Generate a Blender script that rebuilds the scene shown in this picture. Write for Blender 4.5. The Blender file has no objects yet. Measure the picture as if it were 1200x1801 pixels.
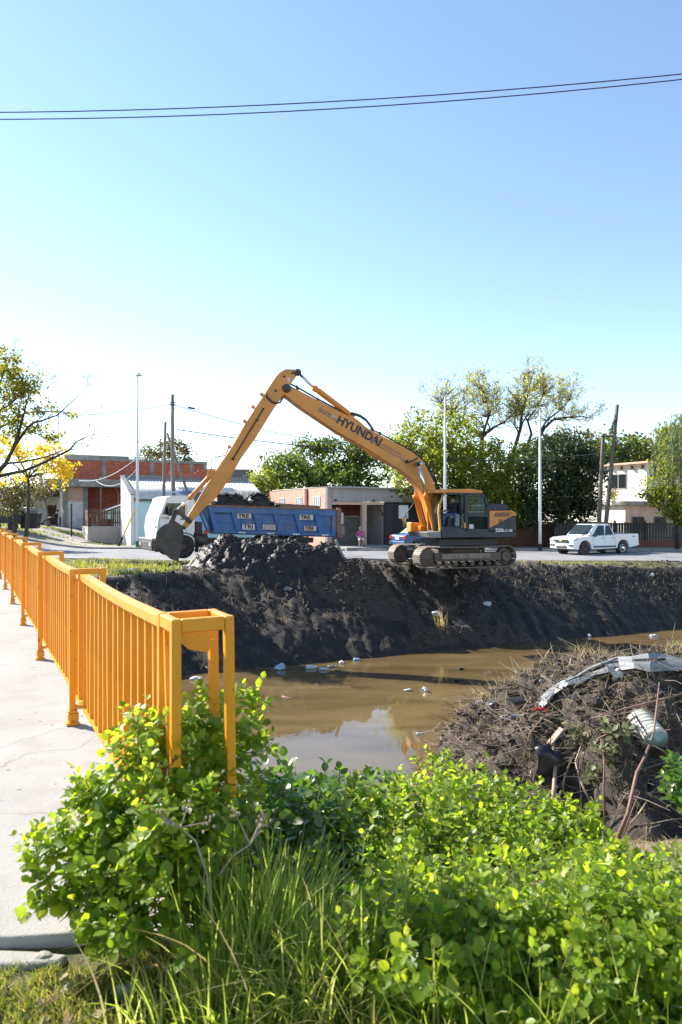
import bpy, bmesh, math, random
import numpy as np
from mathutils import Vector, Matrix, Euler
random.seed(7); RNG = np.random.default_rng(11)
S = bpy.context.scene; COL = S.collection
R = math.radians; PI = math.pi
# ---------------------------------------------------------------- camera, sky, sun, exposure
ZC = 2.4; FPX = 1200.0; HOR = 903.0
cam_data = bpy.data.cameras.new("camera"); cam = bpy.data.objects.new("camera", cam_data); COL.objects.link(cam)
cam.location = (0, 0, ZC); cam.rotation_euler = (R(90), 0, 0)
cam_data.sensor_fit = 'VERTICAL'; cam_data.sensor_height = 36.0; cam_data.lens = 36.0*FPX/1801
cam_data.shift_y = 2.5/1801; cam_data.clip_start = 0.05; cam_data.clip_end = 6000
cam_data.dof.use_dof = True; cam_data.dof.focus_distance = 13.0; cam_data.dof.aperture_fstop = 4.0
S.camera = cam
SUN_AZ, SUN_EL = -58.0, 36.0          # degrees, azimuth from +Y towards +X
world = bpy.data.worlds.new("World"); S.world = world; world.use_nodes = True
nt = world.node_tree; bg = nt.nodes['Background']
sky = nt.nodes.new('ShaderNodeTexSky'); sky.sky_type = 'NISHITA'; sky.sun_disc = False
sky.sun_elevation = R(SUN_EL); sky.sun_rotation = R(SUN_AZ)
sky.air_density = 1.0; sky.dust_density = 0.05; sky.ozone_density = 1.2; sky.altitude = 0
nt.links.new(sky.outputs[0], bg.inputs[0]); bg.inputs[1].default_value = 0.112
sd = bpy.data.lights.new("sun", 'SUN'); sd.energy = 5.0; sd.angle = R(0.53); sd.color = (1, .945, .86)
sun = bpy.data.objects.new("sun", sd); COL.objects.link(sun)
sv = Vector((math.sin(R(SUN_AZ))*math.cos(R(SUN_EL)), math.cos(R(SUN_AZ))*math.cos(R(SUN_EL)), math.sin(R(SUN_EL))))
sun.rotation_euler = sv.to_track_quat('Z', 'Y').to_euler(); sun.location = (0, 0, 40)
S.view_settings.view_transform = 'Standard'; S.view_settings.look = 'None'; S.view_settings.gamma = 1
S.view_settings.use_curve_mapping = False; S.view_settings.exposure = 1.35
S.render.engine = 'CYCLES'; S.cycles.use_denoising = True; S.cycles.max_bounces = 8; S.cycles.transparent_max_bounces = 12
# ---------------------------------------------------------------- helpers
def P(px, py, Y): return Vector(((px-600)/FPX*Y, Y, ZC-(py-HOR)/FPX*Y))
def ray(px, py): return Vector(((px-600)/FPX, 1, -(py-HOR)/FPX))
def onplane(px, py, O, n):
    d = ray(px, py); c = Vector((0, 0, ZC)); t = (O-c).dot(n)/d.dot(n); return c+d*t
def _hash(ix, iy, iz):
    h = (ix*374761393 + iy*668265263 + iz*1274126177).astype(np.int64) & 0xffffffff
    h = ((h ^ (h >> 13))*1274126177) & 0xffffffff
    return ((h ^ (h >> 16)) & 0xffff)/32767.5 - 1.0
def vnoise(p):
    p = np.asarray(p, float); i = np.floor(p).astype(np.int64); f = p-i; f = f*f*(3-2*f); o = 0
    for dx in (0, 1):
        for dy in (0, 1):
            for dz in (0, 1):
                w = (f[:, 0] if dx else 1-f[:, 0])*(f[:, 1] if dy else 1-f[:, 1])*(f[:, 2] if dz else 1-f[:, 2])
                o = o+w*_hash(i[:, 0]+dx, i[:, 1]+dy, i[:, 2]+dz)
    return o
def fbm(p, octv=4, gain=.5):
    p = np.asarray(p, float); a = 1.0; s = 0; t = 0
    for k in range(octv):
        s = s+a*vnoise(p+k*17.3); t += a; a *= gain; p = p*2.03
    return s/t
def sstep(a, b, x):
    t = np.clip((np.asarray(x, float)-a)/(b-a), 0, 1); return t*t*(3-2*t)
_LUMP = {}
class MB:
    def __init__(s, org=None): s.v = []; s.f = []; s.org = org
    def add(s, vs, fs):
        o = len(s.v); s.v.extend(tuple(v) for v in vs); s.f.extend(tuple(i+o for i in f) for f in fs); return s
    def box(s, c, d, rot=None):
        c = Vector(c); hx, hy, hz = d[0]/2, d[1]/2, d[2]/2
        M = rot if rot is not None else Matrix.Identity(3)
        vs = [c+M @ Vector((x*hx, y*hy, z*hz)) for x in (-1, 1) for y in (-1, 1) for z in (-1, 1)]
        return s.add(vs, [(0, 1, 3, 2), (4, 6, 7, 5), (0, 4, 5, 1), (2, 3, 7, 6), (0, 2, 6, 4), (1, 5, 7, 3)])
    def rbox(s, a, b): # by two corners
        a = Vector(a); b = Vector(b); return s.box((a+b)/2, [abs(x) for x in (b-a)])
    def bar(s, p0, p1, w, t, up=(0, 0, 1)): # rectangular bar between two points
        p0 = Vector(p0); p1 = Vector(p1); x = (p1-p0); L = x.length; x.normalize(); u = Vector(up)
        if abs(x.dot(u)) > .98: u = Vector((1, 0, 0))
        y = u.cross(x).normalized(); z = x.cross(y)
        return s.box((p0+p1)/2, (L, w, t), Matrix((x, y, z)).transposed())
    def cyl(s, p0, p1, r0, r1=None, n=12): return s.tube([p0, p1], [r0, r0 if r1 is None else r1], n)
    def tube(s, pts, r, n=8, cap=True):
        pts = [Vector(p) for p in pts]; m = len(pts)
        if not hasattr(r, '__len__'): r = [r]*m
        o = []; prev = None
        for i, p in enumerate(pts):
            t = (pts[min(i+1, m-1)]-pts[max(i-1, 0)])
            t = t.normalized() if t.length > 1e-9 else Vector((0, 0, 1))
            if prev is None:
                a = Vector((0, 0, 1)) if abs(t.z) < .9 else Vector((1, 0, 0)); x = t.cross(a).normalized()
            else:
                x = prev-t*prev.dot(t); x = x.normalized() if x.length > 1e-6 else t.orthogonal().normalized()
            prev = x; y = t.cross(x)
            o += [p+(x*math.cos(2*PI*k/n)+y*math.sin(2*PI*k/n))*r[i] for k in range(n)]
        fs = [(i*n+k, i*n+(k+1) % n, (i+1)*n+(k+1) % n, (i+1)*n+k) for i in range(m-1) for k in range(n)]
        if cap: fs += [tuple(range(n-1, -1, -1)), tuple(range((m-1)*n, m*n))]
        return s.add(o, fs)
    def prism(s, pts, vec): # polygon of 3D points swept by vec
        pts = [Vector(p) for p in pts]; v = Vector(vec); n = len(pts)
        return s.add(pts+[p+v for p in pts], [tuple(range(n)), tuple(range(2*n-1, n-1, -1))]+[(i, n+i, n+(i+1) % n, (i+1) % n) for i in range(n)])
    def lathe(s, prof, c, ax, n=24): # prof: (radius, along)
        c = Vector(c); ax = Vector(ax).normalized(); x = ax.orthogonal().normalized(); y = ax.cross(x); m = len(prof)
        vs = [c+ax*h+(x*math.cos(2*PI*k/n)+y*math.sin(2*PI*k/n))*r for r, h in prof for k in range(n)]
        fs = [(i*n+k, i*n+(k+1) % n, (i+1)*n+(k+1) % n, (i+1)*n+k) for i in range(m-1) for k in range(n)]
        fs += [tuple(range(n-1, -1, -1)), tuple(range((m-1)*n, m*n))]
        return s.add(vs, fs)
    def hull(s, bottom, top): # two rings with equal counts
        n = len(bottom)
        return s.add(list(bottom)+list(top), [tuple(range(n-1, -1, -1)), tuple(range(n, 2*n))]+[(i, (i+1) % n, n+(i+1) % n, n+i) for i in range(n)])
    def lump(s, c, r, sq=(1, 1, .8), sub=1, rough=.25, seed=0):
        rr = random.Random(seed); key = (sub, rough, rr.randrange(24))
        if key not in _LUMP:
            b = bmesh.new(); bmesh.ops.create_icosphere(b, subdivisions=sub, radius=1); co = np.array([v.co for v in b.verts]); fs = [tuple(v.index for v in f.verts) for f in b.faces]; b.free()
            _LUMP[key] = (co*(1+rough*(vnoise(co*1.7+key[2]*7.7)+.5*vnoise(co*3.9+key[2]*3.1)))[:, None], fs)
        co, fs = _LUMP[key]; q = np.array(Euler((rr.random()*6, rr.random()*6, rr.random()*6)).to_matrix())
        return s.add((co @ q.T)*(np.array(sq)*r)+np.array(c), fs)
    def mesh(s, name):
        me = bpy.data.meshes.new(name); vs = s.v
        if s.org is not None: ox, oy, oz = s.org; vs = [(a-ox, b-oy, c-oz) for a, b, c in vs]
        me.from_pydata(vs, [], s.f); me.update(); return me
    def build(s, name, mat, parent=None, smooth=False, bevel=0, seg=2, fix=True):
        me = s.mesh(name)
        if fix:
            b = bmesh.new(); b.from_mesh(me); bmesh.ops.recalc_face_normals(b, faces=b.faces); b.to_mesh(me); b.free()
        return obj(name, me, mat, parent, smooth, bevel, seg)
def obj(name, me, mat, parent=None, smooth=False, bevel=0, seg=2):
    o = bpy.data.objects.new(name, me); COL.objects.link(o)
    if mat is not None and not me.materials: me.materials.append(mat)
    if parent is not None: o.parent = parent
    if smooth: me.polygons.foreach_set('use_smooth', [True]*len(me.polygons))
    if bevel:
        m = o.modifiers.new('bevel', 'BEVEL'); m.width = bevel; m.segments = seg; m.limit_method = 'ANGLE'; m.angle_limit = R(38)
        me.polygons.foreach_set('use_smooth', [True]*len(me.polygons))
        m.harden_normals = True
    return o
def tag(o, label=None, cat=None, group=None, kind=None):
    if label: o['label'] = label
    if cat: o['category'] = cat
    if group: o['group'] = group
    if kind: o['kind'] = kind
    return o
def thing(name, label, cat, loc=(0, 0, 0), rz=0, group=None):
    o = bpy.data.objects.new(name, None); COL.objects.link(o); o.location = loc; o.rotation_euler = (0, 0, rz); o.empty_display_size = .2
    return tag(o, label, cat, group)
def inst(name, me, parent, loc, rot=(0, 0, 0), sc=(1, 1, 1)):
    o = bpy.data.objects.new(name, me); COL.objects.link(o); o.parent = parent; o.location = loc
    o.rotation_euler = rot; o.scale = sc; return o
def dup(root, loc, rz=0, label=None):
    r = root.copy(); COL.objects.link(r); r.location = loc; r.rotation_euler = (0, 0, rz)
    if label: r['label'] = label
    for ch in list(root.children):
        c = ch.copy(); COL.objects.link(c); c.parent = r
        for g in list(ch.children):
            d = g.copy(); COL.objects.link(d); d.parent = c
    return r
def raw_mesh(name, V, F, smooth=False, attr=None):
    """fast mesh from arrays; F is (n,4) or (n,3)"""
    V = np.asarray(V, np.float32); F = np.asarray(F, np.int32); k = F.shape[1]; me = bpy.data.meshes.new(name)
    me.vertices.add(len(V)); me.vertices.foreach_set('co', V.ravel())
    me.loops.add(F.size); me.loops.foreach_set('vertex_index', F.ravel())
    me.polygons.add(len(F)); me.polygons.foreach_set('loop_start', np.arange(0, F.size, k, dtype=np.int32))
    me.polygons.foreach_set('loop_total', np.full(len(F), k, np.int32))
    if smooth: me.polygons.foreach_set('use_smooth', np.ones(len(F), bool))
    if attr:
        for nm, dat in attr.items():
            dat = np.asarray(dat, np.float32)
            if dat.ndim == 1: a = me.attributes.new(nm, 'FLOAT', 'POINT'); a.data.foreach_set('value', dat)
            else:
                a = me.attributes.new(nm, 'FLOAT_COLOR', 'POINT'); a.data.foreach_set('color', np.ascontiguousarray(dat).ravel())
    me.update(); me.validate(); return me
def text_mesh(body, size, bold=0.0, depth=.004):
    c = bpy.data.curves.new('lettering', 'FONT'); c.body = body; c.size = size; c.extrude = depth; c.offset = bold
    c.align_x = 'LEFT'; c.resolution_u = 3; o = bpy.data.objects.new('lettering', c); COL.objects.link(o)
    bpy.context.view_layer.update(); dg = bpy.context.evaluated_depsgraph_get()
    me = bpy.data.meshes.new_from_object(o.evaluated_get(dg)); bpy.data.objects.remove(o); me.materials.clear(); return me
def place_text(body, size, mat, parent, org, p, ux, uy, bold=0.0, sx=1.0, name='lettering', center=False):
    """lettering standing proud of a surface: p world/local origin, ux reading direction, uy up direction"""
    me = text_mesh(body, size, bold); ux = Vector(ux).normalized(); uy = Vector(uy).normalized(); uz = ux.cross(uy)
    if center:
        w = max(v.co.x for v in me.vertices)*sx; p = Vector(p)-ux*w/2
    M = Matrix((ux*sx, uy, uz)).transposed().to_4x4(); M.translation = Vector(p)-(Vector(org) if org is not None else Vector())
    me.transform(M); return obj(name, me, mat, parent)
# ---------------------------------------------------------------- materials
def M(name, col, rough=.6, metal=0.0, var=.15, scale=3.0, bump=0.0, bscale=30.0, spec=.5, dirt=None, dirt_amt=.5, dscale=1.5, coat=0.0, trans=0.0, stretch=None, alpha=1.0):
    m = bpy.data.materials.new(name); m.use_nodes = True; t = m.node_tree; N = t.nodes; L = t.links; b = N['Principled BSDF']
    tc = N.new('ShaderNodeTexCoord'); mp = N.new('ShaderNodeMapping'); L.new(tc.outputs['Object'], mp.inputs[0])
    if stretch: mp.inputs['Scale'].default_value = stretch
    n = N.new('ShaderNodeTexNoise'); n.inputs['Scale'].default_value = scale; n.inputs['Detail'].default_value = 6; n.inputs['Roughness'].default_value = .65
    L.new(mp.outputs[0], n.inputs['Vector'])
    mx = N.new('ShaderNodeMix'); mx.data_type = 'RGBA'
    c1 = [min(1, c*(1-var)) for c in col]; c2 = [min(1, c*(1+var)) for c in col]
    mx.inputs[6].default_value = (*c1, 1); mx.inputs[7].default_value = (*c2, 1)
    cr = N.new('ShaderNodeMapRange'); cr.inputs[1].default_value = .3; cr.inputs[2].default_value = .7
    L.new(n.outputs[0], cr.inputs[0]); L.new(cr.outputs[0], mx.inputs[0]); out = mx.outputs[2]
    if dirt:
        n2 = N.new('ShaderNodeTexNoise'); n2.inputs['Scale'].default_value = dscale; n2.inputs['Detail'].default_value = 8; n2.inputs['Roughness'].default_value = .7
        L.new(mp.outputs[0], n2.inputs['Vector'])
        r2 = N.new('ShaderNodeMapRange'); r2.inputs[1].default_value = .48; r2.inputs[2].default_value = .68; r2.inputs[4].default_value = dirt_amt
        L.new(n2.outputs[0], r2.inputs[0]); m2 = N.new('ShaderNodeMix'); m2.data_type = 'RGBA'
        L.new(r2.outputs[0], m2.inputs[0]); L.new(out, m2.inputs[6]); m2.inputs[7].default_value = (*dirt, 1); out = m2.outputs[2]
    L.new(out, b.inputs['Base Color'])
    b.inputs['Roughness'].default_value = rough; b.inputs['Metallic'].default_value = metal; b.inputs['Specular IOR Level'].default_value = spec
    b.inputs['Coat Weight'].default_value = coat; b.inputs['Transmission Weight'].default_value = trans; b.inputs['Alpha'].default_value = alpha
    if bump:
        n3 = N.new('ShaderNodeTexNoise'); n3.inputs['Scale'].default_value = bscale; n3.inputs['Detail'].default_value = 8
        L.new(mp.outputs[0], n3.inputs['Vector']); bp = N.new('ShaderNodeBump'); bp.inputs['Strength'].default_value = bump; bp.inputs['Distance'].default_value = .02
        L.new(n3.outputs[0], bp.inputs['Height']); L.new(bp.outputs[0], b.inputs['Normal'])
    return m
def leaf_mat(name, cols, transl=.45, rough=.45, gloss=.35):
    """leaf: colour by per-leaf tint (mesh attribute) plus object random, diffuse + translucent + gloss"""
    m = bpy.data.materials.new(name); m.use_nodes = True; t = m.node_tree; N = t.nodes; L = t.links; N.remove(N['Principled BSDF'])
    at = N.new('ShaderNodeAttribute'); at.attribute_name = 'tint'; oi = N.new('ShaderNodeObjectInfo')
    ad = N.new('ShaderNodeMath'); ad.operation = 'ADD'; L.new(at.outputs['Fac'], ad.inputs[0]); L.new(oi.outputs['Random'], ad.inputs[1])
    fr = N.new('ShaderNodeMath'); fr.operation = 'FRACT'; L.new(ad.outputs[0], fr.inputs[0])
    rp = N.new('ShaderNodeValToRGB'); e = rp.color_ramp.elements; e[0].position = 0; e[0].color = (*cols[0], 1); e[1].position = 1; e[1].color = (*cols[-1], 1)
    for i, c in enumerate(cols[1:-1]): q = e.new((i+1)/(len(cols)-1)); q.color = (*c, 1)
    L.new(fr.outputs[0], rp.inputs[0])
    d = N.new('ShaderNodeBsdfPrincipled'); L.new(rp.outputs[0], d.inputs['Base Color']); d.inputs['Roughness'].default_value = rough; d.inputs['Specular IOR Level'].default_value = gloss
    tr = N.new('ShaderNodeBsdfTranslucent'); hs = N.new('ShaderNodeHueSaturation'); hs.inputs['Hue'].default_value = .487; hs.inputs['Saturation'].default_value = 1.05; hs.inputs['Value'].default_value = 2.9
    L.new(rp.outputs[0], hs.inputs['Color']); L.new(hs.outputs[0], tr.inputs['Color'])
    mx = N.new('ShaderNodeMixShader'); mx.inputs[0].default_value = transl; L.new(d.outputs[0], mx.inputs[1]); L.new(tr.outputs[0], mx.inputs[2])
    L.new(mx.outputs[0], N['Material Output'].inputs['Surface']); return m
def glass_mat(name, tint=(.75, .9, .88), fac=.25, dark=(.02, .03, .03)):
    m = bpy.data.materials.new(name); m.use_nodes = True; t = m.node_tree; N = t.nodes; L = t.links
    b = N['Principled BSDF']; b.inputs['Base Color'].default_value = (*dark, 1); b.inputs['Roughness'].default_value = .04; b.inputs['Specular IOR Level'].default_value = .35
    tr = N.new('ShaderNodeBsdfTransparent'); tr.inputs[0].default_value = (*tint, 1); mx = N.new('ShaderNodeMixShader'); mx.inputs[0].default_value = fac
    L.new(tr.outputs[0], mx.inputs[1]); L.new(b.outputs[0], mx.inputs[2]); L.new(mx.outputs[0], N['Material Output'].inputs['Surface']); return m
def brick_mat(name, c1, c2, mortar, bw, bh, msize=.012, rough=.85):
    m = M(name, c1, rough); t = m.node_tree; N = t.nodes; L = t.links; b = N['Principled BSDF']
    tc = N.new('ShaderNodeTexCoord'); sp = N.new('ShaderNodeSeparateXYZ'); L.new(tc.outputs['Object'], sp.inputs[0])
    ad = N.new('ShaderNodeMath'); ad.operation = 'ADD'; L.new(sp.outputs[0], ad.inputs[0]); L.new(sp.outputs[1], ad.inputs[1])
    cb = N.new('ShaderNodeCombineXYZ'); L.new(ad.outputs[0], cb.inputs[0]); L.new(sp.outputs[2], cb.inputs[1])
    br = N.new('ShaderNodeTexBrick'); L.new(cb.outputs[0], br.inputs['Vector']); br.inputs['Scale'].default_value = 1
    br.inputs['Color1'].default_value = (*c1, 1); br.inputs['Color2'].default_value = (*c2, 1); br.inputs['Mortar'].default_value = (*mortar, 1)
    br.inputs['Brick Width'].default_value = bw; br.inputs['Row Height'].default_value = bh; br.inputs['Mortar Size'].default_value = msize; br.inputs['Bias'].default_value = 0
    n = N.new('ShaderNodeTexNoise'); n.inputs['Scale'].default_value = 2.5; n.inputs['Detail'].default_value = 8; L.new(tc.outputs['Object'], n.inputs['Vector'])
    hs = N.new('ShaderNodeHueSaturation'); L.new(br.outputs[0], hs.inputs['Color']); mr = N.new('ShaderNodeMapRange'); mr.inputs[3].default_value = .55; mr.inputs[4].default_value = 1.45
    L.new(n.outputs[0], mr.inputs[0]); L.new(mr.outputs[0], hs.inputs['Value']); L.new(hs.outputs[0], b.inputs['Base Color'])
    bp = N.new('ShaderNodeBump'); bp.inputs['Strength'].default_value = .6; bp.inputs['Distance'].default_value = .02; bp.invert = True
    L.new(br.outputs['Fac'], bp.inputs['Height']); L.new(bp.outputs[0], b.inputs['Normal']); return m
def base_link(m):
    b = m.node_tree.nodes['Principled BSDF']; return b, b.inputs['Base Color'].links[0].from_socket
def over(m, fac, col):
    N = m.node_tree.nodes; L = m.node_tree.links; b, src = base_link(m); x = N.new('ShaderNodeMix'); x.data_type = 'RGBA'
    L.new(fac, x.inputs[0]); L.new(src, x.inputs[6]); x.inputs[7].default_value = (*col, 1); L.new(x.outputs[2], b.inputs['Base Color'])
def chips(m, col, sc, lo, hi):
    """small worn spots of their own shape"""
    N = m.node_tree.nodes; L = m.node_tree.links; tc = N.new('ShaderNodeTexCoord'); n = N.new('ShaderNodeTexNoise'); n.inputs['Scale'].default_value = sc; n.inputs['Detail'].default_value = 4
    L.new(tc.outputs['Object'], n.inputs['Vector']); r = N.new('ShaderNodeMapRange'); r.inputs[1].default_value = lo; r.inputs[2].default_value = hi; L.new(n.outputs[0], r.inputs[0]); over(m, r.outputs[0], col)
def cracks(m, col):
    N = m.node_tree.nodes; L = m.node_tree.links; tc = N.new('ShaderNodeTexCoord'); n = N.new('ShaderNodeTexNoise'); n.inputs['Scale'].default_value = 1.6; n.inputs['Detail'].default_value = 6
    L.new(tc.outputs['Object'], n.inputs['Vector']); mx = N.new('ShaderNodeMix'); mx.data_type = 'RGBA'; mx.inputs[0].default_value = .35; L.new(tc.outputs['Object'], mx.inputs[6]); L.new(n.outputs['Color'], mx.inputs[7])
    v = N.new('ShaderNodeTexVoronoi'); v.feature = 'DISTANCE_TO_EDGE'; v.inputs['Scale'].default_value = .75; L.new(mx.outputs[2], v.inputs['Vector'])
    r = N.new('ShaderNodeMapRange'); r.inputs[1].default_value = .0; r.inputs[2].default_value = .004; r.inputs[3].default_value = .55; r.inputs[4].default_value = 0; L.new(v.outputs['Distance'], r.inputs[0])
    n2 = N.new('ShaderNodeTexNoise'); n2.inputs['Scale'].default_value = .7; L.new(tc.outputs['Object'], n2.inputs['Vector']); r2 = N.new('ShaderNodeMapRange'); r2.inputs[1].default_value = .48; r2.inputs[2].default_value = .56; L.new(n2.outputs[0], r2.inputs[0])
    mm = N.new('ShaderNodeMath'); mm.operation = 'MULTIPLY'; L.new(r.outputs[0], mm.inputs[0]); L.new(r2.outputs[0], mm.inputs[1]); over(m, mm.outputs[0], col)
MT = {}
MT['rail'] = M('orange_rail_paint', (.74, .295, .010), .38, var=.05, scale=3, bump=.10, bscale=90)
chips(MT['rail'], (.17, .055, .02), 26, .665, .69)
MT['rail_bar'] = M('orange_bar_paint', (.72, .28, .010), .4, var=.12, scale=3, bump=.1, bscale=90)
MT['boom'] = M('orange_machine_paint', (.66, .265, .05), .48, var=.10, scale=1.2, dirt=(.34, .17, .05), dirt_amt=.55, dscale=.8)
MT['boom_bright'] = M('bright_orange_paint', (.72, .22, .012), .4, var=.08)
MT['machine_dark'] = M('dark_navy_machine_paint', (.022, .028, .042), .5, var=.3, dirt=(.10, .085, .065), dirt_amt=.4, dscale=2)
MT['steel_dirty'] = M('muddy_steel', (.075, .06, .048), .65, var=.4, scale=6, bump=.4, bscale=15, dirt=(.16, .12, .085), dirt_amt=.8, dscale=3)
MT['shoe'] = M('worn_track_steel', (.22, .175, .135), .6, var=.35, scale=5, bump=.3, bscale=20, dirt=(.07, .055, .042), dirt_amt=.8, dscale=4)
MT['bucket'] = M('worn_bucket_steel', (.05, .042, .036), .5, var=.35, scale=3, bump=.3, bscale=12, dirt=(.10, .075, .05), dirt_amt=.6, dscale=2)
MT['chrome'] = M('chrome_rod', (.75, .75, .76), .18, 1.0, var=.03)
MT['rubber'] = M('black_rubber', (.028, .028, .03), .75, var=.3, dirt=(.09, .08, .07), dirt_amt=.5, dscale=4)
MT['hose'] = M('black_hose', (.02, .02, .022), .45)
MT['white_paint'] = M('white_vehicle_paint', (.78, .79, .80), .3, var=.03, coat=.4, dirt=(.6, .57, .52), dirt_amt=.25, dscale=2)
MT['blue_bed'] = M('worn_blue_paint', (.036, .135, .34), .45, var=.18, scale=2.5, dirt=(.17, .165, .20), dirt_amt=.8, dscale=.9, bump=.1, bscale=20)
MT['blue_car'] = M('blue_car_paint', (.010, .055, .17), .3, var=.05, coat=.2)
MT['rust'] = M('rusty_edge', (.22, .115, .07), .8, var=.35, scale=8, dirt=(.35, .26, .2), dirt_amt=.6, dscale=5)
MT['sticker'] = M('worn_white_sticker', (.62, .6, .56), .6, var=.2, scale=12, dirt=(.25, .25, .27), dirt_amt=.6, dscale=9)
MT['ink'] = M('black_print', (.018, .018, .022), .5)
MT['ink_faint'] = M('faded_purple_print', (.26, .155, .13), .6, var=.3, scale=30)
MT['ink_white'] = M('white_print', (.75, .76, .78), .5)
MT['mirror'] = M('mirror', (.5, .52, .55), .05, 1.0)
MT['tail'] = M('red_lens', (.45, .02, .02), .2)
MT['lamp_lens'] = M('clear_lens', (.45, .5, .55), .12, var=.2, scale=12)
MT['plastic_black'] = M('black_plastic', (.025, .026, .028), .5)
MT['glass'] = glass_mat('cab_glass')
MT['glass_dark'] = glass_mat('tinted_glass', (.12, .15, .15), .9)
MT['concrete'] = M('pale_concrete', (.295, .28, .258), .9, var=.14, scale=.9, bump=.25, bscale=90, dirt=(.21, .195, .175), dirt_amt=.6, dscale=2.3)
chips(MT['concrete'], (.10, .085, .07), 16, .70, .74); cracks(MT['concrete'], (.09, .08, .07))
MT['concrete_old'] = M('weathered_concrete', (.30, .275, .245), .9, var=.25, scale=1.8, bump=.3, bscale=20, dirt=(.12, .11, .10), dirt_amt=.7, dscale=1.2)
MT['plaster_grey'] = M('grey_plaster', (.36, .33, .31), .9, var=.12, scale=1.5, dirt=(.22, .2, .19), dirt_amt=.5, dscale=1.2)
MT['asphalt'] = M('worn_grey_road', (.20, .20, .205), .85, var=.18, scale=.7, bump=.2, bscale=25, dirt=(.30, .285, .26), dirt_amt=.6, dscale=.5)
MT['turq'] = M('pale_turquoise_wall', (.46, .72, .74), .85, var=.05, scale=1, dirt=(.4, .52, .5), dirt_amt=.4, dscale=.7)
MT['whitewash'] = M('white_wall', (.72, .71, .68), .85, var=.06, scale=1, dirt=(.5, .47, .43), dirt_amt=.4, dscale=.8)
MT['cream'] = M('cream_wall', (.74, .68, .60), .85, var=.06, scale=1, dirt=(.55, .47, .38), dirt_amt=.4, dscale=.6)
MT['pink'] = brick_mat('pink_painted_brick', (.55, .30, .22), (.60, .35, .26), (.46, .28, .21), .24, .085, .010)
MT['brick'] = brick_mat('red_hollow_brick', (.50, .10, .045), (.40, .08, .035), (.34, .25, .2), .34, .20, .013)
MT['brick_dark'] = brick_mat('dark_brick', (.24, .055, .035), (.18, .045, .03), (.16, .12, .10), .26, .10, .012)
MT['pinkish'] = M('salmon_wall', (.60, .40, .30), .85, var=.12, scale=1.2, dirt=(.4, .27, .2), dirt_amt=.5)
MT['roof_sheet'] = M('galvanised_sheet', (.62, .60, .57), .5, .1, var=.15, scale=1.2, dirt=(.42, .35, .28), dirt_amt=.5, dscale=1.5)
MT['shutter'] = M('black_shutter', (.016, .017, .022), .45, var=.3)
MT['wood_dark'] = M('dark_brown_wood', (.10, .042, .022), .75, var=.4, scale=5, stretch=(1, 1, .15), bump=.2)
MT['pole_wood'] = M('weathered_grey_pole', (.22, .19, .165), .85, var=.3, scale=4, stretch=(1, 1, .1), bump=.4, bscale=20)
MT['pole_dark'] = M('dark_wood_pole', (.12, .10, .085), .85, var=.3, scale=4, stretch=(1, 1, .1), bump=.4, bscale=20)
MT['lamp_white'] = M('white_lamp_post', (.70, .71, .73), .4, var=.04)
MT['green_paint'] = M('dark_green_paint', (.03, .11, .07), .5)
MT['black_metal'] = M('black_iron', (.014, .014, .016), .55)
MT['bark'] = M('dark_bark', (.055, .043, .036), .9, var=.35, scale=6, stretch=(1, 1, .2), bump=.5, bscale=18)
MT['bark_pale'] = M('grey_bark', (.16, .135, .115), .9, var=.3, scale=6, stretch=(1, 1, .2), bump=.4, bscale=18)
MT['mud'] = M('wet_black_mud', (.016, .0128, .010), .6, var=.4, scale=5, bump=.5, bscale=25, spec=.45, dirt=(.05, .037, .026), dirt_amt=.5, dscale=2.5)
MT['mud_dry'] = M('crumbly_brown_soil', (.056, .043, .033), .95, var=.35, scale=9, bump=.6, bscale=40, dirt=(.035, .027, .022), dirt_amt=.8, dscale=5)
MT['straw'] = leaf_mat('dry_straw', [(.20, .15, .09), (.32, .26, .16), (.26, .21, .10), (.11, .08, .05)], .2)
MT['twig'] = M('reddish_twig', (.20, .115, .09), .8, var=.35, scale=8)
MT['twig_pale'] = M('pale_dead_stick', (.36, .27, .20), .85, var=.3, scale=8)
MT['plastic_grey'] = M('pale_grey_plastic', (.19, .195, .195), .45, var=.08, scale=5, dirt=(.35, .32, .28), dirt_amt=.5, dscale=6)
MT['plastic_white'] = M('white_plastic', (.52, .52, .50), .35, var=.1, scale=6)
MT['jug'] = M('cloudy_jug_plastic', (.66, .66, .55), .35, var=.08, scale=5, trans=.35, dirt=(.45, .42, .3), dirt_amt=.4, dscale=8)
MT['jug_base'] = M('greenish_jug_base', (.38, .55, .50), .3, var=.1, trans=.3)
MT['bag_red'] = M('red_wrapper', (.6, .05, .03), .35)
MT['bag_black'] = M('black_bag', (.02, .02, .024), .3)
MT['skin'] = M('skin', (.42, .24, .17), .55, var=.06)
MT['hair'] = M('dark_hair', (.02, .016, .014), .6)
MT['cloth_navy'] = M('navy_cloth', (.018, .02, .035), .85)
MT['cloth_blue'] = M('blue_jeans', (.06, .09, .22), .85)
MT['cloth_grey'] = M('grey_cloth', (.20, .22, .25), .85)
MT['cloth_pink'] = M('magenta_shirt', (.42, .09, .20), .85)
MT['cloth_dark'] = M('dark_cloth', (.03, .03, .034), .85)
MT['seat_black'] = M('black_seat', (.02, .02, .022), .7)
MT['yellow_paint'] = M('yellow_paint', (.72, .5, .04), .5)
MT['purple_wire'] = M('violet_black_cable', (.05, .03, .12), .5)
MT['wire'] = M('dark_cable', (.03, .035, .03), .6)
MT['terracotta'] = M('red_clay', (.35, .10, .05), .85)
MT['tarp'] = M('pale_tarp', (.4, .4, .38), .7, var=.2)
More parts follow.
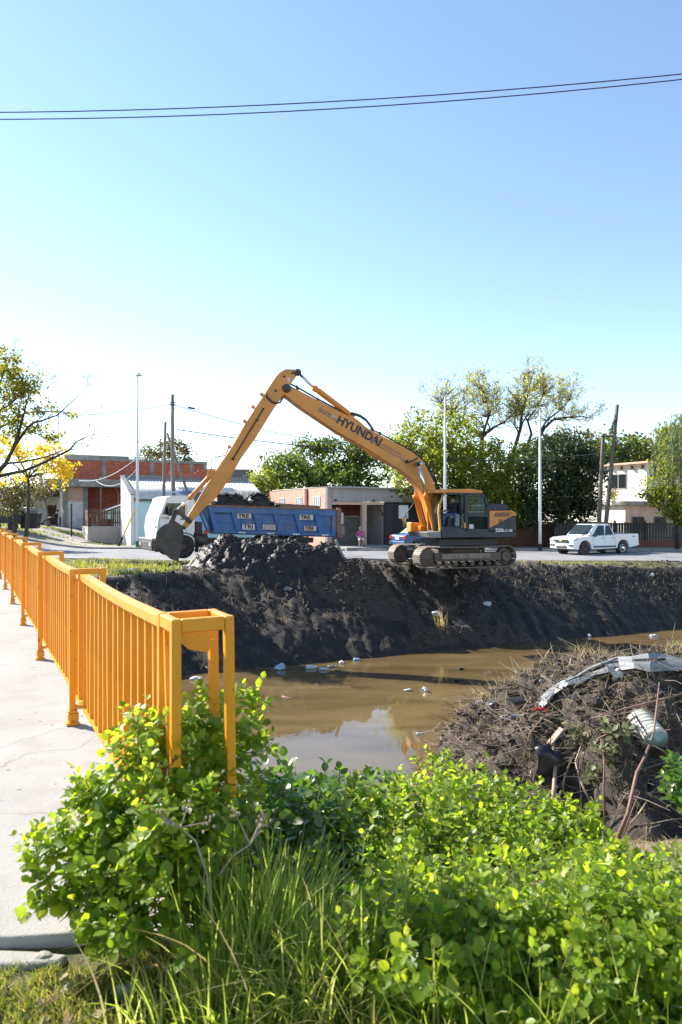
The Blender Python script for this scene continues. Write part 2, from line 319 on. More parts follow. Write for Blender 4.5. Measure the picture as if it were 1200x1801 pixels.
# ---------------------------------------------------------------- terrain, water, road, deck
ZW = -2.8
def pl(x, xs, ys): return np.interp(x, xs, ys)
def toe_far(X): return np.where(X > -14, 24.12+.4375*X, 18.0+.05*(X+14))
def run_far(X): return pl(X, [-12, -2, 6, 12, 17, 40], [4.2, 4.6, 4.2, 3.2, 2.4, 2.4])
def edge_far(X): return toe_far(X)+run_far(X)
def ztop(X): return pl(X, [-30, -9, -3, 6, 10, 15, 60], [.1, .1, .2, .22, .0, -.25, -.25])
def rise_left(X, Y): return 1.35*sstep(-15.5, -25, X)*sstep(30, 47, Y)+.12*sstep(-8, -13, X)
def ground_base(X, Y):
    X = np.asarray(X, float); Y = np.asarray(Y, float)
    sh = .40*X*sstep(4.5, 9, Y); y1 = Y-np.clip(sh, -3, 9)
    zl = pl(y1, [-60, 2.9, 4, 5, 6, 8, 10, 11.6, 14], [.79, .78, .48, .02, -.75, -1.8, -2.5, -3.1, -3.7])
    zr = pl(Y, [-60, 2.9, 4, 5, 7.6, 8.6, 10.5, 12.5, 15], [.78, .74, .40, .02, -.3, -.6, -1.7, -3.1, -3.7])
    w = sstep(.5, 1.7, X); near = zl*(1-w)+zr*w
    yt = toe_far(X); rn = run_far(X); u = (Y-yt)/rn; zt = ztop(X)
    pr = np.where(u < 1, np.clip(u, -.6, 1), 1); pr = np.where(pr > 0, pr**.9, pr)
    far = ZW+(zt-ZW)*pr
    f = sstep(0, 1, (Y-yt-rn)/np.maximum(34.3-yt-rn, .6)); far = np.where(u > 1, zt*(1-f)+0*f, far)
    far = far+rise_left(X, Y)*sstep(.8, 1.2, u)
    return np.where(Y < yt-3, np.maximum(near, -3.7), np.maximum(far, np.where(Y < yt, near*0-3.7, -3.7)))
def masks(X, Y):
    X = np.asarray(X, float); Y = np.asarray(Y, float); yt = toe_far(X); rn = run_far(X); u = (Y-yt)/rn
    p = np.stack([X, Y, X*0], 1); n = fbm(p*.55, 3); n2 = fbm(p*1.6+9, 3)
    bank = sstep(-.4, -.1, u)*(1-sstep(.93, 1.06, u+.10*n))
    churn = sstep(-8.5, -5.5, X+1.3*n)*(1-sstep(10.3, 12.5, X+1.2*n))*sstep(.9, 1.05, u)*(1-sstep(31.5, 33.2, Y+.6*n))
    grass = sstep(1.0, 1.1, u+.1*n)*(1-churn)*(1-sstep(33.9, 34.6, Y))
    grass = grass+sstep(43.9, 44.3, Y)*sstep(-.15, .2, n2)
    near = 1-sstep(6, 7, Y)
    grass = np.clip(grass+near*sstep(-.35, .1, n2+.15), 0, 1)
    return np.clip(bank, 0, 1), np.clip(churn, 0, 1), np.clip(grass, 0, 1), u
def ground_z(X, Y, detail=True):
    X = np.asarray(X, float).ravel(); Y = np.asarray(Y, float).ravel(); z = ground_base(X, Y)
    if not detail: return z
    bank, churn, grass, u = masks(X, Y); p = np.stack([X, Y, z*0], 1)
    sdir = (X+.4375*Y)/1.09; q = np.stack([sdir*1.5+.35*fbm(p*.8, 2), (Y-.4375*X)*.28, z*0], 1)
    streak = np.abs(fbm(q, 4)); rough = fbm(p*1.3, 4); fine = fbm(p*5.5, 3)
    z = z+bank*(.34*(streak-.2)+.13*rough+.05*fine)+churn*(.20*rough+.11*fine)
    q2 = (Y > 14)&(Y < 34.2); z = z+np.where(q2, grass*(.06*rough+.03*fine), 0)
    nearm = 1-sstep(8, 9, Y); z = z+nearm*(.05*rough+.018*fine)*sstep(2.2, 2.8, Y+np.abs(X)*.2)
    return z
def gz(x, y): return float(ground_z(np.array([x]), np.array([y]))[0])
def axis(segs):
    out = [np.arange(a, b, d) for a, b, d in segs]; return np.concatenate(out+[[segs[-1][1]]])
gx = axis([(-3000, -200, 400), (-200, -60, 20), (-60, -24, 3), (-24, -12, .5), (-12, -3, .085), (-3, 3.2, .075), (3.2, 19, .085), (19, 26, .35), (26, 60, 3), (60, 200, 20), (200, 3000, 400)])
gy = axis([(-300, -20, 40), (-20, 0, 4), (0, 2, .2), (2, 8.5, .07), (8.5, 15, .4), (15, 19.5, .13), (19.5, 34.6, .075), (34.6, 52, .6), (52, 120, 6), (120, 400, 40), (400, 4000, 600)])
GX, GY = np.meshgrid(gx, gy); sh_ = GX.shape; fx, fy = GX.ravel(), GY.ravel()
fz = ground_z(fx, fy); bk, ch, gr, uu = masks(fx, fy)
fz = np.where((fy > 34.2)&(fy < 44.3)&(np.abs(fx) < 80), fz-.03, fz)
idx = np.arange(fx.size).reshape(sh_)
F = np.stack([idx[:-1, :-1], idx[:-1, 1:], idx[1:, 1:], idx[1:, :-1]], -1).reshape(-1, 4)
dpt = np.clip((fz-ZW), 0, 1)
cov = np.stack([bk, gr, ch, np.ones_like(bk)], 1)
gm = bpy.data.materials.new('ground_soil'); gm.use_nodes = True
def ground_nodes(m):
    t = m.node_tree; N = t.nodes; L = t.links; b = N['Principled BSDF']
    at = N.new('ShaderNodeAttribute'); at.attribute_name = 'cover'; sp = N.new('ShaderNodeSeparateColor'); L.new(at.outputs['Color'], sp.inputs[0])
    tc = N.new('ShaderNodeTexCoord')
    def noise(sc, det=8, ro=.65):
        n = N.new('ShaderNodeTexNoise'); n.inputs['Scale'].default_value = sc; n.inputs['Detail'].default_value = det; n.inputs['Roughness'].default_value = ro
        L.new(tc.outputs['Object'], n.inputs['Vector']); return n.outputs[0]
    def ramp(f, stops):
        r = N.new('ShaderNodeValToRGB'); e = r.color_ramp.elements; e[0].position, e[0].color = stops[0][0], (*stops[0][1], 1); e[1].position, e[1].color = stops[-1][0], (*stops[-1][1], 1)
        for p_, c in stops[1:-1]: q = e.new(p_); q.color = (*c, 1)
        L.new(f, r.inputs[0]); return r.outputs[0]
    def mix(f, a, c):
        x = N.new('ShaderNodeMix'); x.data_type = 'RGBA'; L.new(f, x.inputs[0]); L.new(a, x.inputs[6]); L.new(c, x.inputs[7]); return x.outputs[2]
    soil = ramp(noise(1.3), [(.3, (.10, .075, .055)), (.5, (.19, .145, .105)), (.7, (.27, .22, .165))])
    grass = ramp(noise(3.5), [(.3, (.045, .055, .018)), (.5, (.10, .105, .035)), (.72, (.20, .165, .08))])
    mud = ramp(noise(2.2), [(.34, (.011, .0088, .0068)), (.52, (.022, .0165, .0122)), (.60, (.048, .035, .025)), (.74, (.125, .088, .058))])
    churn = ramp(noise(4.5), [(.34, (.018, .015, .013)), (.5, (.06, .046, .034)), (.66, (.15, .115, .08))])
    c = mix(sp.outputs['Green'], soil, grass); c = mix(sp.outputs['Blue'], c, churn); c = mix(sp.outputs['Red'], c, mud)
    L.new(c, b.inputs['Base Color']); rr = N.new('ShaderNodeMapRange'); rr.inputs[3].default_value = .95; rr.inputs[4].default_value = .8; L.new(sp.outputs['Red'], rr.inputs[0]); L.new(rr.outputs[0], b.inputs['Roughness'])
    bp = N.new('ShaderNodeBump'); bp.inputs['Strength'].default_value = .7; bp.inputs['Distance'].default_value = .05; L.new(noise(14, 10, .7), bp.inputs['Height']); L.new(bp.outputs[0], b.inputs['Normal'])
ground_nodes(gm)
ground = obj('ground', raw_mesh('ground', np.stack([fx, fy, fz], 1), F, True, {'cover': cov}), gm); tag(ground, kind='structure')
wm = bpy.data.materials.new('canal_water'); wm.use_nodes = True
def water_nodes(m):
    t = m.node_tree; N = t.nodes; L = t.links; b = N['Principled BSDF']; tc = N.new('ShaderNodeTexCoord')
    mp = N.new('ShaderNodeMapping'); mp.inputs['Rotation'].default_value = (0, 0, R(-22)); mp.inputs['Scale'].default_value = (.16, .62, 1); L.new(tc.outputs['Object'], mp.inputs[0])
    n = N.new('ShaderNodeTexNoise'); n.inputs['Scale'].default_value = 1.2; n.inputs['Detail'].default_value = 7; n.inputs['Distortion'].default_value = .8; L.new(mp.outputs[0], n.inputs['Vector'])
    r = N.new('ShaderNodeValToRGB'); e = r.color_ramp.elements; e[0].position = .32; e[0].color = (.085, .056, .022, 1); e[1].position = .7; e[1].color = (.165, .115, .052, 1)
    L.new(n.outputs[0], r.inputs[0]); L.new(r.outputs[0], b.inputs['Base Color']); b.inputs['Roughness'].default_value = .035; b.inputs['IOR'].default_value = 1.48; b.inputs['Specular IOR Level'].default_value = .62
    n2 = N.new('ShaderNodeTexNoise'); n2.inputs['Scale'].default_value = 2.2; n2.inputs['Detail'].default_value = 3; L.new(tc.outputs['Object'], n2.inputs['Vector'])
    bp = N.new('ShaderNodeBump'); bp.inputs['Strength'].default_value = .05; bp.inputs['Distance'].default_value = .03; L.new(n2.outputs[0], bp.inputs['Height']); L.new(bp.outputs[0], b.inputs['Normal'])
water_nodes(wm)
b = MB(); b.add([(-80, 2, ZW), (60, 2, ZW), (60, 62, ZW), (-80, 62, ZW)], [(0, 1, 2, 3)]); tag(b.build('water', wm), kind='structure')
def strip(name, y0, y1, mat, dz, x0=-70, x1=90, thick=.0):
    xs = np.arange(x0, x1+.1, 1.0); ys = np.linspace(y0, y1, 6); X, Y = np.meshgrid(xs, ys); z = ground_z(X, Y, False)+dz
    i = np.arange(X.size).reshape(X.shape); f = np.stack([i[:-1, :-1], i[:-1, 1:], i[1:, 1:], i[1:, :-1]], -1).reshape(-1, 4)
    me = raw_mesh(name, np.stack([X.ravel(), Y.ravel(), z], 1), f, True); o = obj(name, me, mat); tag(o, kind='structure')
    if thick: m = o.modifiers.new('solid', 'SOLIDIFY'); m.thickness = thick; m.offset = -1
    return o
strip('road', 34.5, 43.6, MT['asphalt'], .012)
strip('kerb', 43.55, 43.8, MT['concrete_old'], .12, thick=.2)
strip('pavement', 43.8, 46.3, MT['concrete_old'], .105, thick=.2)
strip('side_path', 46.5, 57, MT['concrete_old'], .03, -36, -18.0)
# the concrete deck of the footbridge, edge broken at the near end
RS = .5475; ZD = .84
b = MB(); jag = []
rr = random.Random(3); n = 22
for i in range(n+1):
    x = -4.2+i*(3.62)/n; jag.append((x, 2.53+.018*math.sin(i*1.3)+rr.uniform(-.015, .015)))
jag.append((-.40, 2.66)); 
far = [(1.12-RS*26, 26), (-3.2-RS*26, 26)]
ring = jag+far+[(-4.6, 2.6)]
# fan-safe: prism with n-gon
b.prism([(x, y, ZD) for x, y in ring], (0, 0, -.22)); deck = b.build('bridge_deck', MT['concrete'], bevel=.012, seg=2); tag(deck, kind='structure')
b = MB(); ring = [(-4.2, 2.515), (-1.62, 2.51), (-1.45, 2.49), (-1.3, 2.50), (-1.12, 2.49), (-.98, 2.47), (-1.0, 2.42), (-1.12, 2.405), (-1.3, 2.41), (-1.6, 2.38), (-4.2, 2.36)]
b.prism([(x, y, ZD-.03-.012*(y < 2.3)) for x, y in ring], (0, 0, -.2)); o = b.build('broken_slab', MT['concrete'], bevel=.02); tag(o, 'broken strip of concrete slab at the near end of the bridge deck', 'slab')
# ---------------------------------------------------------------- orange railing
AX = Vector((-RS, 1, 0)).normalized(); BX = Vector((AX.y, -AX.x, 0))
RO = Vector((.775-RS*2.64, 2.64, ZD)); rang = math.atan2(AX.y, AX.x)
rail = thing('bridge_railing', 'long orange steel railing along the edge of the concrete footbridge', 'railing', RO, rang)
# local: x along, -y outwards (right), z up
def LR(q, r, z): return (q, -r, z)
def frame(b, q, t=.044, w=.215, h=1.15):
    b.box(LR(q, 0, h/2-.02), (t, t, h+.04)); b.box(LR(q, w, h/2-.02), (t, t, h+.04)); b.box(LR(q, w/2, h-t/2+.001), (t-.004, w-t, t-.002))
qs = [0]+[2.74+2.56*i for i in range(7)]
b = MB(); t = .039; EO = .03
for q in (0, .2):
    b.box(LR(q, EO, .53), (t, t, 1.24)); b.bar(LR(q, EO+.215, 1.148), LR(q, EO+.232, -.09), t, t, (1, 0, 0))
for q in (0, .2): b.box(LR(q, EO+.1075, 1.121), (t-.004, .215-t, .054))
for r in (EO, EO+.215): b.box(LR(.1, r, 1.1205), (.2-t, t-.003, .053))
o = b.build('end_frame', MT['rail'], rail, bevel=.006); o['label'] = 'open box shaped end frame of four square legs'
b = MB(); b.bar(LR(.15, .028, 1.09), LR(.04, .026, .12), .012, .022); b.build('brace_strip', MT['rail'], rail)
b = MB(); b.box(LR(.03, .1, 1.075), (.006, .16, .05)); b.add([LR(.03, .05, 1.06), LR(.03, .2, 1.05), LR(.03, .17, 1.0), LR(.03, .09, 1.02), LR(.036, .05, 1.06), LR(.036, .2, 1.05), LR(.036, .17, 1.0), LR(.036, .09, 1.02)], [(0, 1, 2, 3), (7, 6, 5, 4), (0, 4, 5, 1), (1, 5, 6, 2), (2, 6, 7, 3), (3, 7, 4, 0)]); b.build('gusset_plate', MT['rail'], rail)
for q in qs[1:]:
    b = MB(); frame(b, q); b.build('post_frame', MT['rail'], rail, bevel=.006)
    b = MB(); b.box(LR(q, 0, .012), (.085, .09, .022)); b.box(LR(q, .005, .06), (.062, .075, .05)); b.box(LR(q, 0, .10), (.07, .066, .02)); b.build('foot_plate', MT['rail'], rail, bevel=.004)
    b = MB(); b.box(LR(q, .062, .128), (.05, .075, .028)); b.box(LR(q, .075, .152), (.03, .03, .02)); b.build('foot_bracket', MT['rail'], rail, bevel=.004)
bal = MB(); bal.box((0, 0, 0), (.024, .033, .93)); bme = bal.mesh('baluster'); bme.materials.append(MT['rail_bar'])
for i in range(len(qs)-1):
    a = qs[i]+(.2 if i == 0 else 0)+.03; c = qs[i+1]-.03
    b = MB(); m_ = 8
    pts = [LR(a+(c-a)*k/m_, .078, 1.092-.018*math.sin(PI*k/m_)*(1 if i != 9 else 0)) for k in range(m_+1)]
    for k in range(m_): b.bar(pts[k], pts[k+1], .066, .042)
    b.build('top_rail', MT['rail'], rail)
    b = MB(); b.box(LR((a+c)/2, .078, .142), (c-a, .055, .012)); b.build('bottom_rail', MT['rail'], rail)
    nb = 15
    for k in range(nb):
        q = a+(c-a)*(k+.6)/nb; dz = .018*math.sin(PI*(k+.6)/nb)
        inst('baluster', bme, rail, LR(q+random.uniform(-.006, .006), .078+random.uniform(-.003, .003), .615-dz*.5), (random.uniform(-.006, .006), random.uniform(-.006, .006), 0))
# ---------------------------------------------------------------- people
def person(label, J, mats, loc, rz=0, group=None, cap=None):
    """J: joint -> (x,y,z) local (x right, -y facing, z up); one continuous skinned body, clothing by nearest bone"""
    root = thing('person', label, 'person', loc, rz, group)
    V = []; E = []; Rd = []; bone = []
    def v(p, r): V.append(Vector(p)); Rd.append(r); return len(V)-1
    def e(a, b, m): E.append((a, b)); bone.append((a, b, m))
    pel = v(J['pelvis'], .135); bel = v((Vector(J['pelvis'])*.55+Vector(J['chest'])*.45), .13); ch = v(J['chest'], .15); nk = v(J['neck'], .055)
    hd = Vector(J['head']); h0 = v(hd-Vector((0, 0, .06)), .07); h1 = v(hd+Vector((0, .005, .03)), .088); h2 = v(hd+Vector((0, .01, .10)), .06)
    e(pel, bel, 'top'); e(bel, ch, 'top'); e(ch, nk, 'skin'); e(nk, h0, 'skin'); e(h0, h1, 'skin'); e(h1, h2, 'skin')
    fd = Vector(J.get('face', (0, -1, 0))).normalized()
    ns = v(hd+fd*.10-Vector((0, 0, .015)), .014); e(h0, ns, 'skin')
    for s in ('l', 'r'):
        sh = v(J['sh'+s], .062); el = v(J['el'+s], .046); wr = v(J['wr'+s], .032); e(ch, sh, 'top'); e(sh, el, 'top'); e(el, wr, J.get('forearm', 'skin'))
        w = Vector(J['wr'+s]); d = (w-Vector(J['el'+s])).normalized(); side = d.cross(Vector((0, 0, 1))); side = side.normalized() if side.length > .1 else Vector((1, 0, 0))
        pa = v(w+d*.07, .034); e(wr, pa, 'skin')
        for k, (o, L) in enumerate(((-.03, .055), (-.01, .075), (.01, .08), (.03, .065))):
            f1 = v(w+d*(.10+L*.45)+side*o, .009); f2 = v(w+d*(.10+L)+side*o-Vector((0, 0, .03)), .008); e(pa, f1, 'skin'); e(f1, f2, 'skin')
        tb = v(w+d*.06+side*(-.055 if s == 'l' else .055), .010); e(pa, tb, 'skin')
        hp = v(J['hip'+s], .098); kn = v(J['kn'+s], .068); an = v(J['an'+s], .045); e(pel, hp, 'leg'); e(hp, kn, 'leg'); e(kn, an, J.get('shin', 'leg'))
        to = v(Vector(J['an'+s])+Vector(J.get('toe', (0, -.17, -.05))), .035); e(an, to, 'shoe')
    me = bpy.data.meshes.new('body'); me.from_pydata(V, E, []); o = bpy.data.objects.new('body', me); COL.objects.link(o)
    md = o.modifiers.new('skin', 'SKIN'); md.use_smooth_shade = True; o.modifiers.new('sub', 'SUBSURF').levels = 1
    sk = me.skin_vertices[0].data
    for i, r in enumerate(Rd): sk[i].radius = (r, r)
    sk[0].use_root = True
    bpy.context.view_layer.update(); dg = bpy.context.evaluated_depsgraph_get(); nm = bpy.data.meshes.new_from_object(o.evaluated_get(dg))
    o.modifiers.clear(); o.data = nm; nm.materials.clear(); keys = ['top', 'leg', 'skin', 'shoe']
    for k in keys: nm.materials.append(mats.get(k, MT['skin'] if k == 'skin' else MT['seat_black']))
    for p in nm.polygons:
        c = p.center; best = None
        for a, bb, m in bone:
            A, B = V[a], V[bb]; t = max(0, min(1, (c-A).dot(B-A)/max((B-A).length_squared, 1e-9))); d = (c-A-(B-A)*t).length-min(Rd[a], Rd[bb])*.5
            if best is None or d < best[0]: best = (d, m)
        p.material_index = keys.index(best[1]); p.use_smooth = True
    o.parent = root
    b = MB(); b.lump(hd+Vector((0, 0, .055))-fd*.018, .105, (1, 1, .95), 2, .06, 3)
    b.v = [p for p in b.v]; hb = b.build('hair' if not cap else 'cap', cap or MT['hair'], root, True)
    hb['label'] = 'pale knitted cap' if cap else None
    if not cap: del hb['label']
    sx = fd.cross(Vector((0, 0, 1))).normalized()
    for sgn in (-1, 1):
        b = MB(); b.lump(hd+fd*.083+sx*.03*sgn+Vector((0, 0, .018)), .011, (1, 1, 1), 1, 0); b.build('eye', MT['seat_black'], root, True)
        b = MB(); b.lump(hd+sx*.092*sgn, .026, (.5, 1, 1.3), 1, 0); b.build('ear', MT['skin'], root, True)
    b = MB(); b.box(hd+fd*.088-Vector((0, 0, .05)), (.03, .012, .008)); b.build('mouth', MT['terracotta'], root)
    return root
# ---------------------------------------------------------------- excavator
XC = Vector((4.6, 28.6, .2))
hU = Vector((-math.cos(R(15)), -math.sin(R(15)), 0)); nU = Vector((hU.y, -hU.x, 0)); nU = nU if nU.y > 0 else -nU
hT = Vector((-math.cos(R(20)), -math.sin(R(20)), 0)); nT = Vector((hT.y, -hT.x, 0)); nT = nT if nT.y > 0 else -nT
UP = Vector((0, 0, 1))
exc = thing('excavator', 'long boom orange crawler excavator working on top of the muddy bank', 'excavator', XC)
def X_(): return MB(XC)
def pl_(px, py, off): return onplane(px, py, XC+nU*off, nU)
# tracks
sb = MB(); sb.box((0, 0, .012), (.204, .6, .026)); sb.box((.055, 0, .035), (.02, .6, .03)); sb.box((-.03, 0, .032), (.018, .6, .02)); sme = sb.mesh('track_shoe'); sme.materials.append(MT['shoe'])
for sgn, nm in ((-1, 'near'), (1, 'far')):
    cc = XC+nT*(1.2*sgn); rw = .40; L = 3.56; per = 2*L+2*PI*rw; NS = 46
    tr = X_(); zc = .46
    # frame
    tr.bar(cc+hT*1.5+UP*zc, cc-hT*1.55+UP*zc, .42, .34); tr.bar(cc+hT*1.55+UP*zc, cc+hT*1.9+UP*zc, .3, .2)
    fr = tr.build('track_frame', MT['steel_dirty'], exc, bevel=.03)
    b = X_(); b.bar(cc+hT*1.2+UP*(zc+.04)-nT*.24, cc-hT*1.0+UP*(zc+.04)-nT*.24, .03, .2); o = b.build('side_plate', MT['shoe'], fr)
    for k in range(8):
        b = X_(); p = cc+hT*(1.35-k*.385)+UP*.17; b.lathe([(.06, -.25), (.10, -.24), (.10, -.16), (.07, -.15), (.07, .15), (.10, .16), (.10, .24), (.06, .25)], p, nT, 12); b.build('roller', MT['steel_dirty'], fr, True)
    for k in (-.8, .7):
        b = X_(); b.cyl(cc+hT*k+UP*.80-nT*.1, cc+hT*k+UP*.80+nT*.1, .07, n=12); b.build('carrier_roller', MT['steel_dirty'], fr, True)
    b = X_(); b.lathe([(.1, -.2), (.12, -.19), (.3, -.12), (.36, -.12), (.38, -.06), (.38, .06), (.36, .12), (.3, .12), (.12, .19), (.1, .2)], cc+hT*L/2+UP*zc, nT, 24); b.build('idler', MT['steel_dirty'], fr, True)
    b = X_(); b.lathe([(.1, -.24), (.2, -.23), (.22, -.12), (.34, -.1), (.36, -.04), (.36, .04), (.34, .1), (.2, .2), (.1, .2)], cc-hT*L/2+UP*zc, nT, 24)
    for k in range(14):
        a = 2*PI*k/14; d = hT*math.cos(a)+UP*math.sin(a); b.bar(cc-hT*L/2+UP*zc+d*.33, cc-hT*L/2+UP*zc+d*.40, .06, .06, nT)
    b.build('sprocket', MT['steel_dirty'], fr)
    for k in range(NS):
        s = per*k/NS
        if s < L: a = s-L/2; p = hT*(-a)+UP*(zc+rw-.035*math.sin(PI*s/L)); t = -hT; nn = UP
        elif s < L+PI*rw: a = (s-L)/rw; d = UP*math.cos(a)-hT*math.sin(a); p = hT*(-L/2)+UP*zc+d*rw; t = -hT*math.cos(a)-UP*math.sin(a); nn = d
        elif s < 2*L+PI*rw: a = s-L-PI*rw-L/2; p = hT*a+UP*(zc-rw); t = hT; nn = -UP
        else: a = (s-2*L-PI*rw)/rw; d = -UP*math.cos(a)+hT*math.sin(a); p = hT*(L/2)+UP*zc+d*rw; t = hT*math.cos(a)+UP*math.sin(a); nn = d
        Mx = Matrix((t, nn.cross(t), nn)).transposed(); inst('track_shoe', sme, fr, cc-XC+p, Mx.to_euler())
b = X_(); b.bar(XC+nT*1.1+UP*.62, XC-nT*1.1+UP*.62, 1.1, .3); b.bar(XC+hT*.9+UP*.62, XC-hT*.9+UP*.62, 1.2, .24); b.build('undercarriage', MT['steel_dirty'], exc, bevel=.04)
b = X_(); b.bar(XC+hT*1.0+UP*1.02, XC-hT*1.7+UP*1.02, 1.7, .26); b.build('gap_shade_block', MT['plastic_black'], exc)  # black block added in place of the dark shade between platform and tracks
b = X_(); b.cyl(XC+UP*.75, XC+UP*1.2, .62, n=28); b.build('slew_ring', MT['steel_dirty'], exc, True)
# upper structure on the near side plane
NS_ = -1.32
def side(pts, d, off=NS_, org=None): b = X_(); b.prism([pl_(x, y, off) for x, y in pts], nU*d); return b
b = side([(777, 934.5), (908, 935), (909, 945), (777, 946.5)], 2.64); b.build('platform', MT['machine_dark'], exc, bevel=.03)
b = side([(751, 936), (776.4, 935), (776.4, 946.5), (756, 946)], .9); o = b.build('front_corner', MT['plastic_grey'], exc, bevel=.03)
b = side([(860.8, 899), (901, 898.5), (908, 903), (909, 934.5), (860.8, 934.5)], 2.6); body = b.build('body_cover', MT['machine_dark'], exc, bevel=.05)
b = side([(861.2, 898.2), (900, 898), (900, 908.5), (861.8, 928.5)], .02, NS_-.016); o = b.build('side_door', MT['boom'], body, bevel=.008); o['label'] = 'orange upper triangle of the engine cover'
b = side([(900.6, 898), (906, 900.3), (909.3, 905), (909.3, 907.5), (900.6, 907.5)], .3, NS_-.014); b.build('corner_cap', MT['boom'], body, bevel=.02)
for k in range(8):
    x = 869.5+k*3.35; b = side([(x, 908.6), (x+1.9, 908.6), (x+4.9, 901.4), (x+3.0, 901.4)], .012, NS_-.024); b.build('vent_slot', MT['plastic_black'], body)
for k in range(4):
    b = side([(877.5, 913.6+k*1.8), (885.5-k*1.2, 913.6+k*1.8), (885.2-k*1.2, 914.7+k*1.8), (877.5, 914.7+k*1.8)], .01, NS_-.022); b.build('vent_slot', MT['plastic_black'], body)
b = side([(868.5, 914.5), (872.5, 914.5), (872.5, 919.5), (868.5, 919.5)], .015, NS_-.025); b.build('door_latch', MT['boom'], body, bevel=.006)
b = side([(857.5, 887), (891, 887), (893.5, 889), (893.5, 898.6), (857.5, 898.6)], 1.5, NS_+.35); b.build('engine_hood', MT['machine_dark'], exc, bevel=.06)
b = side([(857.5, 886.2), (890, 886.2), (891, 887.2), (857.5, 887.2)], 1.4, NS_+.4); b.build('hood_lid', MT['machine_dark'], exc)
b = side([(884, 880), (886, 880), (886, 887), (884, 887)], .08, NS_+1.4); b.build('exhaust_pipe', MT['steel_dirty'], exc)
bl = pl_(871.5, 935.2, NS_-.012); br_ = pl_(900, 935.2, NS_-.012); ux = (br_-bl).normalized()
place_text('220', .19, MT['ink_white'], body, XC, bl, ux, UP, .006, 1.25); place_text('LC-9S', .135, MT['ink_white'], body, XC, pl_(884.6, 935.2, NS_-.012), ux, UP, .004, 1.3)
# cab
CW = 1.15; cab = None
b = side([(763, 866.5), (765, 863), (769, 861), (800, 860), (831, 860), (850, 863.5), (849, 867.6), (785, 866.6), (772, 867.4)], CW+.02, NS_-.01); cab = b.build('cab', MT['boom'], exc, bevel=.03); cab['label'] = 'glazed operator cab with open door'
def frame_bar(pts, w, t, off, mat, nm, tri=False):
    b = X_(); q = [pl_(x, y, off)+nU*(t/2) for x, y in pts]
    for i in range(len(q)-1): b.bar(q[i]-(q[i+1]-q[i]).normalized()*w*.3, q[i+1]+(q[i+1]-q[i]).normalized()*w*.3, t, w, nU.cross(q[i+1]-q[i]))
    return b.build(nm, mat, cab)
frontp = [(775.2, 933), (772.6, 902), (774, 888), (780.6, 871), (784.5, 866.4)]
frame_bar(frontp, .075, .09, NS_, MT['boom'], 'front_pillar')
frame_bar([(820.6, 866.5), (820.6, 934)], .12, .08, NS_, MT['machine_dark'], 'mid_pillar')
rear = [(822, 867.6), (848, 868), (853.5, 876), (857.5, 889), (859.6, 905), (860, 934)]
frame_bar(rear, .09, .08, NS_, MT['machine_dark'], 'rear_frame')
frame_bar([(822, 905.2), (858.6, 906)], .13, .07, NS_, MT['machine_dark'], 'window_bar')
frame_bar([(777, 932.6), (860, 933)], .12, .1, NS_, MT['machine_dark'], 'door_sill')
frame_bar([(785, 867.6), (822, 867.6)], .10, .07, NS_, MT['machine_dark'], 'door_header')
FO = NS_+CW-.09
for pts in ([(772.6, 933), (770, 902), (771.4, 888), (778, 871)], [(820.6, 866.5), (820.6, 934)], rear, [(777, 932.6), (860, 933)], [(777, 906), (859, 906)]):
    frame_bar([(x*.985+6.8+(0), y) for x, y in pts], .09, .08, FO, MT['machine_dark'], 'far_frame')
farp = [pl_(x, y, NS_)+nU*(CW-.05) for x, y in frontp]; nearp = [pl_(x, y, NS_)+nU*.05 for x, y in frontp]
b = X_(); n_ = len(farp)
for i in range(n_-1): b.bar(farp[i]+hU*.06, farp[i+1]+hU*.06, .075, .075, nU)
o = b.build('front_pillar', MT['boom'], cab)
def pane(quad, nm, mat=MT['glass'], th=.008):
    b = X_(); q = [Vector(p) for p in quad]; nrm = (q[1]-q[0]).cross(q[2]-q[0]).normalized(); b.prism(q, nrm*th); return b.build(nm, mat, cab)
for i in range(n_-1): pane([nearp[i]+nU*.05, farp[i]+hU*.05, farp[i+1]+hU*.05, nearp[i+1]+nU*.05], 'windscreen_pane')
pane([pl_(x, y, NS_+.04) for x, y in ((823, 869.5), (847, 869.5), (852.5, 877), (856.5, 890), (857.5, 904), (823, 904))], 'side_window')
pane([pl_(x, y, NS_+.04) for x, y in ((823, 907.5), (858, 908), (858.6, 931.5), (823, 931.5))], 'lower_window')
pane([pl_(x, y, FO+.05) for x, y in ((788, 869.5), (850, 869.5), (857, 890), (857, 904), (788, 904))], 'far_window')
b = side([(825.5, 922), (832.5, 922), (833.5, 924.5), (833.5, 929.8), (825.5, 929.8)], .006, NS_+.03); b.build('notice_sticker', MT['sticker'], cab)
b = side([(788, 911), (812, 911), (812, 932), (788, 932)], .5, NS_+.36); b.build('seat_base', MT['machine_dark'], cab, bevel=.03)
b = side([(792, 907), (811, 907), (811, 912), (792, 912)], .5, NS_+.34); b.build('seat_cushion', MT['cloth_grey'], cab, bevel=.04)
b = side([(808, 884), (812.5, 884), (814, 908), (809, 908)], .5, NS_+.34); b.build('seat_back', MT['seat_black'], cab, bevel=.05)
b = side([(803, 904), (809, 904), (809, 926), (801, 926)], .16, NS_+.12); b.build('console', MT['cloth_grey'], cab, bevel=.03)
b = side([(778, 926), (820, 928), (820, 933), (778, 933)], 1.0, NS_+.08); b.build('cab_floor', MT['machine_dark'], cab)
b = side([(823, 905), (858, 905), (858, 933), (823, 933)], .9, NS_+.2); b.build('rear_box', MT['plastic_black'], cab, bevel=.04)
b = side([(816.5, 919), (819.5, 919), (819.5, 929), (816.5, 929)], .05, NS_-.05); b.build('grab_handle', MT['boom_bright'], cab, bevel=.015)
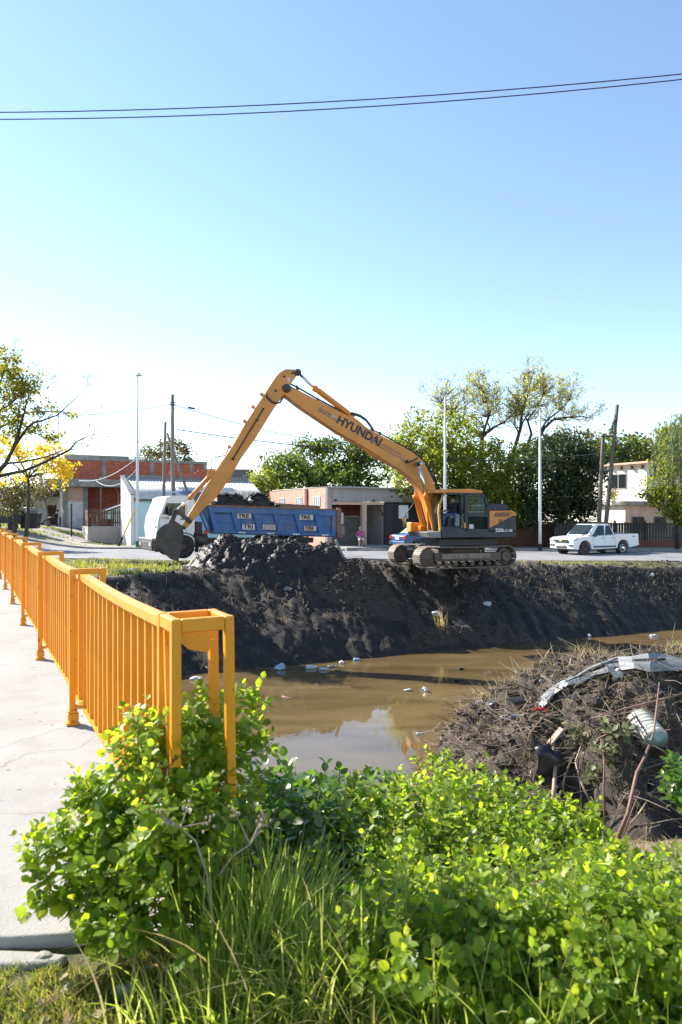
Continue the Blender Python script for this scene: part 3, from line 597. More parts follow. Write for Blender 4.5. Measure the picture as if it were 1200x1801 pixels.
b = X_(); b.tube([pl_(777, 905, NS_-.06), pl_(774.5, 895, NS_-.08), pl_(777, 888, NS_-.06)], .014, 8); b.build('grab_rail', MT['plastic_black'], cab, True)
# front walkway, tool box, mirror
b = side([(723, 918.5), (741, 919.5), (742, 938), (722, 936)], .55, 1.0-.2); o = b.build('tool_box', MT['boom'], exc, bevel=.05)
b = side([(740, 925), (752, 925), (752, 941), (738, 940)], .5, .35); b.build('step_box', MT['boom_bright'], exc, bevel=.03)
b = X_(); OM = .95; fr_ = [(708.5, 910), (714.5, 909.5), (715, 928.5), (708, 928)]
b.tube([pl_(x, y, OM) for x, y in fr_+fr_[:1]], .02, 6); b.tube([pl_(*p, OM) for p in ((712, 910), (716, 901), (725, 890), (731, 880))], .022, 6); b.build('mirror_bracket', MT['plastic_black'], exc, True)
b = side([(709.2, 911), (713.9, 910.6), (714.2, 927.4), (708.9, 927.2)], .04, OM-.02); b.build('mirror_glass', MT['mirror'], exc)
b = side([(752, 937), (760, 937), (762, 946), (756, 945.5)], 2.3, -.9); b.build('front_deck', MT['machine_dark'], exc)
# boom
BO = -.27
boom_pts = [(501, 694.5), (498.6, 685), (502, 678.5), (510, 677.5), (525, 686), (604.7, 727), (650, 754.5), (701, 781.5), (726.5, 795.5), (743.5, 809.5), (753.5, 827), (763, 847), (773, 885), (778, 915), (770, 926), (758, 918), (750, 888), (744, 870.5), (735, 855.5), (723.7, 841.5), (706.7, 827), (678, 810), (638.7, 785), (593, 759), (529.6, 716.5)]
b = side(boom_pts, .54, BO); boom = b.build('boom', MT['boom'], exc, bevel=.022)
def edge_strip(pts, off, w, t, mat, nm, par):
    b = X_(); q = [pl_(x, y, off) for x, y in pts]
    for i in range(len(q)-1): b.bar(q[i], q[i+1], w, t, nU.cross(q[i+1]-q[i]))
    return b.build(nm, mat, par)
edge_strip([(639, 789), (660, 802), (700, 822.5)], 0, .34, .10, MT['boom'], 'lower_guard', boom)
b = X_(); b.cyl(pl_(504.5, 683, BO-.05), pl_(504.5, 683, BO+.59), .17, n=24); b.build('pin_boss', MT['steel_dirty'], boom, True)
b = X_(); b.cyl(pl_(736, 816, BO-.42), pl_(736, 816, BO+.96), .09, n=16); b.build('cylinder_pin', MT['plastic_black'], boom, True)
b = X_(); b.tube([pl_(x, y, BO-.04) for x, y in ((716, 812), (722, 812), (729, 809), (735, 805))], .028, 8); b.cyl(pl_(716, 812, BO-.09), pl_(716, 812, BO), .07, n=12); b.build('hose_fitting', MT['hose'], boom, True)
for dz in (0, 1):
    b = X_(); b.tube([pl_(x, y-dz*.6, -.1+.12*dz) for x, y in ((507, 676), (513, 676.5), (523, 681.5), (559, 702), (593, 720), (606, 727.5))], .028, 6); b.build('hose', MT['hose'], boom, True)
    b = X_(); b.tube([pl_(x, y-dz*2.4, -.12+.2*dz) for x, y in ((617, 728), (625, 730), (634, 733), (644, 740), (651, 749), (657, 758))], .034, 8); b.build('hose', MT['hose'], boom, True)
    b = X_(); b.tube([pl_(x, y, -.12+.2*dz) for x, y in ((652, 754.5), (668, 762), (701, 780), (727, 794), (744, 807.5), (755, 826), (765, 847))], .03, 6); b.build('hose', MT['hose'], boom, True)
for x, y in ((523, 682), (559, 703.5), (593, 721), (668, 762.5), (701, 780), (727, 794), (748, 815), (758, 834)):
    b = X_(); b.box(pl_(x, y, 0), (.09, .5, .09)); b.build('hose_clamp', MT['steel_dirty'], boom)
ub = (pl_(650, 771.5, BO)-pl_(593, 740, BO)).normalized(); vb = ub.cross(nU); vb = vb if vb.z > 0 else -vb
place_text('HYUNDAI', .46, MT['ink'], boom, XC, pl_(590.8, 742.6, BO-.005), ub, vb, .016, .99)
p0 = pl_(656.5, 774, BO-.008); b = X_(); ring = []
for rr_ in (.15, .118):
    ring.append([p0+(ub*math.cos(2*PI*k/24)+vb*math.sin(2*PI*k/24))*rr_ for k in range(24)])
b.add(ring[0]+ring[1], [(k, (k+1) % 24, 24+(k+1) % 24, 24+k) for k in range(24)])
for k in range(4):
    a = PI/4+k*PI/2; c = p0+(ub*math.cos(a)+vb*math.sin(a))*.055; b.prism([c+(ub*math.cos(2*PI*j/10)+vb*math.sin(2*PI*j/10))*.042 for j in range(10)], -nU*.004)
b.build('round_crest', MT['ink_faint'], boom, fix=False)
place_text('Municipalidad', .17, MT['ink_faint'], boom, XC, pl_(662, 777.6, BO-.005), ub, vb, .001, 1.25)
place_text('Secretaría de Servicios Públicos', .105, MT['ink_faint'], boom, XC, pl_(660.5, 782.8, BO-.005), ub, vb, .001, 1.1)
place_text('RECUPERO', .13, MT['ink_faint'], boom, XC, pl_(560.5, 719.6, BO-.005), ub, vb, .003, 1.05)
place_text('LARGO ALCANCE', .10, MT['ink_faint'], boom, XC, pl_(558.8, 722.6, BO-.005), ub, vb, .004, 1.1)
b = X_(); c = pl_(585.5, 732.5, BO-.006); b.prism([c+(ub*math.cos(2*PI*j/14)+vb*math.sin(2*PI*j/14))*.09 for j in range(14)], nU*.004); b.build('round_sticker', MT['sticker'], boom)
# arm (stick)
AO = -.235
arm_pts = [(524.6, 657.5), (523.6, 652), (520.5, 649.6), (503, 649), (492.5, 654.6), (484, 664), (461, 699), (430, 747), (407, 788), (388, 815), (376, 833.5), (363, 855), (346.7, 882), (330, 909), (319.5, 926), (328, 930), (342.5, 913), (359, 894.6), (380, 876), (407, 838), (424, 807), (449, 772), (480, 722), (488.6, 709), (500, 696), (503, 681), (511, 676.5)]
b = side(arm_pts, .47, AO); arm = b.build('arm', MT['boom'], exc, bevel=.022)
b = X_(); b.tube([pl_(x, y, AO-.03) for x, y in ((468.5, 692), (470, 698), (478, 706.5), (486, 709.5), (493, 708), (499, 697))], .034, 8); b.build('hose', MT['hose'], arm, True)
b = X_(); b.tube([pl_(x, y, AO-.03) for x, y in ((463.5, 719.5), (452, 738), (437, 762), (418, 794), (409.5, 808))], .026, 6); b.cyl(pl_(410, 807, AO-.05), pl_(410, 807, AO), .06, n=10); b.build('grease_line', MT['hose'], arm, True)
b = X_(); b.box(pl_(452, 739, AO-.02), (.12, .05, .07)); b.build('pipe_clip', MT['steel_dirty'], arm)
for x, y, r in ((515, 656, .04), (500, 662, .04), (485, 687, .045), (463.5, 719, .04)):
    b = X_(); b.cyl(pl_(x, y, AO-.03), pl_(x, y, AO+.01), r, n=10); b.build('grease_boss', MT['plastic_black'], arm, True)
b = X_(); b.cyl(pl_(524, 655, AO-.07), pl_(524, 655, AO+.54), .14, n=20); b.build('pin_boss', MT['steel_dirty'], arm, True)
b = side([(505, 664), (509.5, 663), (511.5, 669), (507, 673)], .006, AO-.007); b.build('warning_sticker', MT['sticker'], arm)
for x, y in ((462, 694), (447, 716), (432, 741), (405, 786)):
    b = X_(); b.lathe([(.05, -.02), (.075, -.02), (.075, .02), (.05, .02)], pl_(x-1.5, y, AO+.12), nU, 12); b.build('hose_ring', MT['boom'], arm)
b = X_(); b.tube([pl_(x, y, AO+.2) for x, y in ((402, 789), (397, 801), (385, 803), (375, 806), (371, 815), (372.5, 828))], .022, 6); b.build('hose', MT['hose'], arm, True)
b = side([(402, 838), (409, 842), (405, 850), (398, 846), (396, 841)], .3, -.15); b.build('boss_lug', MT['boom'], arm, bevel=.02)
b = side([(366, 826), (378, 826), (383, 836), (374, 845), (364, 838)], .06, -.20); b.build('cylinder_lug', MT['boom'], arm, bevel=.01)
b = side([(366, 826), (378, 826), (383, 836), (374, 845), (364, 838)], .06, .14); b.build('cylinder_lug', MT['boom'], arm, bevel=.01)
# cylinders
def cylinder(nm, a, b0, c, off, rb, rr, mat):
    b = X_(); A, B_, C_ = pl_(*a, off), pl_(*b0, off), pl_(*c, off); d = (C_-B_).normalized()
    b.lathe([(rb*.9, 0), (rb*1.18, .02), (rb*1.18, .16), (rb, .18), (rb, (C_-B_).length-.12), (rb*1.1, (C_-B_).length-.1), (rb*.8, (C_-B_).length)], B_, d, 20)
    o = b.build(nm, mat, exc, True); b = X_(); b.cyl(A, B_+d*.1, rr, n=14); b.cyl(A-nU*.13, A+nU*.13, rr*1.8, n=12); b.build('piston_rod', MT['chrome'], o, True)
    b = X_(); b.tube([B_+d*.3+UP*(rb+.03), C_-d*.2+UP*(rb+.03)], .018, 6); b.build('pipe', mat, o, True); return o
cylinder('arm_cylinder', (524, 655), (551, 681), (622, 735), 0, .105, .055, MT['boom_bright'])
b = side([(612, 729), (618, 731), (629, 738), (641, 748.5), (632, 744), (618, 736)], .08, -.16); b.build('cylinder_lug', MT['boom_bright'], boom, bevel=.01)
b = side([(612, 729), (618, 731), (629, 738), (641, 748.5), (632, 744), (618, 736)], .08, .08); b.build('cylinder_lug', MT['boom_bright'], boom, bevel=.01)
cylinder('boom_cylinder', (736, 816), (749.5, 868), (765, 935), -.52, .10, .06, MT['boom_bright'])
cylinder('boom_cylinder', (721, 818), (730.5, 870), (748, 936), .52, .115, .06, MT['boom_bright'])
cylinder('bucket_cylinder', (309.5, 899), (333, 877.5), (373, 833), -.02, .085, .05, MT['boom'])
for off in (-.27, .19):
    b = side([(306, 896.5), (311, 895.5), (314, 899), (306, 920.5), (300, 922), (298.5, 918)], .06, off); b.build('tilt_link', MT['steel_dirty'], exc, bevel=.01)
    b = side([(307, 899), (312, 895.5), (316, 899), (337, 914), (338, 920), (332.5, 921)], .06, off-.065 if off < 0 else off+.065); b.build('idler_link', MT['steel_dirty'], exc, bevel=.01)
b = X_(); b.cyl(pl_(310, 898.5, -.36), pl_(310, 898.5, .34), .06, n=12); b.cyl(pl_(335, 917.5, -.36), pl_(335, 917.5, .34), .06, n=12); b.build('link_pin', MT['steel_dirty'], exc, True)
# bucket
KO = -.58; KD = 1.16
back = [(313, 922), (301, 919.5), (291, 922.5), (282, 928), (275.5, 937), (274, 947), (277, 957), (287, 971.5), (300, 983.5), (314, 987.5)]
lip = [(317, 974), (320.5, 955), (323.5, 938), (321.5, 928)]
bk_ = None
b = side(back+lip, .04, KO); bk_ = b.build('bucket', MT['bucket'], exc, bevel=.008)
b = side(back+lip, .04, KO+KD-.04); b.build('bucket_side', MT['bucket'], bk_, bevel=.008)
b = X_(); q = [pl_(x, y, KO+.02) for x, y in back]; cen = pl_(304, 950, KO+.02)
inn = [p+(cen-p).normalized()*.045 for p in q]
for i in range(len(q)-1): b.prism([q[i], q[i+1], inn[i+1], inn[i]], nU*(KD-.04))
b.build('bucket_shell', MT['bucket'], bk_)
for k in range(5):
    p = pl_(312, 986.5, KO+.07+k*(KD-.14)/4); d = (pl_(322, 990, 0)-pl_(312, 986.5, 0)).normalized()
    b = X_(); b.hull([p+nU*s*.05+UP*u*.035 for s, u in ((-1, -1), (1, -1), (1, 1), (-1, 1))], [p+d*.22+nU*s*.035+UP*u*.01 for s, u in ((-1, -1), (1, -1), (1, 1), (-1, 1))]); b.build('bucket_tooth', MT['bucket'], bk_)
for off in (-.25, .19):
    b = side([(296, 921), (300, 913), (306, 915), (320, 924), (327, 926), (326, 932), (318, 930)], .06, off); b.build('bucket_ear', MT['steel_dirty'], bk_, bevel=.01)
# operator: sits facing hU
pz = pl_(800, 909, NS_+.58); rzp = math.atan2(hU.y, hU.x)+PI/2
opJ = dict(pelvis=(0, 0, .10), chest=(0, -.04, .47), neck=(0, -.05, .60), head=(0, -.08, .72), shl=(.18, -.03, .52), shr=(-.18, -.03, .52), ell=(.24, -.14, .27), elr=(-.24, -.14, .27), wrl=(.2, -.38, .24), wrr=(-.2, -.38, .24), forearm='top',
    hipl=(.1, -.05, .06), hipr=(-.1, -.05, .06), knl=(.13, -.46, .10), knr=(-.13, -.46, .10), anl=(.13, -.56, -.32), anr=(-.13, -.56, -.32))
person('dark haired operator in navy jacket and jeans seated in the excavator cab', opJ, dict(top=MT['cloth_navy'], leg=MT['cloth_blue']), pz, rzp)
# ---------------------------------------------------------------- dump truck
dT = Vector((math.cos(R(29)), math.sin(R(29)), 0)); nTr = Vector((-dT.y, dT.x, 0))
OT = P(283, 983, 30.3); trk = thing('dump_truck', 'white cab dump truck with worn blue tipper bed full of mud', 'truck', OT)
def tp(px, py, off=0): return onplane(px, py, OT+nTr*off, nTr)
def T_(): return MB(OT)
def tside(pts, d, off=0): b = T_(); b.prism([tp(x, y, off) for x, y in pts], nTr*d); return b
def wheel(parent, c, ax, r, w, org, dual=False, rimmat=None, mt='tyre'):
    """tyre plus rim and hub; ax points outwards"""
    b = MB(org); b.lathe([(r*.56, -w), (r*.9, -w), (r, -w*.82), (r, -w*.2), (r*.93, 0), (r*.60, .0), (r*.56, -.03)], c, ax, 28); ty = b.build('wheel', MT['rubber'], parent, True)
    b = MB(org); b.lathe([(r*.57, -w*.9), (r*.58, -.03), (r*.53, -.015), (r*.48, -.07), (r*.32, -.06), (r*.30, .01), (r*.20, .03), (r*.12, .04), (.01, .04)], c, ax, 24); b.build('rim', rimmat or MT['steel_dirty'], ty, True)
    x = Vector(ax).orthogonal().normalized(); y = Vector(ax).cross(x)
    for k in range(8):
        a = 2*PI*k/8; p = Vector(c)+(x*math.cos(a)+y*math.sin(a))*r*.40
        b = MB(org); b.cyl(p-Vector(ax)*.07, p-Vector(ax)*.03, r*.045, n=8); b.build('wheel_nut', MT['plastic_black'] if rimmat else MT['rust'], ty)
    return ty
prof = [(290.5, 882), (292, 876), (300, 872), (318, 871.6), (338, 874.5), (342.5, 880), (342.5, 936), (340, 941)]
for k in range(9):
    a = R(10+k*19); prof.append((324+21*math.cos(a)*1, 963-22.5*math.sin(a)))
prof += [(301.5, 953), (281, 951), (278, 945), (276.5, 928), (279.5, 909)]
b = tside(prof, 2.45); cabt = b.build('cab', MT['white_paint'], trk, bevel=.07, seg=3)
b = tside([(290, 883.5), (281.2, 907.5), (280.6, 907.5), (289.4, 883.5)], 2.2, .12); b.build('windscreen', MT['lamp_lens'], cabt)
b = tside([(293.5, 884.8), (326, 885.4), (326, 906), (285.8, 904.6)], .012, -.010); b.build('side_window', MT['glass_dark'], cabt)
b = tside([(294.5, 886), (325, 886.5), (325, 905), (287.3, 903.6)], .03, -.002); b.build('window_interior', MT['lamp_lens'], cabt)
b = tside([(305, 885.5), (306, 885.5), (302, 905), (300.8, 905)], .02, -.022); b.build('window_divider', MT['plastic_black'], cabt)
b = tside([(297, 892), (302.4, 891), (303, 907), (297.5, 907.5)], .10, -.32); mi = b.build('side_mirror', MT['plastic_black'], cabt, bevel=.03)
b = T_(); b.tube([tp(297, 891, -.02), tp(298.5, 893, -.28)], .02, 6); b.tube([tp(296, 906, -.02), tp(298.5, 906, -.28)], .02, 6); b.build('mirror_arm', MT['plastic_black'], cabt)
for q in ([(280, 911), (281, 911), (280, 950), (279, 950)], [(327.4, 883), (328.2, 883), (328.2, 938), (327.4, 938)], [(279.5, 928), (327, 929), (327, 929.7), (279.4, 928.8)]):
    b = tside(q, .008, -.004); b.build('door_seam', MT['plaster_grey'], cabt)
b = tside([(318, 912), (324, 912), (324, 914), (318, 914)], .04, -.03); b.build('door_handle', MT['plastic_black'], cabt, bevel=.01)
place_text('17-280', .13, MT['ink_faint'], cabt, OT, tp(283.5, 913, -.008), dT, UP, .002)
b = tside([(272.5, 926), (276, 925.6), (276, 928), (272.5, 928.4)], .03, .02); b.build('indicator_lamp', MT['tail'], cabt, bevel=.01)
# front face: grille slots, emblem
fn = -dT
for k in range(5):
    z = 1.42-.13*k; a = tp(277.5, 915+5*k, .45)-dT*.02; b = T_(); b.bar(a+nTr*.1, a+nTr*1.5, .05, .05); b.build('grille_slot', MT['plastic_black'], cabt)
c = tp(279, 905, 1.2)-dT*.05; b = T_(); b.lathe([(.13, 0), (.16, .0), (.16, .03), (.13, .03)], c-dT*.02, -dT, 20); b.build('round_emblem', MT['chrome'], cabt, True)
b = T_(); b.bar(c-dT*.04+nTr*.06+UP*.09, c-dT*.04-UP*.09, .02, .03, dT); b.bar(c-dT*.04-nTr*.06+UP*.09, c-dT*.04-UP*.09, .02, .03, dT); b.build('emblem_letter', MT['chrome'], cabt)
# bumper
A = tp(279, 952, 0); b = T_(); b.box(A+nTr*1.22-dT*.12+UP*.06, (.4, 2.6, .13), Matrix((dT, nTr, UP)).transposed()); b.build('bumper_step', MT['plastic_grey'], trk, bevel=.03)
b = T_(); b.box(A+nTr*1.22-dT*.13-UP*.22, (.36, 2.5, .42), Matrix((dT, nTr, UP)).transposed()); bm_ = b.build('bumper', MT['steel_dirty'], trk, bevel=.05)
for o_ in (.25, 2.15):
    b = T_(); b.box(A+nTr*o_-dT*.32-UP*.16, (.03, .36, .16), Matrix((dT, nTr, UP)).transposed()); b.build('headlight', MT['lamp_lens'], bm_, bevel=.02)
b = T_(); b.box(A+nTr*.02+dT*.1-UP*.25, (.5, .05, .45), Matrix((dT, nTr, UP)).transposed()); b.build('side_step', MT['plastic_black'], trk, bevel=.02)
wc = tp(323.5, 963, .02); ax = -nTr
arch = T_(); am = [wc+(dT*math.cos(R(a))+UP*math.sin(R(a)))*.64 for a in range(-20, 201, 20)]
for i in range(len(am)-1): arch.bar(am[i]+nTr*.15, am[i+1]+nTr*.15, .05, .34, nTr) if False else arch.prism([am[i]-nTr*.03, am[i+1]-nTr*.03, am[i+1]+nTr*.35, am[i]+nTr*.35], (am[i]-wc).normalized()*.05)
arch.build('mudguard', MT['rubber'], trk)
for o_ in (0, 2.35):
    wheel(trk, wc+nTr*o_+(nTr*.3 if o_ else nTr*0), ax, .50, .30, OT)
for d_ in (4.55, 5.85):
    for o_ in (0.05, 1.9): wheel(trk, wc+dT*d_+nTr*o_-UP*.06, ax, .50, .5, OT)
gd = wc+dT*4.55-UP*.06; b = T_(); am = [gd+(dT*math.cos(R(a))+UP*math.sin(R(a)))*.62 for a in range(50, 181, 20)]
for i in range(len(am)-1): b.prism([am[i]-nTr*.03, am[i+1]-nTr*.03, am[i+1]+nTr*.5, am[i]+nTr*.5], (am[i]-gd).normalized()*.03)
b.build('mudguard', MT['blue_bed'], trk)
for o_ in (.75, 1.65):
    b = T_(); b.bar(wc+nTr*o_+UP*.25-dT*.6, wc+nTr*o_+UP*.18+dT*6.9, .1, .26); b.build('chassis_rail', MT['steel_dirty'], trk)
b = tside([(343.5, 917), (356, 918), (357.5, 941), (343.5, 941)], .5, .1); b.build('air_intake', MT['plastic_black'], trk, bevel=.05)
b = T_(); b.lathe([(.22, -.3), (.3, -.3), (.3, .3), (.22, .3)], tp(352, 950, .35), dT, 18); b.build('fuel_tank', MT['steel_dirty'], trk, True)
b = tside([(358.5, 933), (366, 933), (367, 939), (359, 939)], .05, .0); b.build('side_lamp', MT['tail'], trk)
# tipper bed
D0 = .09; top_l, top_r, bot_r, bot_l = (364.5, 889.5), (597, 897), (591.5, 943.5), (375.5, 936.8)
def lerp2(a, c, t): return (a[0]+(c[0]-a[0])*t, a[1]+(c[1]-a[1])*t)
b = tside([top_l, top_r, bot_r, bot_l], .06, D0); bed = b.build('tipper_bed', MT['blue_bed'], trk)
def bpos(x, f): # f 0 top .. 1 bottom along vertical at px x
    tx = (x-364.5)/(597-364.5); a = 889.5+7.5*tx; c = 936.6+6.9*tx; return (x, a+(c-a)*f)
def rail_(f0, f1, nm, pr=.085, x0=365.5, x1=596):
    b = tside([bpos(x0+11*f0, f0), bpos(x1-5*f0, f0), bpos(x1-5*f1, f1), bpos(x0+11*f1, f1)], pr, D0-pr-.002); return b.build(nm, MT['blue_bed'], bed, bevel=.015)
rail_(0, .24, 'top_rail'); rail_(.90, 1, 'bottom_rail'); 
xs0 = [365.5, 404.5, 442.5, 478, 515, 550, 585]; xs1 = [374.5, 415.5, 453, 489, 526, 561, 596.5]
for i, (x0, x1) in enumerate(zip(xs0, xs1)):
    s_ = 12.5 if i < 6 else -1.5
    b = tside([bpos(x0+s_*.24, .24), bpos(x1+s_*.24*(i < 6), .24), bpos(x1+(s_*.9 if i < 6 else -4), .90), bpos(x0+s_*.9, .90)], .083, D0-.085); b.build('rib', MT['blue_bed'], bed, bevel=.012)
    if i < 6:
        xe = xs0[i+1]; b = tside([bpos(x1+s_*.55, .54), bpos(xe+(12.5 if i < 5 else -1.5)*.55, .54), bpos(xe+(12.5 if i < 5 else -1.5)*.62, .61), bpos(x1+s_*.62, .61)], .03, D0-.032); b.build('cross_rail', MT['blue_bed'], bed, bevel=.01)
b = tside([(364, 887.6), (597.5, 895.4), (597.5, 897.6), (364, 890.2)], .16, -.03); b.build('rusty_top_edge', MT['rust'], bed, bevel=.01)
b = tside([(365.5, 888.5), (597, 896), (591.5, 943.5), (375.5, 937)], .07, 2.35); b.build('far_wall', MT['blue_bed'], bed)
b = tside([(470, 884), (562, 889.5), (564, 897), (470, 893)], .05, 2.2); o = b.build('inner_flap', MT['rust'], bed)
b = tside([(364.5, 889.5), (369, 889.5), (379, 936.8), (375.5, 936.8)], 2.3, D0); b.build('front_wall', MT['blue_bed'], bed)
b = tside([(376, 935), (591.5, 941), (591, 945), (376, 939)], 2.2, .12); b.build('bed_floor', MT['blue_bed'], bed)
b = tside([(320, 862.8), (323, 862.5), (358, 866), (366, 889), (363, 889), (356, 869.5)], 2.2, .1); b.build('canopy', MT['blue_bed'], bed)
for x0, x1 in ((345, 364), (352, 371)):
    b = tside([(x0, 888), (x0+3.5, 888), (x1+4, 936), (x1, 936)], .1, .35); b.build('front_beam', MT['blue_bed'], bed)
b = tside([(593, 893.5), (598.5, 893), (601, 897), (600, 944), (593.5, 944)], .12, -.06); b.build('tailgate_post', MT['rust'], bed, bevel=.02)
b = tside([(598, 901), (604.5, 902), (604.5, 922), (599, 922)], .1, .05); b.build('tail_plate', MT['plastic_white'], bed, bevel=.015)
b = tside([(599, 924), (606.5, 925), (606.5, 941), (599, 940)], .2, .15); b.build('tail_guard', MT['concrete_old'], bed, bevel=.02)
b = tside([(594, 940.5), (604, 941.5), (604, 945), (594, 944)], .06, -.04); b.build('tail_light', MT['tail'], bed)
b = tside([(597, 897), (601, 897), (597, 943.5), (592, 943.5)], 2.3, D0); b.build('tailgate', MT['rust'], bed)
def sticker(x0, y0, x1, y1, txt, mat, sz, off):
    s = (y1-y0); b = tside([(x0, y0), (x1, y0+.6), (x1, y1+.6), (x0, y1)], .008, off); o = b.build('sticker', mat, bed)
    if txt:
        place_text(txt, sz, MT['ink'], bed, OT, tp(x0+1.6, y1-1.6, off-.006), (tp(x1, y1+.6, off)-tp(x0, y1, off)), UP, .009, 1.27)
    return o
MT['sticker_white'] = M('white_sticker', (.75, .75, .74), .55, var=.05)
so = D0-.012
sticker(417.5, 902.6, 442, 911.6, 'TRE', MT['sticker'], .25, -.03)
sticker(426.5, 921.6, 448, 931, 'TRI', MT['sticker_white'], .27, -.03)
sticker(527, 905, 551, 914, 'TRE', MT['sticker'], .25, -.03)
sticker(535.5, 924.6, 556.5, 933.2, 'TRI', MT['sticker'], .25, -.03)
sticker(462.6, 922.6, 485, 931.2, None, MT['sticker'], .2, -.03)
for k, (x, w) in enumerate(((464.5, 9), (475.5, 8), (464, 5), (472, 11))):
    y = 924.6+(k//2)*3.2; b = tside([(x, y), (x+w, y+.2), (x+w, y+1.5), (x, y+1.3)], .004, -.036); b.build('faded_print', MT['ink_faint'], bed)
for x in (420, 470, 515.5, 566):
    b = tside([(x, bpos(x, .965)[1]-1), (x+12, bpos(x+12, .965)[1]-1), (x+12, bpos(x+12, .965)[1]+1), (x, bpos(x, .965)[1]+1)], .006, -.012); b.build('reflector_strip', MT['sticker_white'], bed)
# load of mud
def heap_mesh(name, fn, x0, x1, y0, y1, step, mat, label, cat, noise=(.10, .05), lumps=0, lr=(.04, .13), seed=1, zlift=0, origin=None):
    X, Y = np.meshgrid(np.arange(x0, x1, step), np.arange(y0, y1, step)); sh = X.shape; x, y = X.ravel(), Y.ravel(); h = fn(x, y); p = np.stack([x, y, h], 1)
    m = sstep(.02, .25, h); z = h+m*(noise[0]*fbm(p*1.9+seed, 3)+noise[1]*fbm(p*6+seed, 5, .75)); base = ground_z(x, y) if origin is None else np.full_like(x, origin)
    zz = np.where(h > .015, base+z, base-.12)
    i = np.arange(x.size).reshape(sh); F = np.stack([i[:-1, :-1], i[:-1, 1:], i[1:, 1:], i[1:, :-1]], -1).reshape(-1, 4); keep = (h[F] > .0).any(1); F = F[keep]
    us, inv = np.unique(F, return_inverse=True); F = inv.reshape(F.shape)
    c = Vector(((x0+x1)/2, (y0+y1)/2, float(zz.mean())))
    o = obj(name, raw_mesh(name, np.stack([x, y, zz], 1)[us]-np.array(c), F, True), mat); o.location = c; tag(o, label, cat)
    if lumps:
        b = MB(); r = np.random.default_rng(seed); n = 0; w = np.clip(h, 0, None)**.7; cand = r.choice(len(x), lumps, p=w/w.sum())
        for k in cand:
            rad = r.uniform(0, 1)**2.2*(lr[1]-lr[0])+lr[0]; b.lump((x[k]+r.normal(0, step/2)-c.x, y[k]+r.normal(0, step/2)-c.y, zz[k]+rad*.25-c.z), rad, (1.3, .9, .7), 1, .95, int(k)+seed)
        q = b.build('clods', mat, o, False, fix=False); q['kind'] = 'stuff'
    return o
cl = wc+dT*1.55+nTr*1.2
def load_fn(x, y):
    u = (x-OT.x)*dT.x+(y-OT.y)*dT.y; v = (x-OT.x)*nTr.x+(y-OT.y)*nTr.y
    e = sstep(2.4, 2.8, u)*(1-sstep(7.2, 7.8, u))*sstep(.1, .3, v)*(1-sstep(2.1, 2.35, v))
    return e*(.35+.38*np.exp(-((u-3.0)/.8)**2)+.30*np.exp(-((u-3.9)/.35)**2-((v-.8)/.5)**2)+.50*np.exp(-((u-4.95)/.45)**2-((v-.9)/.7)**2)-.3*sstep(5.2, 6.5, u))
ol = heap_mesh('mud_load', load_fn, OT.x+.5, OT.x+7.6, OT.y, OT.y+7, .07, MT['mud'], 'heap of wet black mud loaded in the blue tipper bed', 'mud', (.20, .12), 700, (.02, .12), 5, origin=2.50)
# ---------------------------------------------------------------- cars
def car_frame(rx, ry, rz_, ang): return Vector((rx, ry, rz_)), R(ang)
def arch_prof(cx, cz, r, n=9, a0=180, a1=0): return [(cx-r*math.cos(PI*k/n), cz+r*math.sin(PI*k/n)) for k in range(n+1)]
pk = thing('pickup_truck', 'white double cab pickup parked on the road near the leaning poles', 'pickup', (13.25, 38.9, -.06), R(27))
W = 1.86
pr_ = [(0.02, .42), (.40, .36)]+arch_prof(.94, .40, .50)+[(1.5, .36), (3.5, .40)]+arch_prof(4.06, .40, .50)+[(4.6, .42), (5.32, .52), (5.38, .70), (5.34, 1.23), (3.38, 1.23), (3.34, 1.19), (1.42, 1.14), (.9, 1.12), (.22, 1.06), (.14, 1.02), (.07, .95), (.02, .72)]
b = MB(); b.prism([(x, 0, z) for x, z in pr_], (0, W, 0)); body = b.build('body', MT['white_paint'], pk, bevel=.085, seg=4)
b = MB(); b.hull([(1.2, .04, 1.13), (3.44, .04, 1.18), (3.44, W-.04, 1.18), (1.2, W-.04, 1.13)], [(1.92, .19, 1.83), (3.12, .19, 1.83), (3.12, W-.19, 1.83), (1.92, W-.19, 1.83)]); gh = b.build('cabin', MT['white_paint'], pk, bevel=.10, seg=4)
def gside(u, t): # u along 1.2..3.44 at base; t height 0..1 on near side plane
    xb = 1.2+(3.44-1.2)*u; xt = 1.92+(3.12-1.92)*u; zb = 1.13+.05*u
    return Vector((xb+(xt-xb)*t, .04+.16*t-.006, zb+(1.83-zb)*t))
for u0, u1, nm in ((.20, .585, 'front_window'), (.66, .93, 'rear_window')):
    b = MB(); b.prism([gside(u0-.05, .06), gside(u1, .06), gside(u1-.01, .88), gside(u0+.02, .88)], (0, -.006, 0)); b.build(nm, MT['glass_dark'], gh)
b = MB(); q = [(1.30, .20, 1.215), (1.30, W-.20, 1.215), (1.83, W-.27, 1.775), (1.83, .27, 1.775)]; b.prism([Vector(p)+Vector((-.028, 0, .012)) for p in q], Vector((-.004, 0, .004))); b.build('windscreen', MT['glass_dark'], gh)
for x in (2.33, 3.18): b = MB(); b.box((x, -.012, 1.02), (.17, .03, .035)); b.build('door_handle', MT['plastic_black'], pk, bevel=.01)
for x in (1.55, 2.50, 3.36): b = MB(); b.box((x, -.002, .83), (.012, .01, .62)); b.build('door_seam', MT['plaster_grey'], pk)
b = MB(); b.box((2.5, -.012, .52), (1.85, .03, .09)); b.build('side_moulding', MT['plastic_black'], pk, bevel=.012)
b = MB(); b.box((1.62, -.10, 1.18), (.12, .2, .15)); b.build('door_mirror', MT['plastic_black'], pk, bevel=.03)
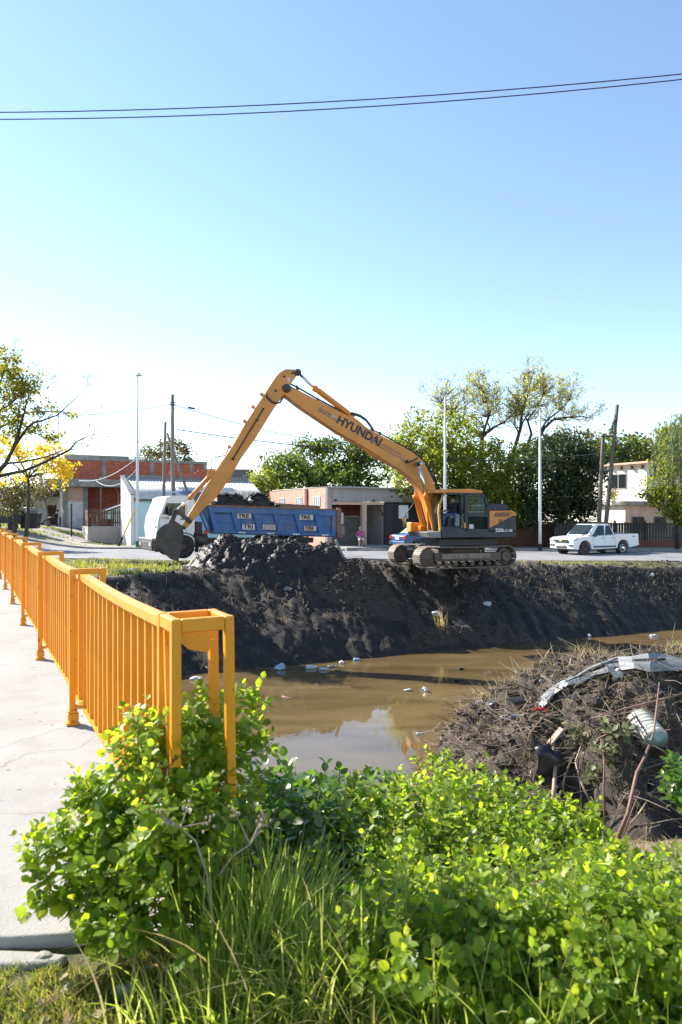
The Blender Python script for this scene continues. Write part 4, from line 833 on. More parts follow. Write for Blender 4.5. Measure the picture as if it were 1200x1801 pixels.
b = MB(); b.box((.005, W/2, .86), (.08, 1.05, .20)); g = b.build('grille', MT['plastic_black'], pk, bevel=.02)
for z in (.80, .92): b = MB(); b.box((-.045, W/2, z), (.02, 1.0, .02)); b.build('grille_bar', MT['chrome'], g)
b = MB(); b.box((-.06, W/2, .88), (.02, .26, .05)); b.box((-.058, W/2, .88), (.02, .1, .1)); b.build('badge', MT['yellow_paint'], g, bevel=.008)
for s, y in ((0, .19), (1, W-.19)):
    b = MB(); b.prism([(.0, y-.19 if s == 0 else y+.19, .86), (.02, y+.16 if s == 0 else y-.16, .86), (.04, y+.16 if s == 0 else y-.16, .98), (.10, y-.195 if s == 0 else y+.195, 1.01), (.42, y-.198 if s == 0 else y+.198, 1.02), (.35, y-.198 if s == 0 else y+.198, .93)], (-.012, -.004 if s == 0 else .004, .006)); b.build('headlight', MT['lamp_lens'], pk)
    b = MB(); b.box((.0, .2 if s == 0 else W-.2, .62), (.09, .34, .09)); b.build('fog_recess', MT['plastic_black'], pk, bevel=.02)
b = MB(); b.box((.0, W/2, .52), (.06, .8, .12)); b.build('lower_intake', MT['plastic_black'], pk, bevel=.02)
b = MB(); b.box((-.035, W/2, .63), (.02, .42, .13)); b.build('number_plate', MT['sticker_white'], pk)
b = MB(); b.box((5.36, .06, 1.0), (.06, .1, .36)); b.build('tail_light', MT['tail'], pk, bevel=.02)
b = MB(); b.box((5.44, W/2, .60), (.16, 1.7, .14)); b.build('rear_bumper', MT['chrome'], pk, bevel=.03)
b = MB(); b.box((4.34, W/2, 1.236), (1.9, W-.12, .03)); b.build('bed_cover', MT['plastic_black'], pk, bevel=.01)
b = MB(); b.box((4.95, -.003, 1.08), (.26, .008, .05)); b.build('side_decal', MT['cloth_grey'], pk)
for x in (.94, 4.06):
    for y, a in ((.02, -1), (W-.02, 1)): wheel(pk, Vector((x, y, .40)), Vector((0, a, 0)), .405, .26, None, rimmat=MT['chrome'] if x > 2 else MT['steel_dirty'])
b = MB(); b.box((2.6, W/2, .40), (4.2, 1.3, .2)); b.build('underbody', MT['plastic_black'], pk)
# blue car: local x from rear (0) to front, near side y=0
bc = thing('parked_car', 'blue saloon car parked behind the excavator tracks, tail towards the garage', 'car', (3.75, 40.0, .17), R(28)); W2 = 1.68
pr_ = [(.04, .42), (.35, .28)]+arch_prof(.88, .30, .36)+[(1.3, .24), (2.9, .24)]+arch_prof(3.38, .30, .36)+[(4.1, .3), (4.25, .55), (4.15, .78), (3.1, .95), (.9, .98), (.14, .98), (.02, .85)]
b = MB(); b.prism([(x, 0, z) for x, z in pr_], (0, W2, 0)); b.build('body', MT['blue_car'], bc, bevel=.06, seg=3)
b = MB(); b.hull([(.55, .03, .95), (3.25, .03, .93), (3.25, W2-.03, .93), (.55, W2-.03, .95)], [(1.15, .22, 1.42), (2.45, .22, 1.42), (2.45, W2-.22, 1.42), (1.15, W2-.22, 1.42)]); g2 = b.build('cabin', MT['blue_car'], bc, bevel=.05, seg=3)
b = MB(); b.prism([Vector(p)+Vector((-.02, 0, .015)) for p in ((.66, .2, 1.03), (.66, W2-.2, 1.03), (1.10, W2-.3, 1.37), (1.10, .3, 1.37))], (-.004, 0, .004)); b.build('rear_screen', MT['lamp_lens'], g2)
for u0, u1 in ((.9, 1.75), (1.85, 2.75)):
    b = MB(); b.prism([(u0+.05, .062, 1.03), (u1, .062, 1.03), (u1-.1*(u1 > 2)-.02, .185, 1.36), (max(u0, 1.17)+.05, .185, 1.36)], (0, -.012, .004)); b.build('side_window', MT['glass_dark'], g2)
for y in (.10, W2-.10): b = MB(); b.box((.04, y, .80), (.10, .22, .20)); b.build('tail_light', MT['tail'], bc, bevel=.03)
b = MB(); b.box((.02, W2/2, .48), (.16, W2+.02, .2)); b.build('rear_bumper', MT['blue_car'], bc, bevel=.05)
b = MB(); b.box((.0, W2/2, .74), (.03, .42, .13)); b.build('number_plate', MT['sticker_white'], bc)
for x in (.88, 3.38):
    for y, a in ((.01, -1), (W2-.01, 1)): wheel(bc, Vector((x, y, .30)), Vector((0, a, 0)), .30, .2, None, rimmat=MT['chrome'])
# ---------------------------------------------------------------- houses (local: x along the front to the right, y away, z up)
HA = R(28)
def loc_of(px, py, Y): return P(px, py, Y)
def corr_roof(pts4, n, amp, mat, parent, name='roof', th=.02):
    """corrugated sheet between near edge (p0->p1) and far edge (p3->p2); ridges run from near to far"""
    p0, p1, p2, p3 = [Vector(p) for p in pts4]; vs = []; m = n*4; b = MB()
    for j in range(2):
        a, c = (p0, p1) if j == 0 else (p3, p2)
        for i in range(m+1): vs.append(a.lerp(c, i/m)+Vector((0, 0, amp*math.sin(i*PI/2))))
    k = m+1; b.add(vs, [(i, i+1, k+i+1, k+i) for i in range(m)]); o = b.build(name, mat, parent, True, fix=False)
    s = o.modifiers.new('solid', 'SOLIDIFY'); s.thickness = th; return o
def window(parent, x, z, w, h, y=0.0, axis='x', bars=0, frame='whitewash', pane_='glass_dark', split=1):
    """window on a wall face; axis x: wall along x facing -y; axis y: wall along y facing -x"""
    def bx(b, u0, z0, u1, z1, d0, d1):
        if axis == 'x': b.rbox((u0, y+d0, z0), (u1, y+d1, z1))
        else: b.rbox((y+d0, u0, z0), (y+d1, u1, z1))
    b = MB(); t = .05
    for (a, c, d, e) in ((x, z, x+w, z+t), (x, z+h-t, x+w, z+h), (x, z+t, x+t, z+h-t), (x+w-t, z+t, x+w, z+h-t)): bx(b, a, c, d, e, -.05, .02)
    for k in range(1, split+1): bx(b, x+w*k/(split+1)-.02, z+t, x+w*k/(split+1)+.02, z+h-t, -.045, .02)
    f = b.build('window', MT[frame], parent); b = MB(); bx(b, x+t, z+t, x+w-t, z+h-t, -.012, .005); b.build('pane', MT[pane_], f)
    if bars:
        for k in range(bars):
            b = MB(); u = x+w*(k+.5)/bars; bx(b, u-.012, z, u+.012, z+h, -.10, -.075); b.build('window_bar', MT['black_metal'], f)
    return f
# turquoise house
p = loc_of(236.5, 958, 47.0); h1 = thing('turquoise_house', 'pale turquoise house with corrugated metal roof behind the white truck cab', 'house', p, HA)
L1, D1, H1 = 9.6, 3.7, 3.05
b = MB(); b.rbox((0, 0, -.6), (L1, .2, H1)); b.build('front_wall', MT['turq'], h1)
b = MB(); b.prism([(-.02, .0, -.6), (-.02, .0, H1+.35), (-.02, D1, H1+1.85), (-.02, D1, -.6)], (-.22, 0, 0)); b.build('side_wall', MT['whitewash'], h1)
b = MB(); b.prism([(L1, .2, -.6), (L1, .2, H1), (L1, D1, H1+1.45), (L1, D1, -.6)], (.2, 0, 0)); b.build('side_wall', MT['turq'], h1)
b = MB(); b.rbox((0, D1-.2, -.6), (L1, D1, H1+1.7)); b.build('back_wall', MT['plaster_grey'], h1)
corr_roof([(.0, -.25, H1+.10), (L1+.2, -.25, H1+.10), (L1+.2, D1-.1, H1+1.72), (.0, D1-.1, H1+1.72)], 46, .022, MT['roof_sheet'], h1)
b = MB(); b.bar((-.14, -.02, H1+.42), (-.14, D1, H1+1.88), .3, .06); b.bar((0, D1, H1+1.78), (L1, D1, H1+1.78), .25, .36); b.build('roof_flashing', MT['asphalt'], h1)
b = MB(); b.rbox((.02, -.05, H1-.12), (L1, .0, H1-.02)); b.build('gutter', MT['plaster_grey'], h1)
bb = MB(); bb.box((0, 0, 0), (.30, .16, .15)); bme_ = bb.mesh('brick'); bme_.materials.append(MT['terracotta'])
st = thing('brick_stack', 'small stack of red bricks on the roof edge of the turquoise house', 'bricks', p+Vector((1.2, 4.1, H1+1.96)), HA)
for r_ in range(3):
    for k in range(7-r_*2): inst('brick', bme_, st, (k*.33+r_*.3+random.uniform(-.03, .03), random.uniform(-.05, .05), .08+r_*.155), (0, 0, random.uniform(-.15, .15)))
st2 = dup(st, p+Vector((2.9, 5.0, H1+1.96)), HA, 'low stack of red bricks beside the bent utility pole on the roof'); st['group'] = st2['group'] = 'bricks stacked on the roof'
# annex between picket yard and house
p = loc_of(168, 930, 53); an = thing('turquoise_annex', 'small turquoise lean-to behind the wooden picket fence', 'shed', p, HA)
b = MB(); b.prism([(0, 0, -1.5), (0, 0, 1.0), (4.4, 0, 2.6), (4.4, 0, -1.5)], (0, 2.5, 0)); b.build('wall', MT['turq'], an)
b = MB(); b.bar((-.4, 1.1, .98), (4.7, 1.1, 2.84), 3.0, .09); b.build('roof', MT['asphalt'], an)
b = MB(); b.rbox((.3, -.04, -.3), (1.3, .02, .75)); b.build('shutter', MT['shutter'], an)
# yard wall with pickets
p = loc_of(154.5, 951, 49.5); yw = thing('picket_wall', 'low grey yard wall topped with brown wooden pickets', 'wall', p, HA); LW, HWALL = 4.1, 1.02
b = MB(); b.rbox((0, 0, -.6), (LW, .18, HWALL)); b.build('wall', MT['plaster_grey'], yw)
b = MB(); b.rbox((0, .18, -.6), (.18, 3.0, HWALL)); b.build('wall', MT['cream'], yw)
pb = MB(); pb.prism([(-.055, 0, 0), (.055, 0, 0), (.055, 0, 1.18), (0, 0, 1.26), (-.055, 0, 1.18)], (0, .025, 0)); pme = pb.mesh('picket'); pme.materials.append(MT['wood_dark'])
for k in range(26):
    if k in (9,): continue
    inst('picket', pme, yw, (.1+k*.155+(0.0), .06, HWALL+.02), (random.uniform(-.02, .02), random.uniform(-.03, .03), 0), (1.25 if k < 8 or k > 22 else .85, 1, random.uniform(.95, 1.03)))
for k in range(14): inst('picket', pme, yw, (.07, .2+k*.125, HWALL+.02), (0, 0, PI/2), (1.1, 1, random.uniform(.97, 1.02)))
for z in (.25, .95): b = MB(); b.rbox((.0, .09, HWALL+z), (LW, .13, HWALL+z+.07)); b.build('fence_rail', MT['wood_dark'], yw)
for x in (0.02, 1.75, 3.55, LW-.08): b = MB(); b.rbox((x, .04, HWALL), (x+.09, .14, HWALL+1.3)); b.build('fence_post', MT['black_metal'], yw)
b = MB(); b.rbox((LW+.02, -.02, -.6), (LW+.12, .1, 2.3)); b.build('gate_post', MT['black_metal'], yw)
b = MB(); b.rbox((-1.05, .9, -.4), (-.95, 1.0, 2.7)); b.build('gate_post', MT['black_metal'], yw)
# red brick house with concrete slab
p = loc_of(112, 946, 56); h3 = thing('brick_house', 'unfinished red hollow brick house with overhanging concrete slab floor', 'house', p, HA)
zs = 4.2
b = MB(); b.rbox((1.0, 2.2, -1), (9.8, 2.45, zs)); b.build('lower_wall', MT['brick'], h3)
b = MB(); b.rbox((.0, .3, -1), (.35, .65, zs)); b.rbox((1.6, .5, -1), (1.95, .85, zs)); b.build('column', MT['concrete_old'], h3)
b = MB(); b.rbox((.36, .4, -1), (1.58, .55, zs-1.2)); b.build('sheet_door', MT['roof_sheet'], h3)
b = MB(); b.rbox((.36, .42, zs-1.19), (1.58, .62, zs-.02)); b.build('infill', MT['pinkish'], h3)
b = MB(); b.rbox((-.05, .66, -1), (.2, 9.5, zs)); b.build('side_wall', MT['cream'], h3)
for y, w in ((1.2, .9), (4.0, .8), (6.6, .9)):
    b = MB(); b.rbox((-.11, y, -.9), (-.06, y+w, 1.7)); b.build('doorway', MT['wood_dark'], h3)
b = MB(); b.rbox((-1.3, -.9, zs), (9.8, 10, zs+.62)); slab = b.build('floor_slab', MT['concrete_old'], h3, bevel=.03)
b = MB(); b.rbox((.4, 2.0, zs+.62), (12.6, 2.25, zs+2.35)); up = b.build('upper_wall', MT['brick'], h3)
for x in (.4, 3.5, 7.6, 11.2, 12.5): b = MB(); b.rbox((x-.16, 1.97, zs+.62), (x+.16, 2.28, zs+2.37)); b.build('column', MT['concrete_old'], up)
b = MB(); b.rbox((.3, 1.95, zs+2.37), (12.7, 2.3, zs+2.62)); b.rbox((.3, 1.96, zs+2.62), (5.6, 2.29, zs+2.85)); b.build('ring_beam', MT['concrete_old'], up)
b = MB(); b.rbox((.4, 2.25, zs+.62), (.65, 9, zs+2.4)); b.build('upper_wall', MT['brick'], up)
for k in range(12): b = MB(); b.tube([(6+k*.25, 2.1, zs+2.6), (6+k*.25+random.uniform(-.05, .05), 2.1, zs+2.6+random.uniform(.3, .6))], .012, 5); b.build('rebar', MT['rust'], up)
b = MB(); b.tube([(2.8, -.8, 0), (2.8, -.8, zs+.9)], .05, 8); b.build('drain_pipe', MT['pole_wood'], h3, True)
b = MB(); b.tube([(4.7, 2.1, 1.6), (4.7, 2.0, zs-.5), (4.5, 1.9, zs-.05), (4.3, 1.5, zs)], .035, 8); b.build('bent_pipe', MT['cream'], h3, True)
# awning and pale row at far left
p = loc_of(64, 926, 60); h4 = thing('pale_house', 'pale low house with dark awning at the far left', 'house', p, HA)
b = MB(); b.rbox((-4.5, 0, -1.5), (2.6, 4, 3.1)); b.build('wall', MT['whitewash'], h4)
b = MB(); b.rbox((-5, -1.6, 3.05), (3.2, 4, 3.3)); b.build('roof', MT['concrete_old'], h4)
b = MB(); b.bar((-2.6, -1.5, 2.8), (3.0, -1.5, 2.8), 2.6, .35); b.build('awning', MT['shutter'], h4)
for x in (-3.6, -1.6, .9): b = MB(); b.rbox((x, -.05, -.8), (x+.85, .0, 1.9)); b.build('door', MT['wood_dark'], h4)
for x in (-.4, 2.2): b = MB(); b.rbox((x, -.2, -1), (x+.35, .0, 2.9)); b.build('column', MT['cream'], h4)
# dark parapet building behind
p = loc_of(318, 880, 66); h5 = thing('grey_building', 'flat roofed dark grey building behind the corrugated roof', 'building', p, R(6))
b = MB(); b.rbox((0, 0, -3), (6.8, 5, 2.9)); w5 = b.build('wall', MT['asphalt'], h5)
b = MB(); b.rbox((-.1, -.1, 2.91), (6.9, 5, 3.05)); b.build('coping', MT['plaster_grey'], w5)
b = MB(); b.lathe([(.34, 0), (.36, .05), (.3, .5), (.1, .62)], (1.4, -.5, 1.0), (0, 0, 1), 16); b.build('water_tank', MT['whitewash'], w5, True)
p = loc_of(440, 900, 56); h6 = thing('low_shed', 'low pale sheet roofed shed with dry grass growing in front', 'shed', p-Vector((3.3, 0, 0)), HA)
b = MB(); b.rbox((0, 0, -2), (3.6, 4, 1.2)); b.build('wall', MT['plaster_grey'], h6)
corr_roof([(-.2, -.3, 1.2), (3.9, -.3, 1.2), (3.9, 4.2, 2.4), (-.2, 4.2, 2.4)], 18, .02, MT['roof_sheet'], h6)
# pink garage
p = loc_of(575, 962, 46); g = thing('pink_garage', 'pink brick garage with open carport and black roller shutter', 'garage', p, HA)
HG = 4.02; FH = .95
b = MB(); b.rbox((-.0, .0, -.3), (.22, 10.2, HG)); sw = b.build('side_wall', MT['pink'], g)
for y, h_ in ((1.0, 1.0), (4.0, 1.0), (7.2, 1.0)):
    window(g, y, 2.75, .95, .68, y=-.0, axis='y', split=2, pane_='lamp_lens')
for y in (3.2, 6.2, 8.9): b = MB(); b.tube([(-.07, y, .4), (-.07, y, 3.0)], .05, 8); b.build('drain_pipe', MT['rust'], sw, True)
b = MB(); b.rbox((-.10, 3.0, .5), (.0, 3.35, HG)); b.build('chimney_stack', MT['brick_dark'], sw)
b = MB(); b.rbox((.0, -.06, -.3), (.36, .22, HG-.02)); b.build('corner_pillar', MT['plaster_grey'], g)
b = MB(); b.rbox((.38, -.10, HG-.95), (8.4, .16, HG-.02)); fs = b.build('fascia', MT['plaster_grey'], g)
for x in (.6, 3.6, 6.2): b = MB(); b.box((x, -.14, HG-.86), (.16, .08, .12)); b.build('bracket', MT['black_metal'], fs)
b = MB(); b.rbox((.38, -.04, HG-1.16), (4.5, .1, HG-.97)); b.build('lintel', MT['pinkish'], g)
corr_roof([(.1, -.5, HG+.05), (8.8, -.5, HG+.05), (8.8, 10, HG+.08), (.1, 10, HG+.08)], 40, .02, MT['roof_sheet'], g)
b = MB(); b.rbox((.1, -.52, HG-.04), (8.8, -.44, HG+.03)); b.build('roof_edge', MT['plaster_grey'], g)
b = MB(); b.rbox((2.75, -.05, -.3), (3.08, .25, HG-1.17)); b.build('pillar', MT['pinkish'], g)
b = MB(); b.rbox((.4, 3.4, -.3), (4.6, 3.6, 2.05)); b.build('back_wall', MT['concrete_old'], g)
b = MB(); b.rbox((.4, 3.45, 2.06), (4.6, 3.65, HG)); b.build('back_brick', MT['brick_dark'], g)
b = MB(); b.rbox((4.5, .16, -.3), (4.65, 3.6, HG-1)); b.build('inner_wall', MT['plaster_grey'], g)
b = MB(); b.bar((3.95, .0, HG-1.15), (4.48, .0, HG-1.9), .1, .1); b.build('knee_brace', MT['wood_dark'], g)
sl = MB(); sl.prism([(0, 0, 0), (0, -.035, .03), (0, -.035, .10), (0, 0, .125)], (3.8, 0, 0)); sme_ = sl.mesh('shutter_slat'); sme_.materials.append(MT['shutter'])
b = MB(); b.rbox((4.55, .05, -.3), (8.4, .12, HG-.97)); sh = b.build('roller_shutter', MT['shutter'], g)
for k in range(25): inst('shutter_slat', sme_, sh, (4.58, .048, -.05+k*.125))
b = MB(); b.rbox((5.75, -.02, 1.9), (6.55, .0, 2.85)); b.build('notice', MT['sticker_white'], sh)
b = MB(); b.rbox((-.1, -3.0, -.25), (4.2, -.08, .08)); b.build('forecourt', MT['concrete'], g, bevel=.02)
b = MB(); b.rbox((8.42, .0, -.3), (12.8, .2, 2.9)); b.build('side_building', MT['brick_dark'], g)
# cream house on the right
p = loc_of(1138, 940, 57); hr = thing('cream_house', 'two storey cream house with barred upper window behind the dark fence', 'house', p, HA)
zt, zm = 5.95, 2.85
b = MB(); b.rbox((0, 0, zm-.4), (5.5, 9.5, zt)); uw = b.build('upper_wall', MT['cream'], hr)
b = MB(); b.rbox((-.35, -.35, zt), (5.7, 9.8, zt+.16)); b.build('cornice', MT['pinkish'], hr)
for k in range(9): b = MB(); b.rbox((-.28, .3+k*1.05, zt-.38), (.0, .5+k*1.05, zt-.14)); b.build('beam_end', MT['wood_dark'], uw)
window(hr, 2.0, zm+1.05, 1.75, 1.3, y=0, axis='y', bars=9, split=1)
b = MB(); b.rbox((-.03, 5.6, zm-.3), (.02, 6.9, zm+2.2)); b.build('balcony_door', MT['wood_dark'], uw)
b = MB(); b.rbox((-2.9, -.2, -1.8), (-.0, 9.5, zm-.42)); lw = b.build('lower_wall', MT['cream'], hr)
b = MB(); b.rbox((.01, -.1, -1.8), (6.5, .2, zm-.42)); b.build('lower_front', MT['pinkish'], hr)
b = MB(); b.rbox((-2.9, -.24, -1.8), (-.0, -.21, zm-.5)); b.build('front_plaster', MT['pinkish'], lw)
b = MB(); b.rbox((-3.2, -.9, zm-.41), (6.6, 9.5, zm-.1)); b.build('balcony_slab', MT['concrete_old'], hr, bevel=.03)
for x in (-2.2, .7, 3.2): window(hr, x, .15, 1.5, 1.35, y=-.25 if x < 0 else -.12, axis='x', bars=8, frame='concrete_old')
b = MB(); b.rbox((-2.4, 4.2, zm-.1), (-1.7, 4.9, zm+.65)); b.build('air_unit', MT['plaster_grey'], hr, bevel=.04)
# dark fence with brick base
p = loc_of(1040, 967, 46.5); df = thing('railing_fence', 'dark boarded iron fence on a low red brick base behind the pickup', 'fence', p, R(0))
b = MB(); b.rbox((-2.5, 0, -.3), (12, .2, .62)); b.build('brick_base', MT['brick_dark'], df)
fb = MB(); fb.box((0, 0, .62), (.16, .03, 1.24)); fme = fb.mesh('fence_board'); fme.materials.append(MT['shutter'])
for k in range(76): inst('fence_board', fme, df, (-2.4+k*.19, .1, .62), (0, 0, 0), (1, 1, random.uniform(.98, 1.02)))
for k in range(8): b = MB(); b.rbox((-2.5+k*2.05, .03, .6), (-2.4+k*2.05, .17, 2.0)); b.build('fence_post', MT['black_metal'], df)
for z in (.8, 1.7): b = MB(); b.rbox((-2.5, .13, z), (12, .17, z+.06)); b.build('fence_rail', MT['black_metal'], df)
p = loc_of(1168, 945, 62); nb = thing('brown_house', 'low salmon house partly hidden by the light green tree at the right edge', 'house', p, HA)
b = MB(); b.rbox((0, 0, -2), (8, 6, 2.2)); b.build('wall', MT['pinkish'], nb); b = MB(); b.rbox((-.3, -.4, 2.21), (8.4, 6.3, 2.45)); b.build('roof', MT['concrete_old'], nb)
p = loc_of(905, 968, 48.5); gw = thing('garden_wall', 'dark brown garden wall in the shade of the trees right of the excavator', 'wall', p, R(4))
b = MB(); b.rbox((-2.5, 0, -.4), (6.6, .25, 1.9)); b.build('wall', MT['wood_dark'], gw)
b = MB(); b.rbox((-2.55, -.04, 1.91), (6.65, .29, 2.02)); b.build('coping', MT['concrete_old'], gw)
# ---------------------------------------------------------------- seated people
def plastic_chair(label, loc, rz, mat, group=None):
    t = thing('garden_chair', label, 'chair', loc, rz, group)
    b = MB(); b.box((0, 0, .42), (.46, .46, .04)); b.build('seat', mat, t, bevel=.015); b = MB(); b.bar((0, .22, .44), (0, .32, .90), .04, .44, (1, 0, 0)); b.build('backrest', mat, t, bevel=.015)
    for x in (-.22, .22):
        for y in (-.2, .2): b = MB(); b.tube([(x*1.15, y*1.2, 0), (x, y, .42)], .022, 6); b.build('leg', mat, t)
        b = MB(); b.tube([(x*1.1, -.2, .42), (x*1.15, -.2, .64), (x*1.15, .25, .66)], .022, 6); b.build('armrest', mat, t)
    return t
pp_ = P(634, 962, 45.0); rz = R(10)
plastic_chair('black garden chair under the person in the pink shirt', pp_, rz, MT['plastic_black'])
seatJ = dict(pelvis=(0, .06, .55), chest=(0, .08, .92), neck=(0, .05, 1.06), head=(0, .01, 1.19), shl=(.19, .07, .99), shr=(-.19, .07, .99), ell=(.29, -.05, .74), elr=(-.29, -.05, .74), wrl=(.14, -.30, .68), wrr=(-.14, -.30, .68),
    hipl=(.1, -.02, .52), hipr=(-.1, -.02, .52), knl=(.14, -.42, .52), knr=(-.14, -.42, .52), anl=(.15, -.44, .09), anr=(-.15, -.44, .09), shin='skin')
person('person in a magenta shirt and pale shorts sitting in front of the garage', seatJ, dict(top=MT['cloth_pink'], leg=MT['cream']), pp_, rz, cap=MT['plaster_grey'])
pp2 = P(94, 926, 52); rz2 = R(-75)
plastic_chair('dark chair under the person reclining by the pale houses', pp2, rz2, MT['cloth_dark'])
recJ = dict(seatJ, chest=(0, .20, .88), neck=(0, .27, 1.02), head=(0, .28, 1.15), shl=(.19, .2, .96), shr=(-.19, .2, .96), knl=(.13, -.44, .58), knr=(-.13, -.44, .58), anl=(.13, -.80, .25), anr=(-.13, -.80, .25), shin='leg')
person('person in dark clothes reclining on a chair by the pale houses', recJ, dict(top=MT['cloth_dark'], leg=MT['cloth_dark']), pp2, rz2)
# dark trailer and bin on the left
p = P(14, 934, 46); tl = thing('utility_trailer', 'dark flatbed trailer with a pale tarp over it at the left edge', 'trailer', p, R(10))
b = MB(); b.rbox((-1.4, 0, .55), (.85, 1.4, 1.45)); b.build('box', MT['shutter'], tl, bevel=.03)
b = MB(); b.prism([(-1.4, -.02, 1.46), (.8, -.02, 1.46), (.55, -.02, 1.72), (-.1, -.02, 1.98), (-.5, -.02, 1.86), (-1.0, -.02, 1.95)], (0, 1.4, 0)); b.build('tarp', MT['tarp'], tl, bevel=.05)
for x in (-.8, .3): wheel(tl, Vector((x, -.02, .33)), Vector((0, -1, 0)), .33, .2, None)
b = MB(); b.bar((.85, .7, .5), (2.1, .7, .45), .08, .1); b.build('drawbar', MT['black_metal'], tl)
p = P(50, 931, 46.5); bn = thing('rubbish_container', 'dark square rubbish container with torn bags on top by the trailer', 'container', p, R(5))
b = MB(); b.hull([(-.5, 0, .05), (.5, 0, .05), (.5, .8, .05), (-.5, .8, .05)], [(-.6, -.1, 1.0), (.6, -.1, 1.0), (.6, .9, 1.0), (-.6, .9, 1.0)]); b.build('bin', MT['shutter'], bn, bevel=.03)
b = MB(); b.rbox((-.63, -.13, 1.0), (.63, .93, 1.08)); b.build('rim', MT['black_metal'], bn)
for k, (x, y) in enumerate(((-.25, .3), (.2, .4), (0, .6))): b = MB(); b.lump((x, y, 1.2), .3, (1, 1, .9), 2, .4, k); b.build('bag', MT['tarp'] if k == 0 else MT['cloth_grey'], bn, True)
# ---------------------------------------------------------------- trees
LM = {}
LM['yellow'] = leaf_mat('yellow_leaves', [(.36, .28, .015), (.48, .38, .02), (.42, .35, .025), (.24, .25, .025)], .5)
LM['lime'] = leaf_mat('yellow_green_leaves', [(.06, .095, .014), (.12, .15, .02), (.20, .20, .022), (.085, .12, .016)], .5)
LM['green'] = leaf_mat('dark_green_leaves', [(.026, .05, .012), (.045, .078, .016), (.07, .105, .018), (.13, .15, .022)], .4)
LM['deep'] = leaf_mat('deep_green_leaves', [(.016, .028, .012), (.024, .04, .014), (.032, .05, .016), (.05, .065, .018)], .25)
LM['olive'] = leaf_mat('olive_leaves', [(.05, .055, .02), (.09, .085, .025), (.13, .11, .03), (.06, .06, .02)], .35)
LM['willow'] = leaf_mat('willow_leaves', [(.06, .10, .03), (.09, .135, .04), (.12, .17, .05), (.08, .12, .03)], .45)
LM['sparse'] = leaf_mat('thin_autumn_leaves', [(.18, .21, .05), (.30, .31, .07), (.38, .35, .09), (.14, .17, .04)], .5)
def leaf_quads(C, size, rng, droop=0.0, aspect=.55):
    """rhombic leaves at C"""
    n = len(C); a = rng.normal(size=(n, 3)); a[:, 2] -= droop; a /= np.linalg.norm(a, axis=1, keepdims=True)
    r = rng.normal(size=(n, 3)); b = np.cross(a, r); b /= np.linalg.norm(b, axis=1, keepdims=True)+1e-9
    s = size*rng.uniform(.6, 1.35, (n, 1)); V = np.stack([C-a*s*.5, C+b*s*aspect*.5, C+a*s*.5, C-b*s*aspect*.5], 1).reshape(-1, 3)
    F = np.arange(4*n).reshape(-1, 4); return V, F
def leaf_obj(name, C, size, mat, parent, rng, droop=0, aspect=.55, org=None):
    C = np.asarray(C)-(np.array(org) if org is not None else 0); V, F = leaf_quads(C, size, rng, droop, aspect)
    tint = np.repeat(np.clip(rng.uniform(0, .999, len(C)), 0, .999), 4); return obj(name, raw_mesh(name, V, F, False, {'tint': tint}), mat, parent)
def crown_points(ells, n, rng, sig=.33, nclump=None):
    """leaf positions gathered in clumps through ellipsoid volumes, thin in the middle"""
    E = np.array(ells, float); vol = (E[:, 3]*E[:, 4]*E[:, 5])**.8; pr = vol/vol.sum(); nc = nclump or max(20, n//55)
    k = rng.choice(len(E), nc, p=pr); d = rng.normal(size=(nc, 3)); d /= np.linalg.norm(d, axis=1, keepdims=True); rad = rng.uniform(.35, 1.0, (nc, 1))**.45
    ctr = E[k, :3]+d*rad*E[k, 3:6]; w = rng.uniform(.3, 1.6, nc); j = rng.choice(nc, n, p=w/w.sum()); sc = sig*rng.uniform(.6, 1.4, (nc, 1))
    return ctr[j]+rng.normal(size=(n, 3))*sc[j]*np.array([1, 1, .75]), ctr
def tree(name, label, base, ells, n, size, mat, cat='tree', trunk_r=.16, seed=1, bark='bark', sig=.33, group=None, droop=0, fork=None, limbs=16, aspect=.55):
    rng = np.random.default_rng(seed); base = Vector(base); t = thing(name, label, cat, base, 0, group)
    pts, ctr = crown_points(ells, n, rng, sig); E = np.array(ells); mid = Vector(E[:, :3].mean(0)); zl = E[:, 2].min()-E[:, 5].max()*.2
    fk = Vector((base.x*.7+mid.x*.3, base.y*.7+mid.y*.3, max(base.z+.8, min(zl, base.z+2.2)))) if fork is None else Vector(fk0) if False else Vector(fork)
    b = MB(base); b.tube([base-Vector((0, 0, .3)), base.lerp(fk, .5)+Vector((.06, 0, 0)), fk], [trunk_r*1.25, trunk_r, trunk_r*.85], 10); tr = b.build('trunk', MT[bark], t, True)
    b = MB(base); idx = rng.choice(len(ctr), min(limbs, len(ctr)), replace=False)
    for i in idx:
        c = Vector(ctr[i]); m = fk.lerp(c, .5)+Vector(rng.normal(0, .25, 3)); b.tube([fk, m, c], [trunk_r*.5, trunk_r*.26, trunk_r*.08], 6)
    b.build('limb', MT[bark], t, True); leaf_obj('crown', pts, size, mat, t, rng, droop, aspect, base); return t
def E_(px, py, Y, rx, ry=None, rz=None): # ellipsoid from its middle and half sizes in metres
    p = P(px, py, Y); return (p.x, p.y, p.z, rx, ry or rx, rz or rx)
def gbase(px, Y): x = (px-600)/FPX*Y; return (x, Y, gz(x, Y))
tree('broad_tree', 'broad dense dark green tree behind the pink garage', gbase(590, 66), [E_(500, 835, 64, 2.4, 2, 1.9), E_(545, 812, 66, 2.8, 2.5, 2.1), E_(600, 808, 66, 3.0, 2.6, 2.1), E_(645, 830, 65, 2.6, 2.2, 2.4), E_(575, 845, 63, 3.0, 2, 1.8), E_(480, 860, 62, 1.8, 1.6, 1.4)], 15000, .34, LM['green'], seed=3, trunk_r=.3, sig=.5)
